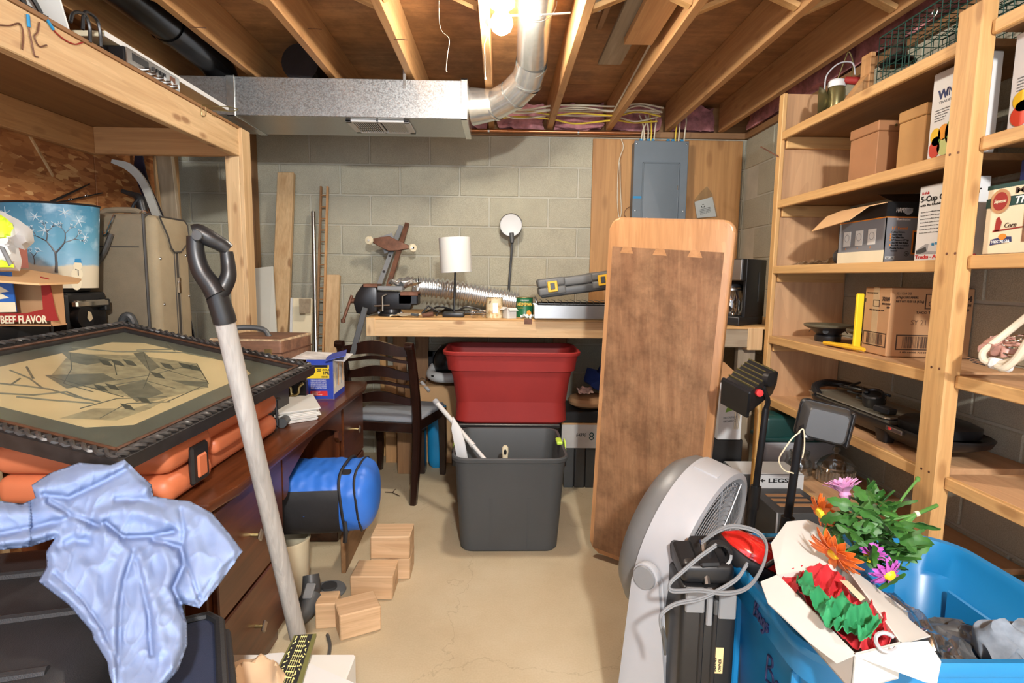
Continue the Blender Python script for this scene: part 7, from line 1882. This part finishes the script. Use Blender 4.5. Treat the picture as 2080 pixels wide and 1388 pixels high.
# ================================================================ floor between bench and shelves
t = T('black_crate', 'tall black crate under the white lettered box', 'crate', (1.0, 2.55, 0))
t.p('crate_body', B().bx((.93, 2.46, 0), (1.10, 2.70, .548), .004), BLACK)
t = T('white_carton', 'white carton with green emblem and black letters behind table top', 'box', (1.03, 2.57, .55))
t.p('carton_body', B().bx((.978, 2.45, .55), (1.085, 2.71, .82), .002), WHITE)
t.p('brown_flap', B().loops([[V((.978, 2.46, .822)), V((1.085, 2.46, .822)), V((1.09, 2.70, .865)), V((.98, 2.70, .865))], [V((.978, 2.46, .825)), V((1.085, 2.46, .825)), V((1.09, 2.70, .868)), V((.98, 2.70, .868))]]), CARDB)
t.p('dark_seam', B().bx((.976, 2.4495, .812), (1.087, 2.71, .822)), BLACK)
t.text('ITEMS', .022, (.9772, 2.712, .585), (0, -1, 0), (0, 0, 1), INK, w=.125, bold=.0008)
t.p('green_emblem', B().prism([(0, 0), (.036, .012), (.034, .03), (.006, .022)], .0008, (1.008, 2.4492, .675), (1, 0, 0), (0, 0, 1)), VEG['grn'])
t.p('black_emblem', B().prism([(.004, 0), (.034, .008), (.036, .03), (.022, .042), (.004, .034)], .0008, (1.008, 2.4492, .702), (1, 0, 0), (0, 0, 1)), INK)
for r, s in enumerate(('DILLON FALLS', 'ORCHARD CO')): t.text(s, .010, (1.0, 2.4486, .645 - .016 * r), (1, 0, .1), (0, 0, 1), GREY, w=.06)
for k in range(4): t.p('white_string', B().tube(spline([(1.048 + .007 * k, 2.447, .80), (1.052 + .007 * k, 2.440, .70), (1.050 + .006 * k, 2.446, .60)], 4), .0014, 5), CREAM)
t = T('printed_carton', 'dark carton with white top and arrow lettering by the shelves', 'box', (1.13, 2.45, 0))
t.p('carton_body', B().bx((1.005, 2.27, 0), (1.285, 2.44, .452), .002), DGREY)
t.p('white_top', B().bx((1.012, 2.275, .452), (1.283, 2.438, .4535)), WHITE)
t.p('white_front', B().bx((1.09, 2.2690, .385), (1.284, 2.2698, .451)), WHITE, label='white printed strip')
o, ex, ey = V((1.098, 2.2682, .418)), V((1, 0, 0)), V((0, 0, 1))
t.p('printed_arrow', B().prism([(0, .009), (.012, .018), (.012, .012), (.022, .012), (.022, .006), (.012, .006), (.012, 0)], .0006, o, ex, ey), INK)
t.text('LEGS', .018, o + ex * .034, ex, ey, INK, w=.085, bold=.0006)
t.p('torn_label', B().prism([(0, 0), (.042, -.02), (.045, .10), (.03, .115), (.02, .09), (.008, .12), (0, .11)], .0008, (1.025, 2.2692, .24), (1, 0, 0), (0, 0, 1)), LGREY)
t.p('edge_strip', B().bx((1.003, 2.268, 0), (1.009, 2.272, .453)), LGREY)
t = T('slotted_carton', 'dark carton with marked label beneath the work light stand', 'box', (1.16, 2.1, 0))
t.p('carton_body', B().bx((1.035, 1.99, 0), (1.255, 2.24, .405), .002), DGREY)
for k in range(3): t.p('slot', B().bx((1.075, 2.05 + .05 * k, .405), (1.22, 2.075 + .05 * k, .4065)), CARDB)
t.p('marker_label', B().bx((1.042, 1.9892, .20), (1.10, 1.9898, .31)), LGREY)
t.text('10', .045, (1.05, 1.9886, .235), (1, 0, 0), (0, 0, 1), INKBL, w=.042, shear=.15)
t.p('steel_corner', B().bx((1.195, 1.9885, .30), (1.225, 1.9895, .375)), STEEL)
t.p('edge_strip', B().bx((1.033, 1.988, 0), (1.039, 1.992, .406)), LGREY)

# work lights on stands
def tri_stand(t, c, top, r):
    base = V((c.x, c.y, 0))
    t.p('pole_lower', B().tube([base + V((0, 0, .06)), c.lerp(top, .62)], r * 1.25, 14), BLACKM)
    t.p('pole_upper', B().tube([c.lerp(top, .6), top], r, 14), BLACKM)
    t.p('pole_collar', B().tube([c.lerp(top, .56), c.lerp(top, .66)], r * 1.6, 14), BLACK)
    for k in range(3):
        a = k * 2.1 + .4
        t.p('leg', B().tube([base + V((0, 0, .16)), base + V((.13 * math.cos(a), .13 * math.sin(a), .012))], .008, 8), BLACKM)
    return t
c = V((.872, 1.90, 0)); tp_ = at(1556, 830, 1.90)
t = T('work_light', 'black ribbed work light head on a black stand, nearer the table top', 'work light', c)
tri_stand(t, c, tp_, .0115)
hm = MX.Translation(at(1524, 782, 1.90)) @ Euler((.35, -.45, .5)).to_matrix().to_4x4()
def inm(b): b.bm.transform(hm); return b
b = B().prism([(-.075, -.055), (.065, -.06), (.085, -.02), (.085, .03), (.06, .055), (-.075, .05)], .10, (0, .05, 0), (1, 0, 0), (0, 0, 1), .008)
t.p('housing', inm(b), BLACK)
for k in range(6): t.p('cooling_fin', inm(B().box((-.055 + .022 * k, 0, .0535), (.004, .098, .006))), OLIVE)
t.p('face_rim', inm(B().box((-.082, 0, -.003), (.014, .112, .122), None, .005)), BLACKM)
t.p('yoke', B().tube(spline([tp_, tp_ + V((.0, -.01, .03)), at(1551, 790, 1.86), at(1548, 765, 1.87)], 4), .009, 8), BLACKM)
t.p('red_knob', B().lathe([(0, .012), (.012, .010), (.013, 0)], at(1541, 798, 1.825), 14, rotx(PI / 2)), INKR)
t.p('side_knob', B().lathe([(0, .02), (.024, .018), (.026, 0)], at(1556, 770, 1.86), 18, Euler((PI / 2, 0, .6)).to_matrix()), BLACK)
c = V((.872, 1.68, 0)); tp_ = at(1625, 880, 1.68)
t = T('work_light', 'black work light head turned away on a stand, in front of jars', 'work light', c)
tri_stand(t, c, tp_, .0125)
hm = MX.Translation(at(1676, 862, 1.68)) @ Euler((-.12, .16, -.45)).to_matrix().to_4x4()
b = B().loops([[V((x, y, z)) for x, z in rrect(w_, h_, .014, 3)] for y, w_, h_ in ((-.05, .105, .085), (-.046, .112, .092), (.0, .13, .105), (.055, .14, .115))])
t.p('housing', inm(b), DGREY)
t.p('face_rim', inm(B().loops([[V((x, y, z)) for x, z in rrect(w_, h_, .018, 3)] for y, w_, h_ in ((.05, .142, .118), (.055, .150, .126), (.085, .150, .126), (.087, .142, .118))])), BLACK)
t.p('side_shroud', inm(B().bx((.060, -.02, -.056), (.074, .085, .056), .006)), BLACK)
t.p('bracket', B().tube(spline([tp_, tp_ + V((.006, 0, .02)), at(1636, 888, 1.66), at(1650, 890, 1.66)], 4), .009, 8), BLACKM)
t.p('twist_tie', B().tube(spline([at(1625, 878, 1.65), at(1610, 890, 1.65), at(1592, 915, 1.65), at(1582, 935, 1.66), at(1592, 955, 1.66), at(1612, 962, 1.66)], 5), .0022, 6), CREAM)
t.p('twist_tie', B().tube(spline([at(1622, 878, 1.65), at(1632, 873, 1.65), at(1634, 905, 1.65), at(1630, 930, 1.65)], 5), .002, 6), CREAM)
p0_, p1_ = at(1541, 820, 2.06), V((.925, 1.955, .0))
t = T('bamboo_pole', 'yellow bamboo pole standing beside the work light stand', 'pole', p1_)
t.p('cane', B().tube([p0_, p1_], .0125, 14), BAMB)
for f in (.25, .48, .7, .9): t.p('node_ring', B().tube([p0_.lerp(p1_, f), p0_.lerp(p1_, f + .006)], .0142, 14), BAMB)
# ================================================================ floor fan, tool box, red lamp
FCX, FCY, FCZ = .562, 1.56, .505
fr_ = (Euler((0, 0, math.radians(47))).to_matrix() @ rotx(.22))
fan_m = MX.Translation((FCX, FCY, FCZ)) @ fr_.to_4x4()
t = T('floor_fan', 'large grey and white floor fan tilted in its stand', 'fan', (FCX, FCY, 0))
def fm_(b): b.bm.transform(fan_m); return b
R0 = .230
ry = rotx(PI / 2)                                   # lathe axis along local -y (front)
t.p('front_ring', fm_(B().lathe([(R0 - .018, .052), (R0 - .004, .060), (R0 + .012, .056), (R0 + .016, .04), (R0 + .016, -.045), (R0 + .006, -.046), (R0 + .004, .03), (R0 - .018, .046), (R0 - .018, .052)], (0, 0, 0), 64, ry)), LGREY, label='pale grey outer ring')
t.p('rear_shell', fm_(B().lathe([(R0 + .010, -.046), (R0 + .008, -.075), (R0 - .02, -.11), (R0 - .07, -.128), (R0 - .075, -.125), (R0 - .03, -.10), (R0 + .0, -.07), (R0 + .004, -.046)], (0, 0, 0), 64, ry)), plain('fan_rear_grey', (.15, .152, .15), .4), label='darker grey rear shell')
t.p('top_grip', fm_(B().box((0, -.0, R0 + .008), (.11, .075, .016), None, .007, 2)), LGREY)
GW = plain('grille_wire', (.32, .32, .33), .4, .2)
gr = t.p('front_grille', fm_(B().tube([V((R0 * .93 * math.cos(2 * PI * i / 60), -.052, R0 * .93 * math.sin(2 * PI * i / 60))) for i in range(60)], .0022, 5, closed=True)), GW)
for k in range(1, 15):
    r = R0 * .93 * k / 15.0
    t.p('grille_ring', fm_(B().tube([V((r * math.cos(2 * PI * i / 48), -.052 - .012 * (1 - (k / 15) ** 2), r * math.sin(2 * PI * i / 48))) for i in range(48)], .0013, 4, closed=True)), GW, gr)
for k in range(8):
    a = 2 * PI * k / 8 + .2
    t.p('grille_spoke', fm_(B().tube([V((r * math.cos(a), -.053 - .012 * (1 - (r / R0) ** 2), r * math.sin(a))) for r in (.03, .12, .222)], .0022, 5)), GW, gr)
b = B()
for k in range(90):
    a = 2 * PI * k / 90
    b.tube([V((r * math.cos(a + r * 1.5), -.050 - .012 * (1 - (r / R0) ** 2), r * math.sin(a + r * 1.5))) for r in (.06, .15, .222)], .0008, 3, False)
t.p('fine_wires', fm_(b), GW, gr, stuff=True)
b = B()
for k in range(40):
    a = 2 * PI * k / 40
    b.tube([V((r * math.cos(a), .105, r * math.sin(a))) for r in (.05, .175)], .0014, 3, False)
for k in range(8):
    r = .05 + .0175 * k
    b.tube([V((r * math.cos(2 * PI * i / 40), .105, r * math.sin(2 * PI * i / 40))) for i in range(40)], .0014, 4, closed=True)
t.p('rear_grille', fm_(b), GW, stuff=True)
t.p('hub_badge', fm_(B().lathe([(.0, .068), (.030, .067), (.036, .062), (.036, .056)], (0, 0, 0), 28, ry, 1, 1)), GREY)
t.p('badge_ring', fm_(B().lathe([(.028, .0675), (.028, .070), (.020, .070), (.020, .0675)], (0, 0, 0), 28, ry)), WHITE)
t.p('motor', fm_(B().lathe([(0, .02), (.055, .02), (.06, -.02), (.05, -.10), (0, -.10)], (0, 0, 0), 24, ry)), DGREY)
for k in range(5):
    a = 2 * PI * k / 5
    def bl(u, v):
        r = .055 + .15 * u; aa = a + (v - .5) * (.75 + .25 * u) + u * .25
        return V((r * math.cos(aa), .012 - (v - .5) * .05, r * math.sin(aa)))
    t.p('blade', fm_(B().sheet(bl, 6, 5).thick(.002)), GREY)
t.p('motor_strut', fm_(B().bx((-R0, .03, -.012), (R0, .045, .012), .003)), DGREY)
t.p('switch_slot', fm_(B().box((-R0 * .86, -.0, R0 * .555), (.006, .035, .012), Euler((0, .60, 0)).to_matrix(), .002)), GREY)
# stand: two arms joined by a base bar
for s in (-1, 1):
    pv = fan_m @ V((s * (R0 + .022), .0, 0))
    fx_ = V((math.cos(math.radians(47)), math.sin(math.radians(47)), 0)); fy_ = V((-fx_.y, fx_.x, 0))
    prof = [(-.034, 0)] + [(.036 * math.cos(PI - PI * i / 10), .036 * math.sin(PI - PI * i / 10) + .0) for i in range(11)] + [(.034, -.02), (.075, -(pv.z - .03)), (.085, -(pv.z - .002)), (-.095, -(pv.z - .002)), (-.085, -(pv.z - .03))]
    t.p('stand_arm', B().prism(prof, .022 * s, pv, fy_, (0, 0, 1), .004), LGREY)
    cap = B().lathe([(0, .007), (.029, .006), (.031, 0)], (0, 0, 0), 28)
    cap.bm.transform(MX.Translation(pv + fx_ * (.024 * s)) @ MX((fy_ * s, V((0, 0, 1)), fx_ * s)).transposed().to_4x4())
    t.p('pivot_cap', cap, GREY, label='round grey pivot cap')
l, r = fan_m @ V((-(R0 + .03), 0, 0)), fan_m @ V((R0 + .03, 0, 0))
t.p('base_bar', B().beam(V((l.x, l.y, .03)), V((r.x, r.y, .03)), .16, .055, (0, 0, 1), .012), LGREY)

t = T('tool_chest', 'black plastic tool chest standing on end with yellow sticker', 'tool case', (.497, 1.32, 0), rz=-.06)
t.p('chest_body', shell(-.065, .065, -.10, .08, 0, .555, .014), BLACK)
t.p('chest_lid', shell(-.062, .062, -.085, .08, .553, .605, .016), BLACK)
for x in (-.022, .008): t.p('front_rib', B().bx((x, -.104, .05), (x + .012, -.098, .545), .003), BLACKM)
for x0, x1, z0 in ((-.058, -.014, .50), (.018, .058, .487)):
    t.p('latch', B().bx((x0, -.112, z0), (x1, -.100, z0 + .06), .003), GREY, label='grey latch plate')
t.p('latch', B().bx((-.010, -.114, .47), (.004, -.100, .56), .003), GREY)
t.p('latch_catch', B().bx((.006, -.116, .498), (.016, -.100, .535), .003), DGREY)
for x, z, w in ((-.04, .60, .05), (.03, .605, .04), (0, .615, .05)):
    t.p('top_rib', B().box((x, -.04, z), (w, .09, .02), Euler((.4, 0, .1)).to_matrix(), .005), BLACK)
for k in range(3): t.p('cord_coil', B().tube(arc((.03, -.05 - .006 * k, .618), .026, 0, 2 * PI, 18, (1, 0, .1), (0, .4, .9)), .006, 6), BLACK)
t.p('silver_rod', B().tube([(-.005, -.09, .56), (-.002, -.03, .64)], .008, 8), STEEL)
t.p('sticker', B().bx((.012, -.1012, .345), (.038, -.1003, .410)), plain('sticker_peach', (.85, .60, .28), .5), label='yellow sticker')
t.text('DEWALT', .008, (.022, -.1018, .350), (0, 0, 1), (-1, 0, 0), INK, w=.036, bold=.0004)
t.text('OWNER', .007, (.034, -.1018, .350), (0, 0, 1), (-1, 0, 0), INK, w=.032)

# red lens lamp lying on the tool chest
c = at(1520, 1122, 1.30)
rl = MX.Translation(c) @ Euler((.12, .42, -.25)).to_matrix().to_4x4()
t = T('red_lamp', 'red lens warning lamp with black rubber base on the tool chest', 'lamp', c)
def iron(s, z): return [V((x * s, y * s, z)) for x, y in [(-.085, .0), (-.06, -.032), (-.01, -.052), (.05, -.056), (.085, -.050), (.09, 0), (.085, .050), (.05, .056), (-.01, .052), (-.06, .032)]]
b = B().loops([iron(.92, -.03), iron(1.0, -.022), iron(1.03, 0), iron(1.0, .008), iron(.9, .010)]); b.bm.transform(rl)
t.p('rubber_base', b, BLACK)
b = B().loops([iron(.90, .010), iron(.86, .020), iron(.6, .034), iron(.2, .040)]); b.bm.transform(rl)
t.p('red_lens', b, plain('red_lens', (.48, .015, .012), .12, 0, .3, 14, coat=.5), label='glossy red lens')
b = B().tube(spline([(.02, .05, .012), (.06, .03, .06), (.085, 0, .075), (.06, -.03, .06), (.03, -.05, .012)], 5), .006, 8); b.bm.transform(rl)
t.p('wire_handle', b, BLACK)
def cpt(L): return spline([at(u, v, d) for u, v, d in L], 6)
t = T('grey_lead', 'grey twin cord looping over the fan and tool chest', 'cord', at(1420, 1205, 1.16))
L1 = [(1455, 1110, 1.20), (1420, 1135, 1.19), (1385, 1165, 1.18), (1361, 1188, 1.17), (1366, 1203, 1.165), (1420, 1202, 1.155), (1478, 1208, 1.14), (1520, 1195, 1.14), (1548, 1155, 1.15), (1557, 1112, 1.17), (1540, 1085, 1.19), (1505, 1073, 1.20), (1478, 1073, 1.21), (1450, 1086, 1.22), (1425, 1105, 1.23)]
L2 = [(1518, 1148, 1.155), (1495, 1180, 1.15), (1450, 1207, 1.148), (1420, 1220, 1.15), (1372, 1230, 1.15), (1344, 1250, 1.14), (1341, 1268, 1.14), (1348, 1300, 1.15), (1351, 1330, 1.16)]
for k, L in enumerate((L1, L2)):
    for s in (0, 1): t.p('cord_strand', B().tube([p + V((0, 0, .0055 * s)) for p in cpt(L)], .0029, 7), CORDG if k == 0 or s == 0 else CORDG)
t.p('cord_end', B().tube([at(1351, 1330, 1.16), at(1350, 1300, 1.15), at(1345, 1275, 1.142)], [.003, .0055, .0045], 8), DGREY)

# ================================================================ blue bin with its load
BX0, BX1, BY0, BY1, BZ = .578, 1.205, .93, 1.44, .585
bc = ((BX0 + BX1) / 2, (BY0 + BY1) / 2)
t = T('blue_bin', 'big blue plastic storage bin marked with handwritten letters', 'bin', (bc[0], bc[1], 0))
def RB(d, z, r=.09): return [V((bc[0] + x, bc[1] + y, z)) for x, y in rrect(BX1 - BX0 + d, BY1 - BY0 + d, r, 8)]
t.p('bin_body', B().loops([RB(-.12, 0), RB(-.10, .012), RB(-.045, BZ - .09), RB(-.012, BZ - .085, .1), RB(-.010, BZ - .03, .1), RB(.012, BZ - .026, .11), RB(.018, BZ - .008, .11), RB(.006, BZ, .105), RB(-.022, BZ - .002, .095), RB(-.035, BZ - .02, .09), RB(-.04, BZ - .085, .09), RB(-.065, BZ - .095, .08), RB(-.12, .03, .07), RB(-.16, .02, .05)]), BLUEBIN, sharp=50)
for y in (1.03, 1.30): t.p('side_rib', B().bx((BX0 + .012, y, .05), (BX0 + .030, y + .012, BZ - .095), .004), BLUEBIN)
for y in (1.02, 1.2): t.p('wall_panel', B().bx((BX1 - .055, y, .32), (BX1 - .047, y + .14, BZ - .10), .004), BLUEBIN)
t.p('back_panel', B().bx((bc[0] - .16, BY1 - .055, .30), (bc[0] + .16, BY1 - .045, BZ - .10), .004), BLUEBIN)
# hand lettering, drawn as marker strokes on the left wall
def marker(t, y0, z0, s, x, lean=0.0):
    """the word Bags in marker strokes, reading from far to near on the wall that looks to -x"""
    def P(a, c): return V((x(c * s + z0), y0 - (a + c * .1) * s, z0 + c * s))
    st = [[(0, 0), (.02, .5), (.05, 1)], [(.05, 1), (.3, 1.02), (.36, .8), (.1, .55)], [(.1, .55), (.42, .48), (.42, .15), (0, 0)],
          [(.9, .42), (.7, .5), (.58, .25), (.7, .02), (.88, .2), (.92, .45), (.93, .05), (1.0, .0)],
          [(1.4, .42), (1.2, .48), (1.1, .25), (1.22, .05), (1.38, .22), (1.42, .45), (1.40, -.2), (1.25, -.42), (1.08, -.3)],
          [(1.85, .46), (1.68, .5), (1.62, .36), (1.82, .2), (1.78, .0), (1.58, .02)]]
    b = B()
    for k in st: b.tube(spline([P(a, c) for a, c in k], 5), .0028, 5)
    t.p('marker_word', b, INKBL)
def wx(z): return BX0 + .0225 + .030 * (BZ - .09 - z) / (BZ - .09) - .0012
marker(t, 1.165, .37, .068, wx)
marker(t, 1.19, BZ - .074, .036, lambda z: BX0 + .0035)
# grey bags in the bin
b = B(); bmesh.ops.create_icosphere(b.bm, subdivisions=5, radius=1, matrix=MX.Translation((.975, 1.15, .29)) @ MX.Diagonal((.145, .13, .22, 1)))
one('grey_bags', 'crumpled dark grey plastic bags filling the blue bin', 'plastic bag', crumple(crumple(b, .05, 11), .02, 40), plain('grey_film', (.10, .105, .11), .35, 0, .4, 10), (.98, 1.12, .05))
b = B(); bmesh.ops.create_icosphere(b.bm, subdivisions=4, radius=1, matrix=MX.Translation((1.06, 1.06, .525)) @ MX.Diagonal((.07, .06, .045, 1)))
one('jeans_scrap', 'faded blue grey cloth lying on the plastic bags in bin', 'cloth', crumple(b, .03, 25), plain('faded_denim', (.25, .30, .36), .9, 0, .3, 20), (1.08, 1.04, .44))
def filmfn(u, v): return V((.80 + .16 * u, 1.0 + .30 * v, .50 + .13 * (1 - u) * (1 - abs(v - .5)) + .035 * wob(u * 5, v * 6, 2, 1.2)))
one('clear_wrap', 'crinkled clear plastic wrap spilling beside the white gift carton', 'plastic', B().sheet(filmfn, 26, 30).thick(.0008), FILM, (.88, 1.15, .5))

# open white carton with tissue paper
GZ0, GZ1 = .588, .655
gq = [onz(u, v, GZ1) for u, v in ((1578, 1168), (1712, 1142), (1832, 1306), (1736, 1330))]
t = T('gift_carton', 'open white carton with spread flaps resting on blue bin', 'box', (gq[0] + gq[2]) / 2 - V((0, 0, GZ1 - GZ0)))
gl = [p - V((0, 0, GZ1 - GZ0)) for p in gq]
t.p('carton_floor', B().loops([gl, [p + V((0, 0, .003)) for p in gl]]), PAPER)
cen_ = (gq[0] + gq[2]) / 2
for k in range(4):
    a, c, d, e = gq[k], gq[(k + 1) % 4], gl[(k + 1) % 4], gl[k]
    n = (cen_ - (a + c) / 2); n.z = 0; n.normalize()
    t.p('carton_wall', B().loops([[a, c, d, e], [p + n * .003 for p in (a, c, d, e)]]), PAPER)
def flap(pix, hinge):
    pts = [p.copy() for p in hinge] + [at(u, v, y) for u, v, y in pix]
    n = V((0, 0, -.0025))
    t.p('carton_flap', B().loops([pts, [p + n for p in pts]]), PAPER)
flap([(1746, 1128, 1.27), (1700, 1085, 1.30), (1640, 1056, 1.31), (1598, 1060, 1.30), (1566, 1104, 1.25)], [gq[0], gq[1]])
flap([(1700, 1346, .885), (1640, 1300, .935), (1560, 1225, 1.05), (1545, 1182, 1.12)], [gq[0] + V((0, 0, 0)), gq[3]])
flap([(1842, 1240, 1.10), (1848, 1262, 1.06), (1890, 1292, .985)], [gq[2], gq[1]][::1])
flap([(1885, 1302, .935), (1912, 1344, .885), (1904, 1386, .85), (1880, 1384, .85)], [gq[3], gq[2]])
def tissue(lab, poly, m, seed, z0, amp):
    b = drape(poly, lambda u, v, e: onz(u, v, z0) + V((0, 0, amp * (ridge(u * .03 + v * .01, v * .024 + seed, 1.0, seed) ** 2 - .3) + .010 * NZ.noise(V((u * .02, v * .02, seed))) + .006 * ridge(u * .07, v * .05, 1.0, seed + 3) ** 2)), 4, .0012)
    one('tissue_paper', lab, 'tissue paper', b, m, onz(sum(p[0] for p in poly) / len(poly), sum(p[1] for p in poly) / len(poly), z0), sharp=40)
tissue('red tissue paper crumpled in the open white carton', [(1588, 1176), (1608, 1160), (1640, 1150), (1680, 1158), (1706, 1178), (1735, 1215), (1770, 1228), (1800, 1262), (1818, 1300), (1800, 1318), (1745, 1322), (1700, 1290), (1640, 1230), (1606, 1205)], TISR, 2.0, .648, .020)
tissue('green tissue paper lying on the red tissue', [(1620, 1162), (1630, 1172), (1650, 1166), (1655, 1195), (1690, 1220), (1735, 1222), (1770, 1240), (1780, 1262), (1790, 1280), (1772, 1292), (1768, 1310), (1745, 1308), (1735, 1282), (1700, 1285), (1665, 1262), (1655, 1235), (1630, 1215), (1617, 1185)], TISG, 5.0, .668, .024)
t = T('silver_ribbon', 'curled silver ribbon at the carton end', 'ribbon', onz(1802, 1306, .66))
c = onz(1800, 1305, .668)
t.p('ribbon_loop', B().tube(arc(c, .016, .3, 5.5, 14, (1, 0, .2), (0, .8, .5)), .0035, 6), LGREY)
t.p('printed_insert', B().loops([[onz(u, v, .672) for u, v in ((1705, 1178), (1722, 1180), (1758, 1216), (1748, 1222))], [onz(u, v, .674) for u, v in ((1705, 1178), (1722, 1180), (1758, 1216), (1748, 1222))]]), CREAM)

# artificial flowers
t = T('flower_bunch', 'bunch of artificial daisies in orange, pink and magenta over the carton', 'flowers', at(1760, 1100, 1.2))
def petal_mesh(L, w, m):
    def f(u, v):
        ww = w * max(0, math.sin(PI * min(1, .12 + u * .86))) ** .7
        return V((L * (.12 + .88 * u), (v - .5) * ww, .10 * L * math.sin(u * 2.4) + .25 * (v - .5) ** 2 * w))
    return mesh_of(B().sheet(f, 6, 4).thick(.0008), 'petal', None, m)
def daisy(nm, c, nrm, r, m, n=16, rows=2, droop=.2, lab=None):
    nrm = V(nrm).normalized()
    x = V((0, 0, 1)).cross(nrm)
    if x.length < .1: x = V((1, 0, 0)).cross(nrm)
    x.normalize(); y = nrm.cross(x)
    m4 = (MX((x, y, nrm)).transposed()).to_4x4(); m4.translation = c - t.m.translation
    h = t.p('flower_head', B().lathe([(0, .010), (.010, .008), (.014, 0), (.009, -.014), (0, -.016)], c, 14, MX((x, y, nrm)).transposed()), SUN if m is not PETP else m, label=lab)
    pm = petal_mesh(r, r * .34, m)
    for row in range(rows):
        for k in range(n):
            o = bpy.data.objects.new('petal', pm); COL.objects.link(o); o.parent = h
            a = 2 * PI * (k + .5 * row) / n + random.uniform(-.08, .08)
            o.matrix_local = m4 @ Euler((random.uniform(-.15, .15), -(droop + .25 * row) + random.uniform(-.18, .18) + (.45 if row == 0 else .5) * 0, a), 'ZYX').to_matrix().to_4x4() if False else m4 @ MX.Rotation(a, 4, 'Z') @ MX.Rotation(droop - .28 * row + random.uniform(-.15, .15), 4, 'Y') @ MX.Rotation(random.uniform(-.2, .2), 4, 'X') @ MX.Scale(1 - .12 * row, 4)
random.seed(9)
F1, F2, F3, F4, F5 = at(1694, 1125, 1.13), at(1668, 1042, 1.24), at(1716, 1005, 1.28), at(1768, 1128, 1.17), at(1806, 1168, 1.15)
daisy('a', F1, (-.62, -.25, -.45), .060, PETO, 15, 2, .35, 'orange daisy head facing left and down')
daisy('b', F2, (-.8, -.05, -.25), .045, PETO, 15, 2, .45, 'smaller orange daisy head')
daisy('c', F3, (-.15, .25, .95), .050, PETP, 14, 2, -.55, 'pink daisy head on top')
daisy('d', F4, (.1, -.3, .9), .034, PETM, 12, 2, -.35, 'magenta daisy head')
daisy('e', F5, (.2, -.75, -.25), .040, PETM, 13, 2, .5, 'magenta daisy head hanging over the bin')
K = at(1862, 1045, 1.22)
def stem_tube(pts, r): t.p('stem', B().tube(spline(pts, 6), r, 7), STEM)
stem_tube([at(1903, 1027, 1.24), K, at(1830, 1062, 1.22), at(1780, 1085, 1.21)], .0045)
for Fq, mid_ in ((F1, at(1750, 1110, 1.18)), (F2, at(1740, 1045, 1.23)), (F3, at(1770, 1030, 1.26)), (F4, at(1800, 1105, 1.19)), (F5, at(1830, 1110, 1.18))):
    stem_tube([K, at(1832, 1066, 1.22).lerp(mid_, .4), mid_, Fq], .0028)
stem_tube([at(1812, 1046, 1.23), at(1835, 1010, 1.23), at(1864, 974, 1.24)], .0028)
t.p('bud', B().lathe([(0, .008), (.005, .004), (.005, -.004), (0, -.006)], at(1864, 974, 1.24), 10), STEM)
t.p('stem_tag', B().tube([K - V((.004, 0, 0)), K + V((.004, 0, .002))], .0065, 8), CREAM)
for L in ([(1836, 1060), (1850, 1110), (1848, 1140), (1840, 1150)], [(1825, 1075), (1838, 1120), (1825, 1155), (1805, 1150)], [(1700, 1040), (1680, 1060), (1672, 1085)]):
    stem_tube([at(u, v, 1.19) for u, v in L], .0016)
def leaf_mesh(L, w):
    def f(u, v):
        lob = .62 + .38 * abs(math.sin(u * PI * 3.0))
        ww = w * max(0, math.sin(PI * min(1, .06 + u * .92))) ** .8 * lob
        return V((L * u, (v - .5) * ww, .08 * L * math.sin(u * 2.2) - .5 * abs(v - .5) * w * .5))
    return mesh_of(B().sheet(f, 9, 4).thick(.0006), 'leaf', None, LEAF)
LM = [leaf_mesh(.055, .030), leaf_mesh(.042, .026), leaf_mesh(.07, .032)]
LF2 = plain('leaf_light', (.07, .21, .03), .5, 0, .3, 20)
for k in range(150):
    g = random.random()
    u = 1695 + 145 * random.random(); v = 1010 + 130 * random.random()
    if (u - 1768) ** 2 / 72 ** 2 + (v - 1075) ** 2 / 66 ** 2 > 1: continue
    if k % 8 == 0: u, v = 1790 + 50 * random.random(), 1125 + 40 * random.random()
    o = bpy.data.objects.new('leaf', LM[k % 3]); COL.objects.link(o); o.parent = t.o
    o.matrix_local = MX.Translation(at(u, v, 1.19 + random.uniform(-.05, .06)) - t.m.translation) @ Euler((random.uniform(-1.2, 1.2), random.uniform(-.9, .9), random.uniform(0, 2 * PI))).to_matrix().to_4x4()
for u, v in ((1762, 995), (1772, 1008), (1757, 1012), (1780, 1022), (1768, 1022)):
    o = bpy.data.objects.new('leaf', LM[1]); COL.objects.link(o); o.parent = t.o
    o.matrix_local = MX.Translation(at(u, v, 1.25) - t.m.translation) @ Euler((random.uniform(-.6, .6), random.uniform(-1.4, -.6), random.uniform(0, 2 * PI))).to_matrix().to_4x4()

make_texts()
